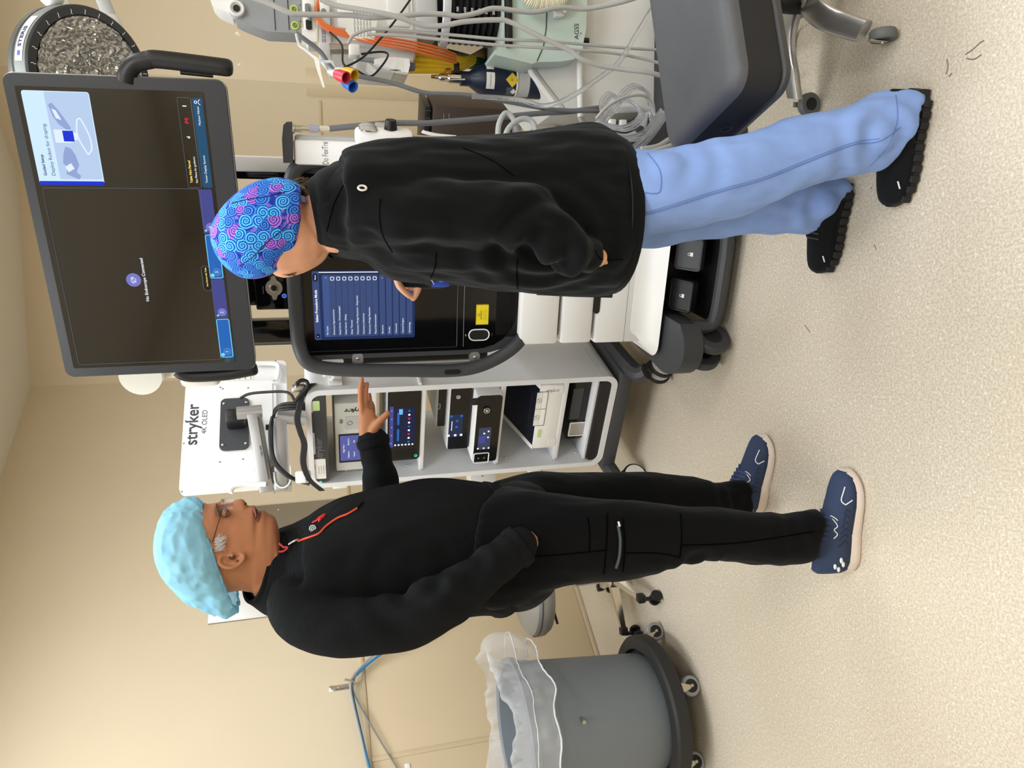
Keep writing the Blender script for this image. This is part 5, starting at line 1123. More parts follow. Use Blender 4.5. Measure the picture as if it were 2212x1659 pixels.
mb = MB(); mb.tube([facept(-.020, -.030)+fd*.0005, facept(0, -.031)+fd*.001, facept(.020, -.030)+fd*.0005], .0028, 8); obj('lip', mb, mat('rose_lip', (184, 104, 96), .45), wom)
# --- hair at the nape and temple
mb = MB()
for i in range(46):
    a = random.random(); y0 = 392+a*30; x0 = 632+a*14+random.uniform(-3, 3); L_ = random.uniform(18, 46)
    P = [ony(x0, y0, 1.57-a*.03), ony(x0+L_*.5, y0+random.uniform(-10, 4), 1.565-a*.03), ony(x0+L_, y0-6+random.uniform(-12, 10), 1.57-a*.03)]
    mb.tube(spline(P, 3), .0007, 4)
for i in range(14):
    x0 = random.uniform(596, 616); P = [ony(x0, 583, 1.56), ony(x0+12, 590+random.uniform(-2, 5), 1.56), ony(x0+26, 588+random.uniform(-2, 9), 1.56)]; mb.tube(spline(P, 3), .0006, 4)
obj('hair', mb, M_hair_b, wom, kind='stuff')
mb = MB(); P = spline([ony(648, 408, 1.56), ony(658, 414, 1.55), ony(664, 424, 1.545), ony(662, 432, 1.545)], 5); mb.tube(P, .010, 8); obj('hair_bun', mb, M_hair_b, wom)
mb = MB(); P = spline([ony(646, 428, 1.495), ony(654, 431, 1.492), ony(655, 437, 1.492)], 4); mb.tube(P, .007, 8); obj('cap_tie', mb, mat('tie_cloth', (150, 160, 235), .8), wom)
# --- swirl cap
mcap = bpy.data.materials.new('swirl_print_cloth'); mcap.use_nodes = True
def swirl_nodes():
    nt = mcap.node_tree; b = nt.nodes['Principled BSDF']; L = nt.links.new; N_ = nt.nodes.new
    uv = N_('ShaderNodeUVMap'); b.inputs['Roughness'].default_value = .8; b.inputs['Specular IOR Level'].default_value = .2
    def M(op, a, c=None, d=None):
        n = N_('ShaderNodeMath'); n.operation = op
        for i, s in enumerate((a, c, d)):
            if s is None: continue
            if isinstance(s, (int, float)): n.inputs[i].default_value = s
            else: L(s, n.inputs[i])
        return n.outputs[0]
    nz = N_('ShaderNodeTexNoise'); nz.inputs['Scale'].default_value = 22; L(uv.outputs[0], nz.inputs['Vector'])
    off = N_('ShaderNodeVectorMath'); off.operation = 'SCALE'; off.inputs['Scale'].default_value = .016; L(nz.outputs['Color'], off.inputs[0])
    co = N_('ShaderNodeVectorMath'); co.operation = 'ADD'; L(uv.outputs[0], co.inputs[0]); L(off.outputs[0], co.inputs[1])
    def layer(scale, turns, seed):
        sc = N_('ShaderNodeVectorMath'); sc.operation = 'MULTIPLY_ADD'; sc.inputs[1].default_value = (scale,)*3; sc.inputs[2].default_value = (seed, seed*1.7, 0); L(co.outputs[0], sc.inputs[0])
        v = N_('ShaderNodeTexVoronoi'); v.voronoi_dimensions = '2D'; v.inputs['Scale'].default_value = 1; v.inputs['Randomness'].default_value = .85; L(sc.outputs[0], v.inputs['Vector'])
        d = N_('ShaderNodeVectorMath'); d.operation = 'SUBTRACT'; L(sc.outputs[0], d.inputs[0]); L(v.outputs['Position'], d.inputs[1])
        s = N_('ShaderNodeSeparateXYZ'); L(d.outputs[0], s.inputs[0]); ang = M('ARCTAN2', s.outputs[1], s.outputs[0]); r = v.outputs['Distance']
        c = N_('ShaderNodeSeparateColor'); L(v.outputs['Color'], c.inputs[0])
        sg = M('SIGN', M('SUBTRACT', c.outputs[1], .5))
        ph = M('ADD', M('MULTIPLY', M('MULTIPLY', ang, sg), .15915), M('MULTIPLY', M('POWER', r, .8), turns))
        return M('FRACT', ph), r, c
    f1, r1, c1 = layer(11.5, 4.6, 3.1); 
    def ramp(fac, stops):
        n = N_('ShaderNodeValToRGB'); e = n.color_ramp.elements
        while len(e) < len(stops): e.new(.5)
        for k_, (p_, col) in zip(e, stops): k_.position = p_; k_.color = (*lin(col), 1)
        L(fac, n.inputs[0]); return n.outputs[0]
    a = ramp(f1, [(0, (10, 30, 120)), (.14, (24, 92, 214)), (.42, (60, 178, 244)), (.62, (128, 226, 250)), (.78, (34, 116, 226)), (1, (12, 34, 130))])
    p = ramp(f1, [(0, (46, 24, 120)), (.2, (92, 56, 186)), (.5, (150, 96, 212)), (.7, (206, 150, 232)), (1, (52, 34, 150))])
    bl = ramp(f1, [(0, (12, 30, 120)), (.3, (22, 70, 196)), (.55, (54, 128, 238)), (.75, (92, 170, 246)), (1, (14, 32, 130))])
    def mix(fac, A, B):
        m = N_('ShaderNodeMix'); m.data_type = 'RGBA'; L(fac, m.inputs['Factor']); L(A, m.inputs['A']); L(B, m.inputs['B']); return m.outputs['Result']
    col = mix(M('GREATER_THAN', c1.outputs[0], .78), mix(M('GREATER_THAN', c1.outputs[2], .5), a, bl), p)
    edge = M('LESS_THAN', .66, r1)
    gap = ramp(nz.outputs['Fac'], [(.3, (14, 26, 110)), (.5, (30, 70, 190)), (.6, (150, 96, 206)), (.7, (40, 120, 226))])
    col = mix(edge, col, gap)
    L(col, b.inputs['Base Color'])
swirl_nodes()
cw = [(652, 505, 650, 430, 1.55, .088), (640, 556, 652, 408, 1.55, .094), (614, 573, 643, 398, 1.55, .100), (585, 590, 626, 391, 1.55, .105), (550, 599, 590, 390, 1.55, .108), (515, 594, 545, 402, 1.55, .104), (486, 576, 505, 430, 1.55, .088), (466, 550, 478, 460, 1.55, .062), (457, 525, 462, 485, 1.55, .034), (455, 510, 457, 500, 1.55, .010)]
R = rings_px(cw, 96, .95, 7); mb = MB(); Rn = []
for i, ring in enumerate(R):
    c = np.mean(ring, 0); Rn.append([c+(p-c)*(1+.03*mnoise.noise(Vector((p[0]*14, p[1]*14, p[2]*14)))+.02*mnoise.noise(Vector((p[0]*34, p[1]*34, p[2]*20)))) for p in ring])
mb.loft(Rn, cap=False); cp = obj('scrub_cap', mb, mcap, wom, ang=180, label='blue and purple swirl print cloth cap')
uvl = cp.data.uv_layers.new(name='UVMap')
co_ = np.array([np.array(v.co) for v in cp.data.vertices]); vd = nrm(CAM-ORG[cp.name]); ux = nrm(np.cross((0, 0, 1), vd)); uz = np.cross(vd, ux)
n_ = co_/np.linalg.norm(co_, axis=1)[:, None]; lat = np.arcsin(np.clip(n_@uz, -1, 1)); lon = np.arctan2(n_@ux, n_@vd)
for lp in cp.data.loops:
    i = lp.vertex_index; uvl.data[lp.index].uv = (lon[i]*math.cos(lat[i])*.42+.5, lat[i]*.42+.5)
cb_ = bvh_of(co_+ORG[cp.name], [tuple(p.vertices) for p in cp.data.polygons])
for pts in ([(500, 440), (530, 432), (575, 425), (620, 414)], [(560, 540), (580, 520), (600, 505), (628, 478)], [(520, 573), (545, 556), (565, 536)]):
    P = drape(cb_, pts, 6, .0004)
    if len(P) > 2: mb = MB(); mb.tube(P, .0009, 5); obj('seam', mb, mat('navy_seam', (16, 24, 90), .8), cp)
# --- jacket
jw = MB(); jw.loft(rings_px(wt)); limb(jw, wa, war, 20); limb(jw, waf, wafr, 20)
V, N, F = fuse(jw, .006, 6)
V = wrinkle(V, N, .011, 5.5, (1.2, 1.2, .6), 13.); V = wrinkle(V, N, .008, 12, (1.6, 1.6, .5), 30.)
for cpx, Y_, am, fq, wd in (((1180, 540), 1.36, .011, 110, .12), ((1110, 520), 1.36, .008, 90, .10), ((860, 540), 1.40, .004, 80, .12), ((800, 400), 1.42, .004, 60, .16)):
    V = V+N*(sleeve_folds(V, N, cpx, Y_, am, fq, wd))[:, None]
jwo = mesh_obj('jacket', V, F, M_fleecew, wom, label='black soft fleece jacket'); wb = bvh_of(V, F)
collar([(735, 556, 712, 356, 1.545, .128), (718, 548, 696, 368, 1.54, .108), (700, 540, 678, 384, 1.54, .092), (688, 536, 660, 398, 1.54, .084)], M_fleecew, jwo, .007, gap=.05)
collar([(1306, 634, 1290, 298, YW, .176), (1318, 636, 1302, 300, YW, .177), (1330, 634, 1314, 306, YW, .174)], M_fleecew, jwo, .006, 'hem_band')
p = shoot(wb, 783, 407, .003); nn = nrm(CAM-p); Lw = Frame(p, math.degrees(math.atan2(nn[0], -nn[1])) if False else 25)
mb = MB(); mb.tube([p+Lw.ex*.0055*math.cos(a)+np.array([0, 0, 1])*.0075*math.sin(a) for a in np.linspace(0, 6.283, 25)[:-1]], .0021, 6, closed=True); obj('snap_ring', mb, mat('ivory_ring', (214, 214, 208), .5), jwo)
for pts in ([(822, 430), (820, 470), (828, 510), (848, 545)], [(745, 395), (722, 440), (706, 500)], [(1118, 624), (1116, 590), (1118, 560)], [(1285, 540), (1300, 560), (1345, 560)], [(1000, 320), (1060, 345), (1110, 380)], [(930, 600), (940, 575), (942, 545)]):
    P = drape(wb, pts, 6, .0006)
    if len(P) > 2: mb = MB(); mb.tube(P, .0009, 6); obj('stitched_seam', mb, MATS['seam_dark'], jwo)
mb = MB(); mb.rbox(ony(1318, 629, 1.60), (.012, .02, .034), .004); obj('zip_pull', mb, M_steel, jwo)
mb = MB(); mb.tube([ony(1160, 632, 1.62), ony(1240, 636, 1.62), ony(1322, 638, 1.61)], .006, 8); obj('zipper', mb, M_blk, jwo)
Bf = Frame(ony(953, 610, 1.56), -62); mb = MB(); Bf.box(mb, -.016, .014, -.019, .019, -.001, .001, .0008); bg = obj('id_badge', mb, mat('badge_blue', (40, 72, 170), .3), wom); mb = MB(); Bf.box(mb, .004, .016, -.012, .004, .0, .0014, .0004); obj('badge_photo', mb, mat('badge_yellow', (214, 196, 90), .4), bg)
mb = MB(); mb.tube([ony(925, 600, 1.55), ony(934, 606, 1.552), ony(938, 613, 1.556)], .0022, 6); obj('badge_clip', mb, M_chrome, bg)
# --- scrub trousers
tw_ = MB(); tw_.loft(rings_px([(1265, 590, 1260, 322, YW, .125), (1300, 588, 1290, 318, YW, .135), (1330, 575, 1322, 322, YW, .135)])); tw_.loft(rings_px(wl_n)); tw_.loft(rings_px(wl_f))
V, N, F = fuse(tw_, .006, 5)
V0_ = V.copy(); V = wrinkle(V, N, .012, 6.5, (1.2, 1.2, .5), 41.); V = wrinkle(V, N, .007, 15, (1.5, 1.5, .45), 17.); wz = np.clip((.64-V0_[:, 2])/.12, 0, 1)[:, None]; V = V0_+(V-V0_)*wz-N*.008*(1-wz)
for cpx, Y_, am in (((1900, 300), 1.34, .009), ((1780, 440), 1.6, .008), ((1440, 360), 1.38, .005)): V = V+N*(sleeve_folds(V, N, cpx, Y_, am, 95, .10))[:, None]
tws = mesh_obj('trousers', V, F, M_scrub, wom, label='light blue scrub trousers'); twb = bvh_of(V, F)
M_scs = mat('scrub_seam', (96, 124, 190), .85)
for pts, r_ in (([(1372, 470), (1450, 448), (1550, 416), (1650, 388), (1740, 352), (1840, 314), (1900, 305), (1945, 275)], .0012), ([(1372, 466), (1450, 443), (1550, 411), (1650, 383), (1740, 347), (1840, 309), (1900, 300)], .0007), ([(1398, 330), (1424, 365), (1428, 400), (1418, 418), (1370, 412)], .0010), ([(1935, 205), (1938, 260), (1918, 315), (1880, 358)], .0008)):
    P = drape(twb, pts, 10, .0006)
    if len(P) > 2: mb = MB(); mb.tube(P, r_, 5); obj('stitched_seam', mb, M_scs, tws)
# --- black shoes with lugged soles
M_bsh = fabric('black_shoe_mesh', (20, 22, 25), sheen=.1, fine=(800, .4, .0008)); M_bso = mat('black_lug_sole', (24, 25, 27), .6)
prof_w = [(0, .080), (.05, .095), (.18, .092), (.32, .098), (.44, .092), (.58, .080), (.72, .068), (.86, .058), (.95, .050), (1., .036)]
def wshoe(heel, toe):
    up, h, f, s_, L = shoe(wom, heel, toe, .048, prof_w, M_bsh, M_bso, .034)
    near = -s_ if s_[1] > 0 else s_
    for sd in (-1, 1):
        for i in range(11):
            t_ = .04+i*.088; w_ = .048*float(np.interp(t_, [0, .06, .14, .25, .40, .55, .68, .80, .88, .94, 1.], [.3, .66, .83, .87, .85, .95, 1.03, .99, .87, .68, .3]))
            mb = MB(); mb.rbox(h+f*L*t_+s_*sd*w_+np.array([0, 0, .016]), (.017, .010, .024), .003, (f, s_, np.array([0, 0, 1.]))); obj('sole_lug', mb, M_bso, up)
    for i in range(3):
        c = h+f*L*(.48+i*.06); z_ = np.interp(.48+i*.06, [p_[0] for p_ in prof_w], [p_[1] for p_ in prof_w]); mb = MB(); mb.tube([c-s_*.026+np.array([0, 0, z_-.012]), c+np.array([0, 0, z_+.004]), c+s_*.026+np.array([0, 0, z_-.012])], .004, 6); obj('lace', mb, M_bso, up)
    mb = MB(); c = h+f*L*.80+near*.040+np.array([0, 0, .048]); mb.rbox(c, (.020, .003, .0035), .001, (nrm(f+np.array([0, 0, -.6])), s_, np.array([0, 0, 1.]))); obj('reflective_tab', mb, M_refl, up)
wshoe((.632, 1.352), (.382, 1.442)); wshoe((.492, 1.606), (.266, 1.712))
# ================================================================== anaesthesia machine at the right
A = Frame(ony(1000, 60, 2.34), -8); A.o = A.o-A.ez*A.o[2]
am = thing('anaesthesia_machine', (1.35, 2.5, 0), 'white and mint green anaesthesia machine with black bellows at the right edge', 'medical machine')
XR = 0.95     # local right end, outside the picture
al = lambda x, y, d=0.: A.loc(x, y, d)
M_mint = mat('mint_plastic', (196, 214, 208), .4); M_cream = mat('cream_white_plastic', (222, 222, 220), .42); M_slate = mat('slate_panel', (150, 156, 162), .42); M_lime = mat('lime_ring', (200, 226, 110), .45)
# lower cabinet with slanted upper-left edge
P = [al(1128, 118, .02), al(1150, 160, .02), al(1207, 236, .02), al(1300, 242, .02), al(1418, 232, .02)]
pts = [(XR, P[0][1])]+P+[(XR, P[-1][1])]
mb = MB(); A.poly(mb, pts[::-1], -.38, .02); cab = obj('lower_cabinet', mb, M_cream, am)
mb = MB(); mb.tube([A.W(*p, .022) for p in P[:3]], .010, 8); obj('cabinet_edge', mb, M_cream, cab)
mb = MB(); mb.tube([A.W(*al(x, y, .021), .021) for x, y in ((1140, 116), (1164, 160), (1224, 238))], .0012, 5); obj('seam', mb, M_mid, cab)
# handle bar across
mb = MB(); a = al(1252, 128, .05); b = al(1254, 252, .05); mb.tube([A.W(*a, .05), A.W(*b, .05), A.W(b[0]-.01, b[1]-.02, .02)], .011, 12); obj('cross_bar', mb, M_cream, am)
# absorber (mint)
Pm = [(1088, 0), (1088, 60), (1086, 100), (1069, 108), (1068, 118), (1085, 122), (1114, 129), (1150, 138), (1160, 134), (1211, 133), (1240, 128), (1258, 106), (1266, 60), (1268, 0)]
pts = [al(x, y, .10) for x, y in Pm]; pts = [(XR, pts[0][1])]+pts+[(XR, pts[-1][1])]
mb = MB(); A.poly(mb, pts[::-1], -.12, .10); ab = obj('absorber_housing', mb, M_mint, am)
mb = MB(); mb.tube([A.W(*al(x, y, .101), .101) for x, y in ((1182, 0), (1180, 60), (1174, 100), (1160, 132))], .0016, 6); obj('housing_seam', mb, M_blk, ab)
x, z = al(1246, 72, .101); text('! AGSS', A, x, z, .036, M_inkk, ab, .1012, 'CENTER'); x, z = al(1254, 72, .101); text('o', A, x, z, .02, M_inkk, ab, .1012, 'CENTER')
x, z = al(1265, 86, .09); mb = MB(); mb.cyl(A.W(x, z+.01, .08), A.W(x, z-.014, .08), .010, n=12); obj('drain_knob', mb, M_blk, ab)
x, z = al(1208, 26, .11); mb = MB(); A.box(mb, x-.02, x+.10, z-.012, z+.02, .10, .13, .005); tb_ = obj('hose_bracket', mb, M_cream, ab); mb = MB(); A.disc(mb, x-.005, z-.01, .007, .10, .134, 12); obj('bolt', mb, M_steel, tb_)
# corrugated ivory hose
mb = MB(); P = spline([A.W(*al(x, y, .15), .15) for x, y in ((1120, -40), (1140, -6), (1165, 6), (1190, 8), (1215, -2), (1235, -30))], 26)
mb.tube(P, [.020+.0025*math.sin(i*1.9) for i in range(len(P))], 14); obj('corrugated_hose', mb, mat('ivory_hose', (232, 229, 206), .5), am)
# bellows in a clear dome
bx0, bz1 = al(948, 100, .05); _, bz0 = al(1084, 100, .05); bc = (bx0+.16)
M_bel = mat('bellows_rubber', (38, 38, 40), .45); M_clear = mat('clear_acrylic', (244, 246, 248), .04, trans=1., ior=1.25, alpha=.22)
mb = MB(); n = 9; prof = []
for i in range(n*2+1): prof.append((.118 if i % 2 else .095, bz0+(bz1-.02-bz0)*i/(2*n)))
mb.lathe(prof, A.W(bc, 0, -.04), (0, 0, 1), 36); obj('bellows', mb, M_bel, am)
mb = MB(); mb.lathe([(.150, bz0-.005), (.150, bz1-.02), (.142, bz1+.0), (.12, bz1+.012)], A.W(bc, 0, -.04), (0, 0, 1), 40, cap=False); dm = obj('clear_dome', mb, M_clear, am)
mb = MB(); mb.lathe([(.151, bz1-.035), (.154, bz1-.030), (.154, bz1-.012), (.151, bz1-.008)], A.W(bc, 0, -.04), (0, 0, 1), 40, cap=False); obj('dome_band', mb, mat('pale_band', (214, 218, 224), .3), dm)
for i in range(6):
    s = '765432'[i]; zz_ = bz1-.055-i*(bz1-bz0-.07)/6; text(s+'00', A, bc-.06, zz_, .018, M_inkw, dm, .10, 'CENTER')
mb = MB(); A.box(mb, bc-.165, XR, bz0-.02, bz0+.003, -.2, .12, .006); obj('bellows_base', mb, M_blk, am)
# frame above: white drawer block, lower shell, top plate
def ablk(nm, x0, y0, x1, y1, d0, d1, m, r=.008, par=am, toR=True):
    (xa, za), (xb, zb_) = al(x0, y0, d1), al(x1, y1, d1); mb = MB(); A.box(mb, min(xa, xb), XR if toR else max(xa, xb), min(za, zb_), max(za, zb_), d0, d1, r); return obj(nm, mb, m, par)
ablk('rear_column', 890, 60, 1110, 20, -.40, -.25, M_grey)
ub = ablk('instrument_block', 716, 95, 900, 20, -.35, .04, M_cream); ablk('block_tray', 770, 126, 897, 60, -.30, .02, M_cream, .02)
ablk('drawer_face', 730, 60, 892, 20, .03, .048, M_white, .006); ablk('drawer_face', 838, 55, 884, 20, .04, .056, M_cream, .004)
ablk('shelf_plate', 900, 70, 946, 20, -.30, .06, M_grey, .006)
(x0, z0), (x1, z1) = al(890, 150, .0), al(790, 100, .0); mb = MB(); A.poly(mb, [al(x, y, .0) for x, y in ((800, 118), (795, 135), (812, 152), (850, 158), (862, 140), (862, 118))], -.10, .0); obj('hose_cover', mb, M_cream, am)
# text plate
tp = ablk('label_plate', 690, 132, 712, 12, .05, .062, mat('frosted_plate', (206, 208, 210), .3), .004, toR=False)
for i in range(2): x, z = al(702, 70-i*8, .063); text('000 00 0000 0000', A, *al(697+i*5, 72, .063), .012, M_inkk, tp, .0632, 'CENTER')
mb = MB(); A.box(mb, al(700, 24, .06)[0]-.012, al(700, 10, .06)[0]+.02, al(712, 20, .06)[1], al(690, 20, .06)[1], .055, .075, .008); pk = obj('plate_knob', mb, M_white, tp)
mb = MB(); A.disc(mb, *al(699, 24, .076), .008, .07, .0765, 14); obj('screw', mb, M_mid, pk)
# paper tag
Pt = Frame(A.W(*al(783, 54, .09), .09), -14); mb = MB(); Pt.poly(mb, [(-.045, .03), (-.02, .052), (.045, .034), (.05, -.02), (.03, -.048), (-.042, -.035)], -.0008, 0); pt_ = obj('paper_tag', mb, M_paper, am)
for i in range(6): text('Document Care 000 0000', Pt, -.034, .024-i*.0095, .0115, M_inkk, pt_, .0006)
# steel tube, clamp, white sensor
t_ = thing('tube_clamp', A.W(*al(740, 106, .07), .07), 'steel tube in a white clamp hanging on the anaesthesia machine', 'clamp')
mb = MB(); mb.cyl(A.W(*al(712, 106, .07), .07), A.W(*al(756, 106, .07), .07), .0155, n=22); obj('steel_tube', mb, M_steel, t_)
mb = MB(); (x0, z0), (x1, z1) = al(778, 122, .085), al(753, 95, .085); A.box(mb, x0, x1, z0, z1, .045, .095, .006); obj('clamp_body', mb, M_white, t_)
t_ = thing('transducer', A.W(*al(846, 140, .09), .09), 'white transducer plug with a printed sticker above the yellow hoses', 'sensor')
mb = MB(); P = [(808, 128), (830, 124), (850, 123), (884, 127), (886, 140), (882, 157), (858, 153), (832, 144), (810, 137)]; A.ppoly(mb, P, .075, .10); so_ = obj('plug_shell', mb, M_white, t_)
mb = MB(); mb.cyl(A.W(*al(771, 127, .088), .088), A.W(*al(809, 131, .088), .088), .006, .0085, 12); obj('strain_relief', mb, M_mid, t_)
mb = MB(); A.ppoly(mb, [(884, 134), (897, 136), (897, 150), (884, 152)], .08, .096); obj('plug_tip', mb, M_dark, t_)
pl_ = plate(A, (852, 153), (870, 130), M_paper, so_, .1008, .001, 'sticker'); 
for i in range(3): text('0000000', A, *al(856+i*5, 152, .101), .010, M_inkk, pl_, .1012, rot=90)
# ------------------------------------------------------------------ patient module (grey) with white connector module
pm = thing('patient_module', A.W(*al(650, 30, .05), .05), 'grey patient monitoring module with lime sockets at the top right', 'monitor module')
P = [al(x, y, .06) for x, y in ((505, -30), (507, 38), (519, 45), (545, 56), (577, 68), (650, 71.5), (650, -30))]
mb = MB(); A.poly(mb, P, -.03, .06); gm = obj('grey_body', mb, M_slate, pm)
P = [al(x, y, .05) for x, y in ((452, -30), (455, 2), (466, 14), (482, 23), (500, 30), (512, -30))]; mb = MB(); A.poly(mb, P, -.05, .05); obj('white_shoulder', mb, M_white, pm)
x, z = al(512, 22, .06); mb = MB(); A.disc(mb, x, z, .023, .04, .075); kb = obj('round_port', mb, M_grey, pm); mb = MB(); A.ring(mb, x, z, .0185, .075, .004); obj('port_rim', mb, M_cream, kb); mb = MB(); A.disc(mb, x, z, .010, .06, .0765); obj('port_hole', mb, M_blk, kb)
for px in (592, 622): mb = MB(); mb.tube([A.W(*al(px-2, -20, .061), .061), A.W(*al(px+3, 65, .061), .061)], .0012, 5); obj('body_seam', mb, M_inkk, gm)
for (px, py, s) in ((635, 21, 'A'), (637, 56, 'B')):
    x, z = al(px, py, .06); mb = MB(); A.disc(mb, x, z, .0115, .055, .066); so_ = obj('lime_socket', mb, M_lime, pm); mb = MB(); A.ring(mb, x, z, .006, .0665, .0016, 20); A.disc(mb, x, z, .003, .06, .0668, 10); obj('socket_core', mb, mat('olive_core', (96, 110, 50), .5), so_); text(s, A, x+.012, z-.018, .014, M_inkk, pm, .0606)
(x0, z0), (x1, z1) = al(684, 90, .07), al(651, -30, .07); mb = MB(); A.box(mb, x0+.03, x1, z0, z1, -.05, .07, .006); P = [al(x, y, .068) for x, y in ((651, 60), (652, 74), (662, 80), (666, 90), (684, 90), (684, 60))]; A.poly(mb, P, -.03, .068); wm_ = obj('white_module', mb, M_white, pm)
for (px, py, m_) in ((666, 22, M_mid), (668, 54, M_blk)):
    x, z = al(px, py, .07); mb = MB(); A.poly(mb, rrect(x-.014, x+.014, z-.008, z+.010, .005), .06, .075 if m_ is M_blk else .085); ps = obj('plug_socket', mb, m_, wm_)
    for q in (-.006, .006): mb = MB(); A.disc(mb, x+q, z, .003, .07, .0765, 10); obj('pin_hole', mb, M_inkk, ps)
mb = MB(); x, z = al(666, 22, .085); A.poly(mb, [(x-.013, z), (x+.011, z), (x-.002, z-.002), (x-.013, z-.004)], .07, .09); mb.cyl(A.W(x-.012, z-.004, .08), A.W(*al(668, 44, .08), .08), .010, .005, 10); obj('plug', mb, M_mid, wm_)
# ------------------------------------------------------------------ oxygen cylinder
oc = thing('oxygen_cylinder', ony(1300, 178, 2.42)*np.array([1, 1, 0]), 'dark navy gas cylinder with yellow diamond label standing by the white machine', 'gas cylinder')
c0 = ony(1100, 176, 2.42); ox, oy = c0[0], c0[1]; zt_ = ony(1013, 176, 2.42)[2]; rO = .0535
M_ocy = mat('navy_cylinder', (24, 33, 54), .38)
mb = MB(); mb.lathe([(rO*.9, .02), (rO, .03), (rO, zt_-.075), (rO*.97, zt_-.055), (rO*.82, zt_-.03), (rO*.55, zt_-.008), (.024, zt_), (.024, zt_+.03)], (ox, oy, 0), n=40); cy = obj('tank', mb, M_ocy, oc)
OF = Frame((ox, oy, 0), math.degrees(math.atan2(ox, oy))*-1+0)
def wrap(px0, px1, a0, a1, m, nm, off=.0006, par=cy):
    z0, z1 = ony(px1, 176, 2.42-rO)[2], ony(px0, 176, 2.42-rO)[2]; base = math.atan2(-oy, -ox); mb = MB(); rr = []
    for a in np.linspace(a0, a1, 14):
        q = base+math.radians(a); rr.append([(ox+(rO+off)*math.cos(q), oy+(rO+off)*math.sin(q), z) for z in (z0, z1)])
    mb.loft(rr, cap=False, closed=False); return obj(nm, mb, m, par), z0, z1, base
def cyl_text(s, px, a_c, size, m, par, off=.0012):
    z = ony(px, 176, 2.42-rO)[2]; base = math.atan2(-oy, -ox)+math.radians(a_c); n_ = np.array([math.cos(base), math.sin(base), 0]); fr = Frame((ox, oy, 0)+n_*(rO+off), math.degrees(math.atan2(n_[0], -n_[1]))); return text(s, fr, 0, z, size, m, par, 0, 'CENTER')
wrap(1052, 1070, -30, 28, M_paper, 'white_label'); cyl_text('OXYGEN USP E', 1061, 0, .010, M_inkk, cy)
wrap(1053, 1069, 40, 70, M_paper, 'white_label'); wrap(1122, 1146, -62, 62, mat('print_label', (190, 190, 188), .6, noise=(900, .45)), 'text_label'); wrap(1117, 1121, -62, 62, M_paper, 'label_stripe')
def diamond(px, a_c, s, m, nm):
    z = ony(px, 176, 2.42-rO)[2]; base = math.atan2(-oy, -ox)+math.radians(a_c); mb = MB(); g = []
    V_ = []; 
    for i in range(7):
        u_ = -1+2*i/6; q = base+u_*s/rO; hgt = s*(1-abs(u_)); V_.append([(ox+(rO+.001)*math.cos(q), oy+(rO+.001)*math.sin(q), z+k_*max(hgt, .0003)) for k_ in (-1, 1)])
    mb.loft(V_, cap=False, closed=False); return obj(nm, mb, m, cy)
diamond(1108, 6, .024, mat('hazard_yellow', (232, 200, 60), .5), 'hazard_diamond'); cyl_text('o', 1106, 6, .022, M_inkk, cy, .002); cyl_text('5.1', 1118, 6, .008, M_inkk, cy, .002); diamond(1103, 52, .022, mat('hazard_green', (22, 84, 62), .5), 'hazard_diamond'); diamond(1112, -36, .011, M_paper, 'hazard_diamond')
for i in range(5): cyl_text('OXYGEN COMPRESSED', 1098+i*3, -34, .0045, M_inkw, cy, .0008)
zb_ = zt_+.03
mb = MB(); mb.lathe([(.018, 0), (.018, .045), (.013, .05), (.013, .075), (.008, .08), (.008, .092)], (ox, oy, zb_-.005), n=18); vl = obj('valve', mb, M_chrome, oc)
mb = MB(); mb.rbox((ox+.03, oy+.01, zb_+.03), (.05, .03, .06), .006); obj('regulator_yoke', mb, M_blk, oc); mb = MB(); mb.rbox((ox+.012, oy-.018, zb_+.045), (.02, .02, .02), .004); obj('gauge_block', mb, mat('brass', (168, 132, 60), .35, .9), oc)
mb = MB(); mb.cyl((ox-.018, oy-.02, zb_+.058), (ox-.010, oy-.02, zb_-.012), .0032, n=8); obj('toggle_bar', mb, M_chrome, oc)
mb = MB(); mb.cyl((ox, oy, zb_+.085), (ox, oy, zb_+.10), .006, n=10); obj('valve_stem', mb, MATS['brass'], oc)
# ------------------------------------------------------------------ hoses and cords
def hose(label, pts, r, m, nm='hose', cat='hose', group=None, n=10, k=8): return cable(nm, pts, r, m, None, k, n, label=label, cat=cat, group=group)
M_yel = mat('yellow_hose_rubber', (228, 190, 36), .45); M_org = mat('orange_cable_skin', (226, 116, 62), .5); M_grn = mat('green_hose_rubber', (18, 74, 60), .5); M_tub = mat('clear_tube', (232, 236, 242), .04, trans=.85, ior=1.3, alpha=.7); M_lgr = mat('pale_grey_hose', (168, 172, 174), .42)
for i in range(6):
    o = i*9.; hose('yellow gas hose, %s of the bundle left of the oxygen cylinder' % ['lowest', 'second lowest', 'third from the bottom', 'fourth from the bottom', 'second highest', 'highest'][i], [(870, 152-o*1.2, 2.40), (905, 152-o*1.25, 2.40), (945, 152-o*1.0, 2.41), (985, 150-o*.55, 2.43), (1012, 140-o*.3, 2.47), (1050, 120-o*.3, 2.55)], .0105, M_yel, 'gas_hose', group='yellow gas hoses')
for i in range(4):
    o = i*6; hose('orange cable running along the machine, %s of four' % ['lowest', 'second lowest', 'second highest', 'highest'][i], [(690, -6+o, 2.28), (683, 18+o*.5, 2.27), (690, 40+o*.6, 2.27), (715, 58+o*.6, 2.27), (770, 72+o*.7, 2.27), (840, 82+o, 2.27), (900, 92+o*1.1, 2.29), (950, 104+o*1.2, 2.32), (985, 118+o, 2.38)], .0036, M_org, 'orange_cable', 'cable', group='orange cables', n=8)
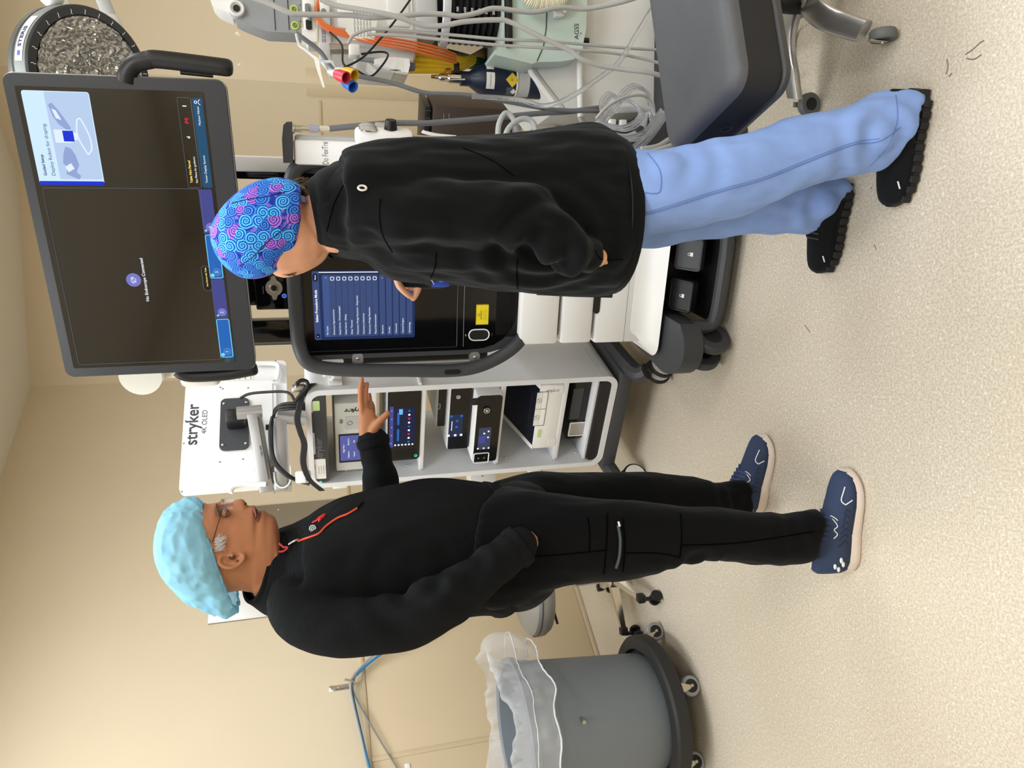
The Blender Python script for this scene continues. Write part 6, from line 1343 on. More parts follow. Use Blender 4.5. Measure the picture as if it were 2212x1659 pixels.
for i in range(3):
    o = i*9; hose('dark green hose behind the oxygen cylinder, %s of three' % ['lower', 'middle', 'upper'][i], [(965, 112+o, 2.48), (995, 120+o, 2.48), (1030, 130+o*.8, 2.50), (1062, 142+o*.5, 2.54)], .0115, M_grn, 'green_hose', group='green gas hoses')
Yc = 2.12
hose('thick pale grey hose waving across the machine, the upper one', [(545, -6, Yc), (585, 9, Yc), (621, 26, Yc), (650, 31, Yc), (760, 33, Yc), (800, 38, Yc), (857, 35, Yc), (915, 30, Yc), (960, 31, Yc), (994, 35, Yc), (1030, 28, Yc), (1067, 18, Yc), (1121, 24, Yc), (1157, 26, Yc), (1211, 16, Yc), (1265, 19, Yc), (1340, 5, Yc-.03), (1400, -14, Yc-.05)], .0075, M_cabg, 'grey_hose', 'cord')
hose('thick pale grey hose waving across the machine, the lower one', [(692, -2, Yc-.02), (727, 12, Yc-.02), (799, 24, Yc-.03), (857, 36, Yc-.03), (915, 55, Yc-.02), (960, 55, Yc-.02), (1003, 47, Yc-.02), (1067, 43, Yc-.02), (1103, 48, Yc-.02), (1175, 83, Yc-.02), (1229, 108, Yc-.02), (1256, 127, Yc-.02), (1293, 141, Yc-.02), (1340, 149, Yc-.03), (1416, 160, Yc-.05), (1500, 190, Yc)], .0075, M_cabg, 'grey_hose', 'cord')
hose('thin grey cord hanging straight down, the right one', [(751, 95, Yc), (763, 77, Yc), (792, 65, Yc), (828, 63, Yc), (960, 74, Yc), (1085, 85, Yc), (1193, 90, Yc), (1340, 103, Yc), (1430, 108, Yc)], .0048, M_cabg, 'grey_hose', 'cord', n=8)
hose('thin grey cord hanging straight down, the left one', [(795, 74, Yc), (880, 78, Yc), (960, 86, Yc), (1085, 98, Yc), (1229, 107, Yc), (1340, 117, Yc), (1440, 140, Yc)], .0048, M_cabg, 'grey_hose', 'cord', n=8)
hose('slate grey hose curving down in front of the oxygen cylinder', [(640, 72, 2.2), (690, 110, 2.2), (720, 150, 2.2), (767, 163, 2.2), (843, 178, 2.2), (915, 200, 2.2), (960, 203, 2.2), (1016, 206, 2.2), (1102, 221, 2.2), (1190, 236, 2.2), (1276, 240, 2.2), (1330, 240, 2.25)], .0068, M_cabd, 'gas_hose')
hose('black wire slanting over the white instrument block', [(890, -6, 2.2), (857, 40, 2.2), (824, 81, 2.2), (785, 123, 2.2), (744, 146, 2.2), (735, 150, 2.2)], .0032, M_cabk, 'black_wire', 'wire', n=6)
hose('black wire looping below the white transducer', [(712, 69, 2.22), (738, 97, 2.22), (742, 138, 2.22), (770, 152, 2.22), (800, 165, 2.22), (825, 142, 2.22), (838, 118, 2.22), (820, 112, 2.22), (780, 117, 2.22)], .0032, M_cabk, 'black_wire', 'wire', n=6)
hose('clear plastic tube curving across the white cabinet', [(1020, 208, 2.18), (1119, 215, 2.18), (1166, 228, 2.18), (1202, 223, 2.16), (1247, 201, 2.14), (1302, 163, 2.12), (1340, 130, 2.1), (1395, 40, 2.06), (1420, 0, 2.04)], .0075, M_tub, 'clear_hose')
hose('slate hose falling from the column fitting to the floor', [(711, 278, 2.14), (774, 272, 2.14), (846, 266, 2.14), (920, 266, 2.14), (975, 262, 2.15), (1070, 254, 2.17), (1165, 245, 2.2), (1231, 241, 2.22), (1300, 232, 2.26)], .0085, M_cabd, 'gas_hose')
hose('grey hose loop left of the regulator, the smaller arch', [(1072, 330, 2.1), (1075, 300, 2.1), (1078, 268, 2.1), (1091, 245, 2.1), (1106, 253, 2.1), (1117, 282, 2.1), (1122, 330, 2.1)], .0085, M_lgr, 'hose_loop')
hose('grey hose loop nearer the chair, the larger arch', [(1086, 330, 2.07), (1090, 303, 2.07), (1099, 277, 2.07), (1123, 258, 2.07), (1146, 260, 2.07), (1156, 280, 2.07), (1150, 320, 2.07)], .0085, M_lgr, 'hose_loop')
hose('grey hose arch low behind the woman', [(1000, 330, 2.1), (1012, 309, 2.1), (1040, 305, 2.1), (1068, 309, 2.1), (1085, 330, 2.1)], .0085, M_lgr, 'hose_loop')
hose('bright blue cable on the floor behind the woman', [(x_, y_, float(onz(x_, y_, .006)[1])) for x_, y_ in ((1205, 240), (1212, 254), (1222, 268), (1240, 286), (1270, 310))], .0055, mat('blue_cable_skin', (44, 128, 190), .5), 'blue_cable', 'cable')
hose('black cord running low across the floor behind the woman', [(1120, 300, 2.6), (1161, 289, 2.6), (1220, 272, 2.6), (1288, 255, 2.55), (1330, 240, 2.5)], .006, M_cabk, 'floor_cord', 'cord')
# coloured cup connectors on grey leads
for nm_, rgb, (px, py), tip, Y_ in (('red', (196, 52, 70), (735, 165), (748, 168), 2.02), ('yellow', (228, 184, 40), (752, 160), (766, 163), 2.04), ('blue', (40, 104, 200), (752, 179), (763, 188), 2.05)):
    t_ = thing('lead_connector', ony(px, py, Y_), '%s cup-shaped connector dangling on a grey lead' % nm_, 'connector', 'coloured lead connectors')
    a = ony(px-9, py-5, Y_+.01); b = ony(tip[0], tip[1], Y_-.015); ax = nrm(b-a); L_ = np.linalg.norm(b-a); mb = MB(); mb.lathe([(.012, 0), (.0155, L_*.3), (.0165, L_), (.0135, L_), (.012, L_*.3), (.0, L_*.28)], a, ax, 20); cu_ = obj('cup', mb, mat(nm_+'_connector', rgb, .4), t_)
    mb = MB(); mb.cyl(a-ax*.03, a+ax*.002, .007, .012, 14); obj('sleeve', mb, M_grey, t_)
    mb = MB(); P = spline([a-ax*.03, ony(px-35, py-26, Y_+.02), ony(690, 132, Y_+.05), ony(660, 108, Y_+.08), ony(647, 98, Y_+.1), ony(640, 74, Y_+.12)], 6); mb.tube(P, .0042, 8); obj('lead', mb, M_grey, t_)
mb = MB(); P = Frame(ony(690, 160, 2.04), 20); mb.prism([ony(x, y, 2.05) for x, y in ((676, 118), (684, 150), (697, 188), (702, 190), (694, 160), (688, 126))], [ony(x, y, 2.052) for x, y in ((676, 118), (684, 150), (697, 188), (702, 190), (694, 160), (688, 126))]); obj('lead_tag', mb, M_paper, None, False, label='narrow white paper tag hanging from the grey leads', cat='tag')
# ------------------------------------------------------------------ base of the machine with coiled clear tubing
mb = MB(); A.box(mb, al(1420, 250, .1)[0]-.08, XR, .10, .17, -.36, .12, .03); bs2 = obj('base_shell', mb, M_dark, am)
for (fx, fd) in ((al(1420, 250, .1)[0]-.03, .05), (.85, .05), (al(1420, 250, .1)[0]-.03, -.30)):
    p = A.W(fx, 0, fd); caster('caster', bs2, p, .05, .06, 30, m=M_rub, top=.12)
st_ = thing('suction_unit', ony(1380, 270, 2.06)*np.array([1, 1, 0]), 'grey and black unit with handle wrapped in coiled clear tubing below the machine', 'suction unit')
SU = Frame(ony(1360, 285, 2.06), -15)
def su(pts, d0, d1, m, nm): mb = MB(); SU.poly(mb, [SU.loc(x, y, d1) for x, y in pts], d0, d1); return obj(nm, mb, m, st_)
su([(1300, 262), (1300, 330), (1440, 345), (1470, 300), (1470, 262), (1420, 255)], -.12, -.03, M_dark, 'unit_body')
z_f = 0.
mb = MB(); mb.prism([SU.W(*SU.loc(x, y, -.05), -.05)*np.array([1, 1, 0])+np.array([0, 0, .0]) for x, y in ((1340, 262), (1340, 335), (1341, 335), (1341, 262))], [SU.W(*SU.loc(x, y, -.05), -.05) for x, y in ((1440, 262), (1440, 335), (1441, 335), (1441, 262))]) if False else mb
mb = MB(); q = SU.W(*SU.loc(1420, 300, -.08), -.08); mb.lathe([(.10, 0), (.10, .03), (.05, .05), (.05, q[2]+.02)], (q[0], q[1], 0), n=24); obj('unit_foot', mb, M_dark, st_)
mb = MB(); mb.tube(spline([SU.pt(x, y, .0) for x, y in ((1330, 238), (1380, 236), (1410, 238), (1395, 250), (1390, 270), (1380, 285), (1350, 296), (1318, 290))], 6), .010, 10); obj('unit_handle', mb, M_grey, st_)
mb = MB(); SU.disc(mb, *SU.loc(1384, 280, .02), .012, -.01, .02); obj('latch_knob', mb, M_dark, st_)
for (px, py) in ((1345, 267), (1322, 266)):
    mb = MB(); mb.rbox(SU.pt(px, py, .012), (.022, .02, .02), .003, SU.ax); obj('tube_connector', mb, M_white, st_)
def coil(pts, off): return [(x+off[0], y+off[1], Y_) for x, y, Y_ in pts]
c1 = [(1268, 300, 2.0), (1300, 262, 2.0), (1330, 226, 2.0), (1352, 196, 2.0), (1375, 186, 2.0), (1398, 200, 2.0), (1408, 235, 2.02), (1410, 265, 2.03)]
c2 = [(1302, 242, 2.02), (1302, 222, 2.02), (1318, 204, 2.02), (1336, 212, 2.02), (1362, 218, 2.0), (1385, 240, 1.99), (1378, 262, 1.98), (1350, 276, 1.98), (1318, 272, 1.98), (1290, 262, 1.99)]
c3 = [(1290, 280, 1.97), (1320, 292, 1.96), (1360, 298, 1.96), (1395, 286, 1.96), (1415, 262, 1.97), (1432, 240, 1.98)]
c4 = [(1362, 326, 1.95), (1395, 300, 1.95), (1418, 272, 1.96), (1435, 246, 1.97)]
kk = 0
for base, n_, wh_ in ((c1, 3, 'long loop'), (c2, 3, 'round coil'), (c3, 3, 'low coil'), (c4, 3, 'slanting run')):
    for i in range(n_): hose('clear tubing strand of the %s, %s of three' % (wh_, ['front', 'middle', 'rear'][i]), coil(base, (i*4.5-4, i*4-3)), .0048, M_tub, 'clear_tubing', 'tubing', group='coiled clear tubing', n=7, k=7)
hose('pale grey cord arching over the coiled tubing', [(1288, 256, 1.96), (1310, 232, 1.95), (1345, 212, 1.95), (1385, 206, 1.96), (1405, 220, 1.98), (1415, 250, 2.0)], .0045, M_cabg, 'grey_tube', 'tube', n=8)
hose('pale hose along the floor under the suction unit', [(1385, 322, 1.93), (1420, 316, 1.93), (1448, 300, 1.95), (1480, 290, 1.97)], .0075, M_cabg, 'grey_tube', 'tube')
hose('second pale hose leading under the chair seat', [(1400, 330, 1.9), (1440, 318, 1.9), (1480, 300, 1.92)], .0075, M_cabg, 'grey_tube', 'tube')
# ------------------------------------------------------------------ gas column on the tower's right side
gc = thing('gas_column', (ony(680, 320, 2.16)[0], 2.2, 0), 'white upright column with black cap and gas fitting beside the tower', 'gas column')
G = Frame(ony(680, 320, 2.16), -21)
(x0, z0), (x1, z1) = G.loc(900, 352), G.loc(633, 298)
mb = MB(); G.box(mb, G.loc(700, 358)[0], G.loc(700, 303)[0], .30-G.o[2], z1, -.09, 0, .01); obj('column_body', mb, M_white, gc)
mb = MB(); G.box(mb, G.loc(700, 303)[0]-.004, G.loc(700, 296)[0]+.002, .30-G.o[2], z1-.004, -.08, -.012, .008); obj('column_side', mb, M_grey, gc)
mb = MB(); G.poly(mb, [G.loc(x, y, .01) for x, y in ((612, 352), (609, 300), (612, 270), (618, 264), (630, 264), (632, 300), (633, 352))], -.10, .01); gcp = obj('column_cap', mb, M_dark, gc)
mb = MB(); G.box(mb, G.loc(700, 352)[0], G.loc(700, 320)[0], .02-G.o[2], .32-G.o[2], -.10, .0, .01); obj('column_foot', mb, M_dark, gc)
x, z = G.loc(703, 331, .001); text('Do FeeTre', G, x, z, .040, M_inkg, gc, .0008, 'CENTER', sx=.6)
fit = [(632, 277), (640, 277.5), (641, 277.5), (652, 278), (653, 278), (664, 278), (668, 278), (686, 278.5), (688, 278.5), (711, 279)]
for a_, b_, r_, m_, nm_ in ((632, 637, .013, M_steel, 'fitting_collar'), (637, 651, .0095, M_steel, 'fitting_nut'), (651, 668, .0085, M_chrome, 'fitting_body'), (668, 688, .0115, mat('blue_clear_sleeve', (196, 200, 224), .15, trans=.5), 'clear_sleeve'), (688, 712, .0085, mat('braid', (206, 200, 182), .5, noise=(300, .4)), 'braided_end')):
    mb = MB(); mb.cyl(ony(a_, 277.5, 2.14), ony(b_, 278.5, 2.14), r_, n=18); obj(nm_, mb, m_, gc)
# regulator box with knob and gauges
rg = thing('vacuum_regulator', ony(830, 300, 2.06), 'white regulator box with black knob and two round gauges beside the woman', 'regulator')
Rf = Frame(ony(830, 300, 2.06), -35)
(x0, z0), (x1, z1) = Rf.loc(893, 322), Rf.loc(768, 282)
mb = MB(); Rf.box(mb, x0, x1, z0, z1, -.055, 0, .012); Rb = obj('box', mb, M_white, rg)
fx = x1; 
Rs = Frame(Rf.W(x1, (z0+z1)/2, -.028), -35+90)      # right face of the box
xk, zk = 0, Rf.loc(846, 300)[1]-(z0+z1)/2
mb = MB(); mb.cyl(Rs.W(0, zk, 0), Rs.W(0, zk, .026), .019, .015, 20); obj('knob', mb, M_blk, rg)
for q in (-.012, .014):
    za = Rf.loc(796, 300)[1]-(z0+z1)/2; mb = MB(); mb.lathe([(.024, 0), (.024, .003), (.018, .008), (0, .010)], Rs.W(q, za, 0), Rs.n, 24); gg = obj('gauge', mb, mat('gauge_glass', (190, 190, 188), .08, .3), rg)
    mb = MB(); Rs.ring(mb, q, za, .024, .002, .002); obj('gauge_bezel', mb, M_chrome, gg)
for i, o in enumerate((0, 7, 13)):
    mb = MB(); mb.tube([ony(890, 296+o, 2.08), ony(1000, 302+o, 2.10), ony(1100, 316+o, 2.12)], .0045 if i else .007, 8); obj('steel_rod', mb, M_steel, rg)
mb = MB(); mb.rbox(Rf.W(x0+.02, (z0+z1)/2, -.075), (.05, .06, .04), .006, Rf.ax); obj('mount_bracket', mb, M_grey, rg)
# ------------------------------------------------------------------ dark brown rolling cabinet near the right wall
br = thing('rolling_cabinet', (1.55, 4.12, 0), 'dark brown metal cabinet on casters against the right wall', 'cabinet')
Bc = Frame(ony(1000, 270, 4.0), -38); Bc.o = Bc.o-Bc.ez*Bc.o[2]
M_brn = mat('dark_brown_metal', (62, 52, 46), .5)
(x1, zt_), (x0, _) = Bc.loc(936, 228), Bc.loc(945, 318); zb_ = Bc.loc(1108, 270)[1]
mb = MB(); Bc.box(mb, x0-.12, x1, zb_, zt_, -.26, 0, .01); bb = obj('box', mb, M_brn, br)
mb = MB(); Bc.box(mb, x0-.12, x1, zb_-.05, zb_, -.28, .012, .008); obj('grey_skirt', mb, M_mid, br)
for (fx) in (.2, .55):
    for dz in (.06, .09): mb = MB(); Bc.box(mb, x0-.12+(x1-x0+.12)*(fx+.25)-.03, x0-.12+(x1-x0+.12)*(fx+.25)+.03, zt_-dz-.004, zt_-dz, -.002, .002, .001); obj('vent_slot', mb, M_mid, bb)
mb = MB(); Bc.box(mb, x0-.14, x1-.01, zt_+.012, zt_+.045, -.25, -.01, .004); tr_ = obj('mesh_tray', mb, M_blk, br)
for i in range(9): mb = MB(); a = x0-.13+i*(x1-x0+.10)/8; mb.cyl(Bc.W(a, zt_+.012, -.006), Bc.W(a, zt_+.045, -.006), .003, n=6); obj('mesh_wire', mb, M_dark, tr_)
for (a, d) in ((x1-.04, -.03), (x0-.08, -.03), (x1-.04, -.23), (x0-.08, -.23)): caster('caster', br, Bc.W(a, 0, d), .045, .05, 20, m=M_rub, top=max(.09, zb_-.045), hub=mat('tan_hub', (150, 142, 124), .5))
mb = MB(); mb.tube(spline([ony(985, 296, 3.9), ony(945, 292, 3.9), ony(918, 286, 3.9), ony(912, 283, 3.9)], 5), .010, 8); obj('white_bracket', mb, M_white2, br)
cable('white_cord', [(1000, 206, 4.55), (1062, 213, 4.5), (1050, 222, 4.45), (1036, 231, 4.4), (1028, 240, 4.35), (1060, 262, 4.3)], .010, M_white2, None, label='short white cord behind the oxygen cylinder near the corner guard', cat='cord')
# ================================================================== surgical light
Lc = ony(199, 165, 2.50); dcm = nrm(CAM-Lc); nf = nrm(dcm+np.array([.04, 0, -.78])); RL = .200
slt = thing('surgical_light', Lc, 'round surgical light head with faceted clear lens behind the big monitor', 'surgical light')
M_gun = mat('gunmetal', (84, 86, 84), .42, .3); M_gund = mat('dark_gunmetal', (52, 54, 55), .42, .4)
lu = nrm(np.cross(nf, (0, 0, 1))); lv = np.cross(lu, nf)
mb = MB(); mb.lathe([(RL*.985, 0), (RL, -.006), (RL, -.052), (RL*.97, -.056)], Lc, nf, 72); sl = obj('rim', mb, mat('rim_grey', (112, 116, 112), .55), slt)
mb = MB(); mb.lathe([(RL*.84, .0), (RL*.84, .007), (RL*.86, .010), (RL*.97, .006), (RL*.995, .0)], Lc, nf, 72, cap=False); face = obj('front_ring', mb, M_gund, slt)
mb = MB(); mb.lathe([(RL*.97, -.056), (RL*.985, -.062), (RL*1.0, -.064), (RL*1.0, -.085), (RL*.93, -.11), (RL*.5, -.14), (0.001, -.145)], Lc, nf, 72); obj('rear_shell', mb, M_gun, slt)
# faceted lens: bumpy cells
mb = MB(); n1, n2 = 90, 240; rr = []
for i in range(n1+1):
    r_ = RL*.84*i/n1; ring = []
    for j in range(n2):
        a = 2*math.pi*j/n2; q = Vector((r_*math.cos(a)*52, r_*math.sin(a)*52, 1.)); q += mnoise.noise_vector(q*.8)*.5; d_ = mnoise.voronoi(q)[0]; hgt = .026*(d_[1]-d_[0])+.012*d_[0]
        ring.append(Lc+lu*max(r_, 1e-4)*math.cos(a)+lv*max(r_, 1e-4)*math.sin(a)+nf*(.002+hgt-.004))
    rr.append(ring)
mb.loft(rr, cap=False); obj('faceted_lens', mb, mat('lens_crystal', (168, 167, 162), .10, .55, spec=1.), slt, ang=60)
for i in range(26):
    a = 2*math.pi*i/26; c = Lc+(lu*math.cos(a)+lv*math.sin(a))*RL*.90+nf*.0095; rd = lu*math.cos(a)+lv*math.sin(a); tn = np.cross(nf, rd)
    mb = MB(); mb.tube(spline([c-rd*.007, c-rd*.002+tn*.0014, c+rd*.002-tn*.0014, c+rd*.007], 4), .0009, 5); obj('scale_mark', mb, M_inkw, face)
# name plate on the rim
ang0 = None
def rimpt(a, h): return Lc+(lu*math.cos(a)+lv*math.sin(a))*(RL+.0012)+nf*h
def pxof(P): d = P-CAM; z = d@CF; return V0+FPX*(d@CD)/z, 1659-(U0+FPX*(d@CR)/z)
cand = min(np.linspace(0, 2*math.pi, 360), key=lambda a: (pxof(rimpt(a, -.03))[0]-44)**2+(pxof(rimpt(a, -.03))[1]-75)**2)
mb = MB(); mb.loft([[rimpt(a, -.010), rimpt(a, -.044)] for a in np.linspace(cand-.36, cand+.36, 16)], cap=False, closed=False); npl = obj('name_plate', mb, M_paper, sl)
_f0 = Frame((0, 0, 0), 0)
sx_ = 1 if pxof(rimpt(cand+.1, -.027))[1] < pxof(rimpt(cand-.1, -.027))[1] else -1      # reading direction follows the picture's upright
sz_ = 1 if pxof(rimpt(cand, -.02))[0] < pxof(rimpt(cand, -.034))[0] else -1
def rim_wrap(o_, x_off, off=.0022):
    me = o_.data; O = ORG[o_.name]+np.array([0, 0, 0]); P = []
    for v in me.vertices:
        w_ = np.array(v.co)+O; P.append(Lc+(lu*math.cos(cand+sx_*(w_[0]+x_off)/RL)+lv*math.sin(cand+sx_*(w_[0]+x_off)/RL))*(RL+off)+nf*(-.027+sz_*w_[2]))
    F_ = [tuple(p.vertices) for p in me.polygons]; m_ = me.materials[0]; nm_ = o_.name.split('.')[0]; bpy.data.objects.remove(o_)
    mb = MB().add(P, F_); return obj(nm_, mb, m_, npl, smooth=False)
rim_wrap(text('STERIS', _f0, 0, 0, .038, mat('lilac_print', (56, 58, 96), .7, spec=.1), None, 0, bold=.02), -.034)
mb = MB(); mb.add([(-.008, 0, -.007), (.006, 0, -.007), (.006, 0, .007), (-.008, 0, .007)], [(0, 1, 2, 3)]); rim_wrap(obj('logo_mark', mb, mat('blue_logo', (70, 80, 150), .6), None, False, org=(0, 0, 0)), -.050)
# grip knob on the ring and arm
mb = MB(); mb.rbox(Lc+(-lu*0+lv*0)+nf*.0, (.01, .01, .01), .002) if False else None
b0 = ony(110, -12, 2.46); mb = MB(); mb.ball(b0, .036, 12); obj('pivot_ball', mb, M_white, slt)
mb = MB(); mb.tube(spline([Lc-nf*.10, Lc-nf*.13+np.array([.08, 0, .06]), b0+np.array([.02, .1, .0]), b0+np.array([.25, .1, .15])], 6), .022, 14); obj('yoke_arm', mb, M_white, slt)
mb = MB(); mb.tube([ony(248, 62, 2.62), ony(236, 34, 2.62), ony(210, -30, 2.62)], .021, 16); obj('support_arm', mb, M_grey, slt)
mb = MB(); mb.tube([ony(250, 66, 2.615), ony(238, 40, 2.615)], .026, 16); mb.tube([ony(250, 66, 2.615), Lc-nf*.12], .02, 12); obj('support_joint', mb, M_cream, slt)
mb = MB(); p_ = ony(210, -30, 2.62); mb.tube([p_, p_+np.array([.35, .05, .25]), (p_[0]+.5, p_[1]+.1, CEIL)], .024, 12); obj('ceiling_arm', mb, M_white, slt)
# ================================================================== rubbish bin, bag and dolly
BX, BY = -1.37, 2.74
dl_ = thing('bin_dolly', (BX, BY, 0), 'round black dolly on grey casters under the rubbish bin', 'dolly')
mb = MB(); mb.lathe([(.20, .085), (.285, .085), (.297, .095), (.297, .140), (.288, .150), (.245, .152), (.240, .128), (.0, .125)], (BX, BY, 0), n=64); dp = obj('platform', mb, mat('black_textured_plastic', (40, 40, 42), .6, bump=(120, .3, .002)), dl_)
M_cast = mat('grey_tyre', (150, 152, 154), .55); M_zinc = mat('zinc_plate', (196, 190, 170), .35, .9)
for (wx, wy, an) in ((-1.088, 2.836, 60), (-1.207, 2.545, 62), (-1.500, 2.540, 60), (-1.63, 2.82, 45), (-1.35, 3.0, 70)):
    f_ = None
    c = np.array([wx, wy, .038]); ax = np.array([math.cos(math.radians(an)), -math.sin(math.radians(an)), 0]); rr_ = nrm(np.array([wx-BX, wy-BY, 0]))
    top = np.array([BX, BY, 0])+rr_*min(.27, np.linalg.norm(c[:2]-np.array([BX, BY])))
    mb = MB(); mb.prism([c+ax*.016+np.array([0, 0, -.004])+rr_*.0, c+ax*.016+np.array([0, 0, .012])+np.cross(ax, (0, 0, 1))*.012, top*np.array([1, 1, 0])+ax*.016+np.array([0, 0, .088])+np.cross(ax, (0, 0, 1))*.022, top*np.array([1, 1, 0])+ax*.016+np.array([0, 0, .088])-np.cross(ax, (0, 0, 1))*.018],
                       [c+ax*.019+np.array([0, 0, -.004]), c+ax*.019+np.array([0, 0, .012])+np.cross(ax, (0, 0, 1))*.012, top*np.array([1, 1, 0])+ax*.019+np.array([0, 0, .088])+np.cross(ax, (0, 0, 1))*.022, top*np.array([1, 1, 0])+ax*.019+np.array([0, 0, .088])-np.cross(ax, (0, 0, 1))*.018]); cs = obj('caster', mb, M_zinc, dl_)
    mb = MB(); mb.lathe([(.022, -.013), (.034, -.013), (.038, -.008), (.038, .008), (.034, .013), (.022, .013)], c, ax, 28); wl = obj('wheel', mb, M_cast, cs)
    mb = MB(); mb.lathe([(0, -.0138), (.025, -.0138), (.025, .0138), (0, .0138)], c, ax, 20); obj('hub', mb, M_blk, wl); mb = MB(); mb.cyl(c-ax*.014, c+ax*.022, .006, n=12); obj('axle', mb, M_zinc, wl)
mb = MB(); mb.rbox((-1.225, 2.555, .085), (.07, .05, .06), .006); obj('caster_boss', mb, MATS['black_textured_plastic'], dl_)
bn = thing('rubbish_bin', (BX, BY, .13), 'grey round plastic rubbish bin lined with a clear bag', 'bin')
ZT = .70
mb = MB(); mb.lathe([(.212, .128), (.224, .135), (.228, .16), (.262, ZT-.09), (.263, ZT-.085), (.2665, ZT-.08), (.270, ZT-.03), (.283, ZT-.026), (.285, ZT), (.276, ZT+.006), (.262, ZT-.004), (.255, ZT-.1), (.215, .16), (.0, .15)], (BX, BY, 0), n=72); tk = obj('tub', mb, mat('bin_grey', (118, 126, 134), .5, bump=(300, .08, .001)), bn)
mb = MB(); mb.lathe([(.2592, ZT-.13), (.2602, ZT-.1285), (.2600, ZT-.127)], (BX, BY, 0), n=72, cap=False); obj('mould_line', mb, M_mid, tk)
bp = ony(1261, 1559, BY-.245); mb = MB(); mb.cyl(bp+np.array([0, .03, 0]), bp+np.array([0, -.006, 0]), .008, n=6); obj('bolt', mb, M_steel, tk)
# clear bag: film over the rim
mf = bpy.data.materials.new('clear_bag_film'); mf.use_nodes = True
def film():
    nt = mf.node_tree; b = nt.nodes['Principled BSDF']; out = [n for n in nt.nodes if n.type == 'OUTPUT_MATERIAL'][0]
    b.inputs['Base Color'].default_value = (*lin((236, 240, 246)), 1); b.inputs['Roughness'].default_value = .22; b.inputs['Specular IOR Level'].default_value = .8
    tr = nt.nodes.new('ShaderNodeBsdfTransparent'); mx = nt.nodes.new('ShaderNodeMixShader')
    ds = crumple(mf, 7, .9, .02, 5.)
    mr = nt.nodes.new('ShaderNodeMapRange'); mr.inputs['From Min'].default_value = .15; mr.inputs['From Max'].default_value = .75; mr.inputs['To Min'].default_value = .26; mr.inputs['To Max'].default_value = .80
    nt.links.new(ds, mr.inputs['Value']); nt.links.new(mr.outputs['Result'], mx.inputs[0])
    nt.links.new(tr.outputs[0], mx.inputs[1]); nt.links.new(b.outputs[0], mx.inputs[2]); nt.links.new(mx.outputs[0], out.inputs[0])
film()
mb = MB(); prof = [(.235, .42), (.245, .55), (.256, .64), (.268, .71), (.279, .755), (.288, .772), (.297, .760), (.303, .725), (.307, .68), (.310, .64), (.313, .60)]
nA = 220; rings = []
pk = math.atan2(2.80-BY, -.993-BX)
for k_, (r_, z_) in enumerate(prof):
    ring = []
    for j in range(nA):
        a = 2*math.pi*j/nA; t_ = k_/(len(prof)-1); u_ = Vector((math.cos(a)*3.2, math.sin(a)*3.2, t_*2.2))
        cr = 1-abs(mnoise.noise(u_*1.6)); cr2 = 1-abs(mnoise.noise(Vector((math.cos(a)*9, math.sin(a)*9, t_*3+4))))
        da = (a-pk+math.pi) % (2*math.pi)-math.pi
        top = math.exp(-((t_-.52)/.25)**2)
        zz2 = z_+top*(.050*mnoise.noise(Vector((math.cos(a)*1.7, math.sin(a)*1.7, 7.)))+.012*mnoise.noise(Vector((math.cos(a)*8, math.sin(a)*8, 2.))))+(t_ > .55)*(t_-.55)*(.10*mnoise.noise(Vector((math.cos(a)*2.3, math.sin(a)*2.3, 3.)))+.04*math.cos(a-math.radians(-100)))
        zz2 += .030*top*math.exp(-(da/.5)**2)
        rr2 = r_+.020*(cr-.6)*(t_ > .3)+.010*(cr2-.6)+.085*math.exp(-(da/.16)**2)*math.exp(-((t_-.72)/.28)**2)
        ring.append((BX+rr2*math.cos(a), BY+rr2*math.sin(a), zz2))
    rings.append(ring)
sm = []
for k_ in range(len(rings[0])): sm.append(spline([np.array(r[k_]) for r in rings], 4))
mb.loft([[sm[j][i] for j in range(nA)] for i in range(len(sm[0]))], cap=False)
bagO = obj('bin_bag', mb, mf, None, ang=180, label='clear plastic bag folded over the rim of the grey bin', cat='bag')
mb = MB(); mb.tube([sm[j][-1] for j in range(nA)], .0035, 6, closed=True); obj('bag_hem', mb, mat('milky_film', (232, 236, 242), .35, alpha=.75), bagO)
mb = MB(); mb.tube([sm[j][-9]+np.array([0, 0, .002]) for j in range(nA)], .0016, 5, closed=True); obj('fold_line', mb, MATS['milky_film'], bagO)
# ================================================================== stool behind the man
sxy = np.array([-.905, 3.10])
sto = thing('stool', (*sxy, 0), 'grey padded stool on a chrome five-star base behind the man', 'stool')
M_vin = mat('taupe_vinyl', (136, 132, 126), .45)
mb = MB(); mb.lathe([(.0, .445), (.17, .445), (.20, .455), (.215, .478), (.217, .50), (.208, .530), (.185, .546), (.10, .552), (0, .553)], (*sxy, 0), n=56); se = obj('seat', mb, M_vin, sto)
mb = MB(); mb.tube([np.array([sxy[0]+.2145*math.cos(a), sxy[1]+.2145*math.sin(a), .515]) for a in np.linspace(0, 2*math.pi, 60)[:-1]], .0022, 6, closed=True); obj('piping', mb, M_dark, se)
mb = MB(); mb.lathe([(.026, .10), (.026, .30), (.018, .31), (.018, .45)], (*sxy, 0), n=20); obj('column', mb, M_chrome, sto); mb = MB(); mb.lathe([(.05, .085), (.055, .10), (.05, .135), (.03, .145)], (*sxy, 0), n=24); obj('hub', mb, M_chrome, sto)
mb = MB(); mb.tube([(sxy[0], sxy[1], .43), (sxy[0]-.12, sxy[1]-.03, .41), (sxy[0]-.17, sxy[1]-.04, .40)], .006, 8); obj('height_lever', mb, M_blk, sto)
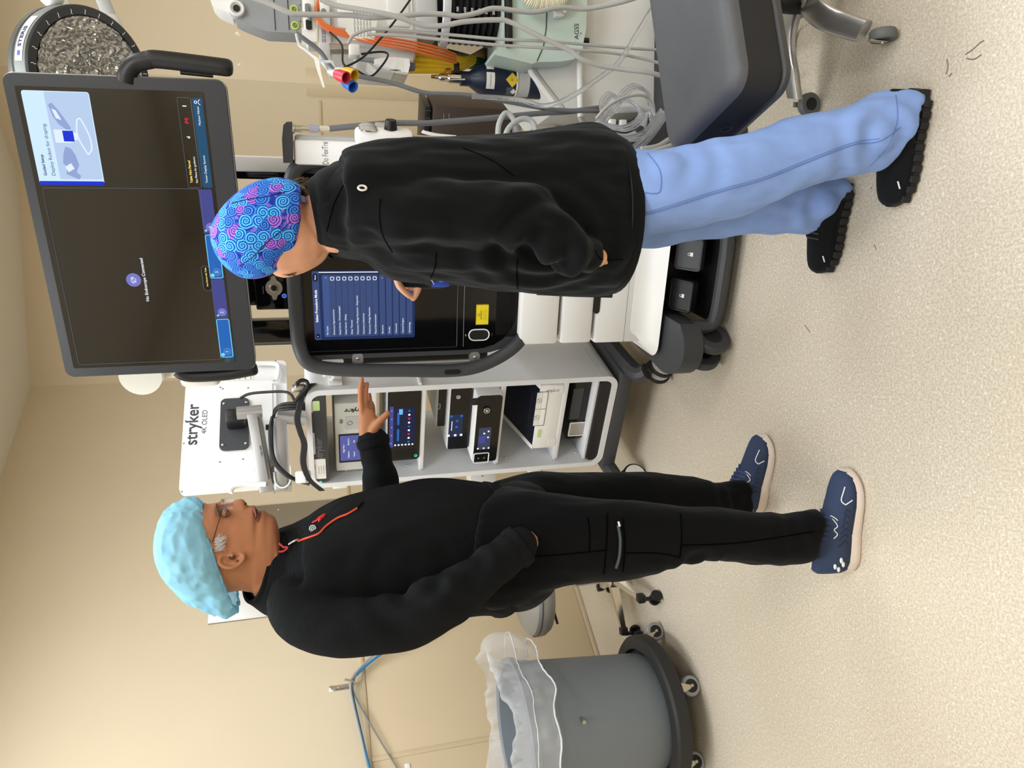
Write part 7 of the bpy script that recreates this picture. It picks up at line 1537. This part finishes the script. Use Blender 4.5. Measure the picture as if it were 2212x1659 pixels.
for k_ in range(5):
    a = math.radians(-96+72*k_-3); d = np.array([math.cos(a), math.sin(a), 0]); e = np.array([*sxy, 0])+d*.262; b_ = np.array([*sxy, .115])
    mb = MB(); s_ = np.cross(d, (0, 0, 1)); mb.loft([[b_+d*.03+s_*.026*x+np.array([0, 0, z*.018]) for x, z in ((-1, -1), (1, -1), (.6, 1), (-.6, 1))], [np.array([*sxy, .088])+d*.235+s_*.015*x+np.array([0, 0, z*.010]) for x, z in ((-1, -1), (1, -1), (.6, 1), (-.6, 1))]]); lg = obj('leg', mb, M_chrome, sto)
    mb = MB(); mb.rbox(np.array([*sxy, .086])+d*.248, (.036, .036, .034), .006, (d, s_, np.array([0, 0, 1.]))); obj('leg_cap', mb, M_blk, lg)
    caster('caster', sto, e, .025, .036, -96+72*k_+50, m=M_blk, fork=M_blk, top=.08)
# ================================================================== surgeon's chair at the right front
chx, chy = .985, 1.590
ch = thing('chair', (chx, chy, 0), 'dark grey padded chair seat on a polished five-leg base at the right front', 'chair')
M_pad = mat('charcoal_vinyl', (78, 80, 84), .5, bump=(260, .2, .0015), noise=(9, .12))
Ls = np.array([.553, 1.655]); Ns = np.array([.606, 1.325]); ey2 = nrm(Ls-Ns); ex2 = np.array([ey2[1], -ey2[0]])
wS, dS = .62, np.linalg.norm(Ls-Ns)
def cs(a, b, z): q = Ns+ex2*a+ey2*b; return np.array([q[0], q[1], z])
mb = MB(); rr = []
for z, ins in ((.470, .000), (.480, .0015), (.490, .007), (.497, .016), (.501, .030), (.503, .05)):
    rr.append([cs(x, y, z) for x, y in rrect(ins, wS-ins, ins, dS-ins, .05, 6)])
mb.loft(rr); sp_ = obj('seat', mb, M_pad, ch)
mb = MB(); rr = [[cs(x, y, z) for x, y in rrect(i_, wS-i_, i_, dS-i_, .05, 6)] for z, i_ in ((.384, .010), (.388, .002), (.40, .0), (.44, .0), (.4705, .0003))]; mb.loft(rr); obj('shaded_seat_side', mb, mat('shade_dark_vinyl', (44, 44, 46), .75, spec=.25, bump=(260, .2, .0015)), ch)  # seat sides: darker colour paints in the shade below the top edge
mb = MB(); rr = [[cs(x, y, z) for x, y in rrect(i_, wS-i_, i_, dS-i_, .05, 6)] for z, i_ in ((.352, .03), (.357, .010), (.378, .0), (.384, .006))]; mb.loft(rr); obj('seat_pan', mb, mat('seat_shell', (58, 60, 63), .5), ch)
pz = cs(.0, dS*.55, .42); mb = MB(); nn = np.array([-ex2[0], -ex2[1], 0]); mb.lathe([(.014, -.002), (.016, .001), (.010, .002), (.006, -.004), (0, -.006)], pz-nn*.0, nn, 24); obj('vent_eyelet', mb, M_blk, ch)
mb = MB(); mb.lathe([(.03, .12), (.03, .28), (.05, .30), (.09, .355)], (chx-.04, chy, 0), n=20); obj('column', mb, M_blk, ch)
M_pol = mat('polished_aluminium', (190, 188, 184), .33, .85)
mb = MB(); mb.lathe([(.05, .10), (.07, .105), (.075, .12), (.06, .15), (.035, .155)], (chx, chy, 0), n=28); obj('hub', mb, M_pol, ch)
cpos = [(.800, 1.437), (.742, 1.700), (.985, 1.845), (1.245, 1.66), (1.11, 1.36)]
for i, (wx, wy) in enumerate(cpos):
    d = nrm(np.array([wx-chx, wy-chy, 0])); R_ = np.linalg.norm([wx-chx, wy-chy]); s_ = np.cross(d, (0, 0, 1)); rr = []
    for t_ in np.linspace(0, 1, 12):
        c = np.array([chx, chy, 0])+d*(.03+(R_-.03)*t_)+s_*.016*math.sin(math.pi*t_); z = .128+.012*math.sin(math.pi*min(1, t_*1.4))-.050*t_**1.6; w_ = .034-.008*t_; h_ = .012
        rr.append([c+s_*w_*x+np.array([0, 0, z+h_*y]) for x, y in rrect(-1, 1, -1, 1, .6, 3)])
    mb = MB(); mb.loft(rr); lg = obj('leg', mb, M_pol, ch)
    c = np.array([wx, wy, .031])+d*.012; ax = nrm(s_+d*.9) if i != 1 else nrm(s_+d*.2); mb = MB(); mb.lathe([(.016, -.012), (.028, -.012), (.031, -.007), (.031, .007), (.028, .012), (.016, .012)], c, ax, 26); mb2 = MB(); mb2.rbox(c+ax*.015+np.array([0, 0, .016]), (.014, .003, .05), .001, (nrm(np.cross(ax, (0, 0, 1))), ax, np.array([0, 0, 1.]))); cs_ = obj('caster', mb2, M_zinc, ch)
    wl = obj('wheel', mb, mat('tyre_grey', (98, 100, 100), .55), cs_); mb = MB(); mb.lathe([(0, -.0125), (.017, -.0125), (.017, .0125), (0, .0125)], c, ax, 18); obj('hub', mb, M_blk, wl); mb = MB(); mb.cyl(c-ax*.012, c+ax*.019, .005, n=10); obj('axle', mb, M_steel, wl)
def fcable(nm, pts, r, m, lab, cat='cord'):
    mb = MB(); mb.tube(spline([onz(x, y, z) for x, y, z in pts], 7), r, 8); return obj(nm, mb, m, None, label=lab, cat=cat)
fcable('floor_cord', [(1672, 202, .10), (1690, 190, .03), (1704, 160, .006), (1712, 120, .006), (1720, 60, .02), (1735, 10, .15), (1745, -20, .16)], .0045, M_cabg, 'grey cord lying over the polished chair base')
fcable('floor_cord', [(1662, 128, .02), (1674, 100, .006), (1672, 74, .006), (1664, 50, .006)], .0045, M_cabg, 'grey cord on the floor behind the chair base')
# ================================================================== cables on the left wall
hk = thing('cable_hook', FL.W(*FL.loc(740, 1484), .0), 'small steel hook on the left wall holding two cables', 'hook')
def wp(x, y, d): return FL.pt(x, y, d)
mb = MB(); FL.box(mb, *sorted((FL.loc(735, 1491, .004)[0], FL.loc(735, 1479, .004)[0])), *sorted((FL.loc(758, 1484, .004)[1], FL.loc(711, 1484, .004)[1])), 0, .004, .001); obj('hook_plate', mb, M_chrome, hk)
mb = MB(); mb.tube(spline([wp(750, 1480, .004), wp(765, 1478, .03), wp(766, 1474, .055), wp(757, 1470, .06), wp(745, 1468, .06)], 5), .0055, 8); obj('hook_prong', mb, M_chrome, hk)
for (x, y) in ((716, 1486), (732, 1485)): mb = MB(); mb.ball(wp(x, y, .004), .005, 6); obj('screw', mb, M_steel, hk)
def wcable(nm, pts, r, m, lab): mb = MB(); mb.tube(spline([wp(*p) for p in pts], 8), r, 8); return obj(nm, mb, m, None, label=lab, cat='cable')
M_bluec = MATS['blue_cable_skin']
wcable('wall_cable', [(1190, 1215, .02), (1080, 1262, .05), (960, 1325, .09), (905, 1360, .09), (851, 1395, .07), (805, 1426, .05), (776, 1452, .04), (764, 1466, .035), (760, 1487, .03), (767, 1527, .03), (784, 1600, .03), (798, 1659, .03), (812, 1700, .03)], .0065, M_bluec, 'blue cable draped over the wall hook')
wcable('wall_cable', [(1180, 1210, .03), (1060, 1262, .06), (945, 1325, .10), (890, 1360, .10), (832, 1396, .07), (800, 1420, .05), (772, 1449, .04), (761, 1466, .042), (757, 1487, .042), (764, 1527, .04), (781, 1600, .035), (794, 1659, .03), (808, 1700, .03)], .0065, M_cabg, 'grey cable draped over the wall hook beside the blue one')
wcable('wall_cable', [(770, 1456, .045), (763, 1478, .04), (766, 1500, .03), (787, 1542, .025), (819, 1597, .02), (857, 1659, .015), (880, 1700, .015)], .0035, M_mid, 'thin dark grey cable hanging from the wall hook')
mb = MB(); c = FL.loc(880, 1656, .0); FL.box(mb, c[0]-.02, c[0]+.012, c[1]-.012, c[1]+.012, 0, .008, .002); obj('wall_clip', mb, M_white, None, label='small white clip on the left wall panel', cat='clip')
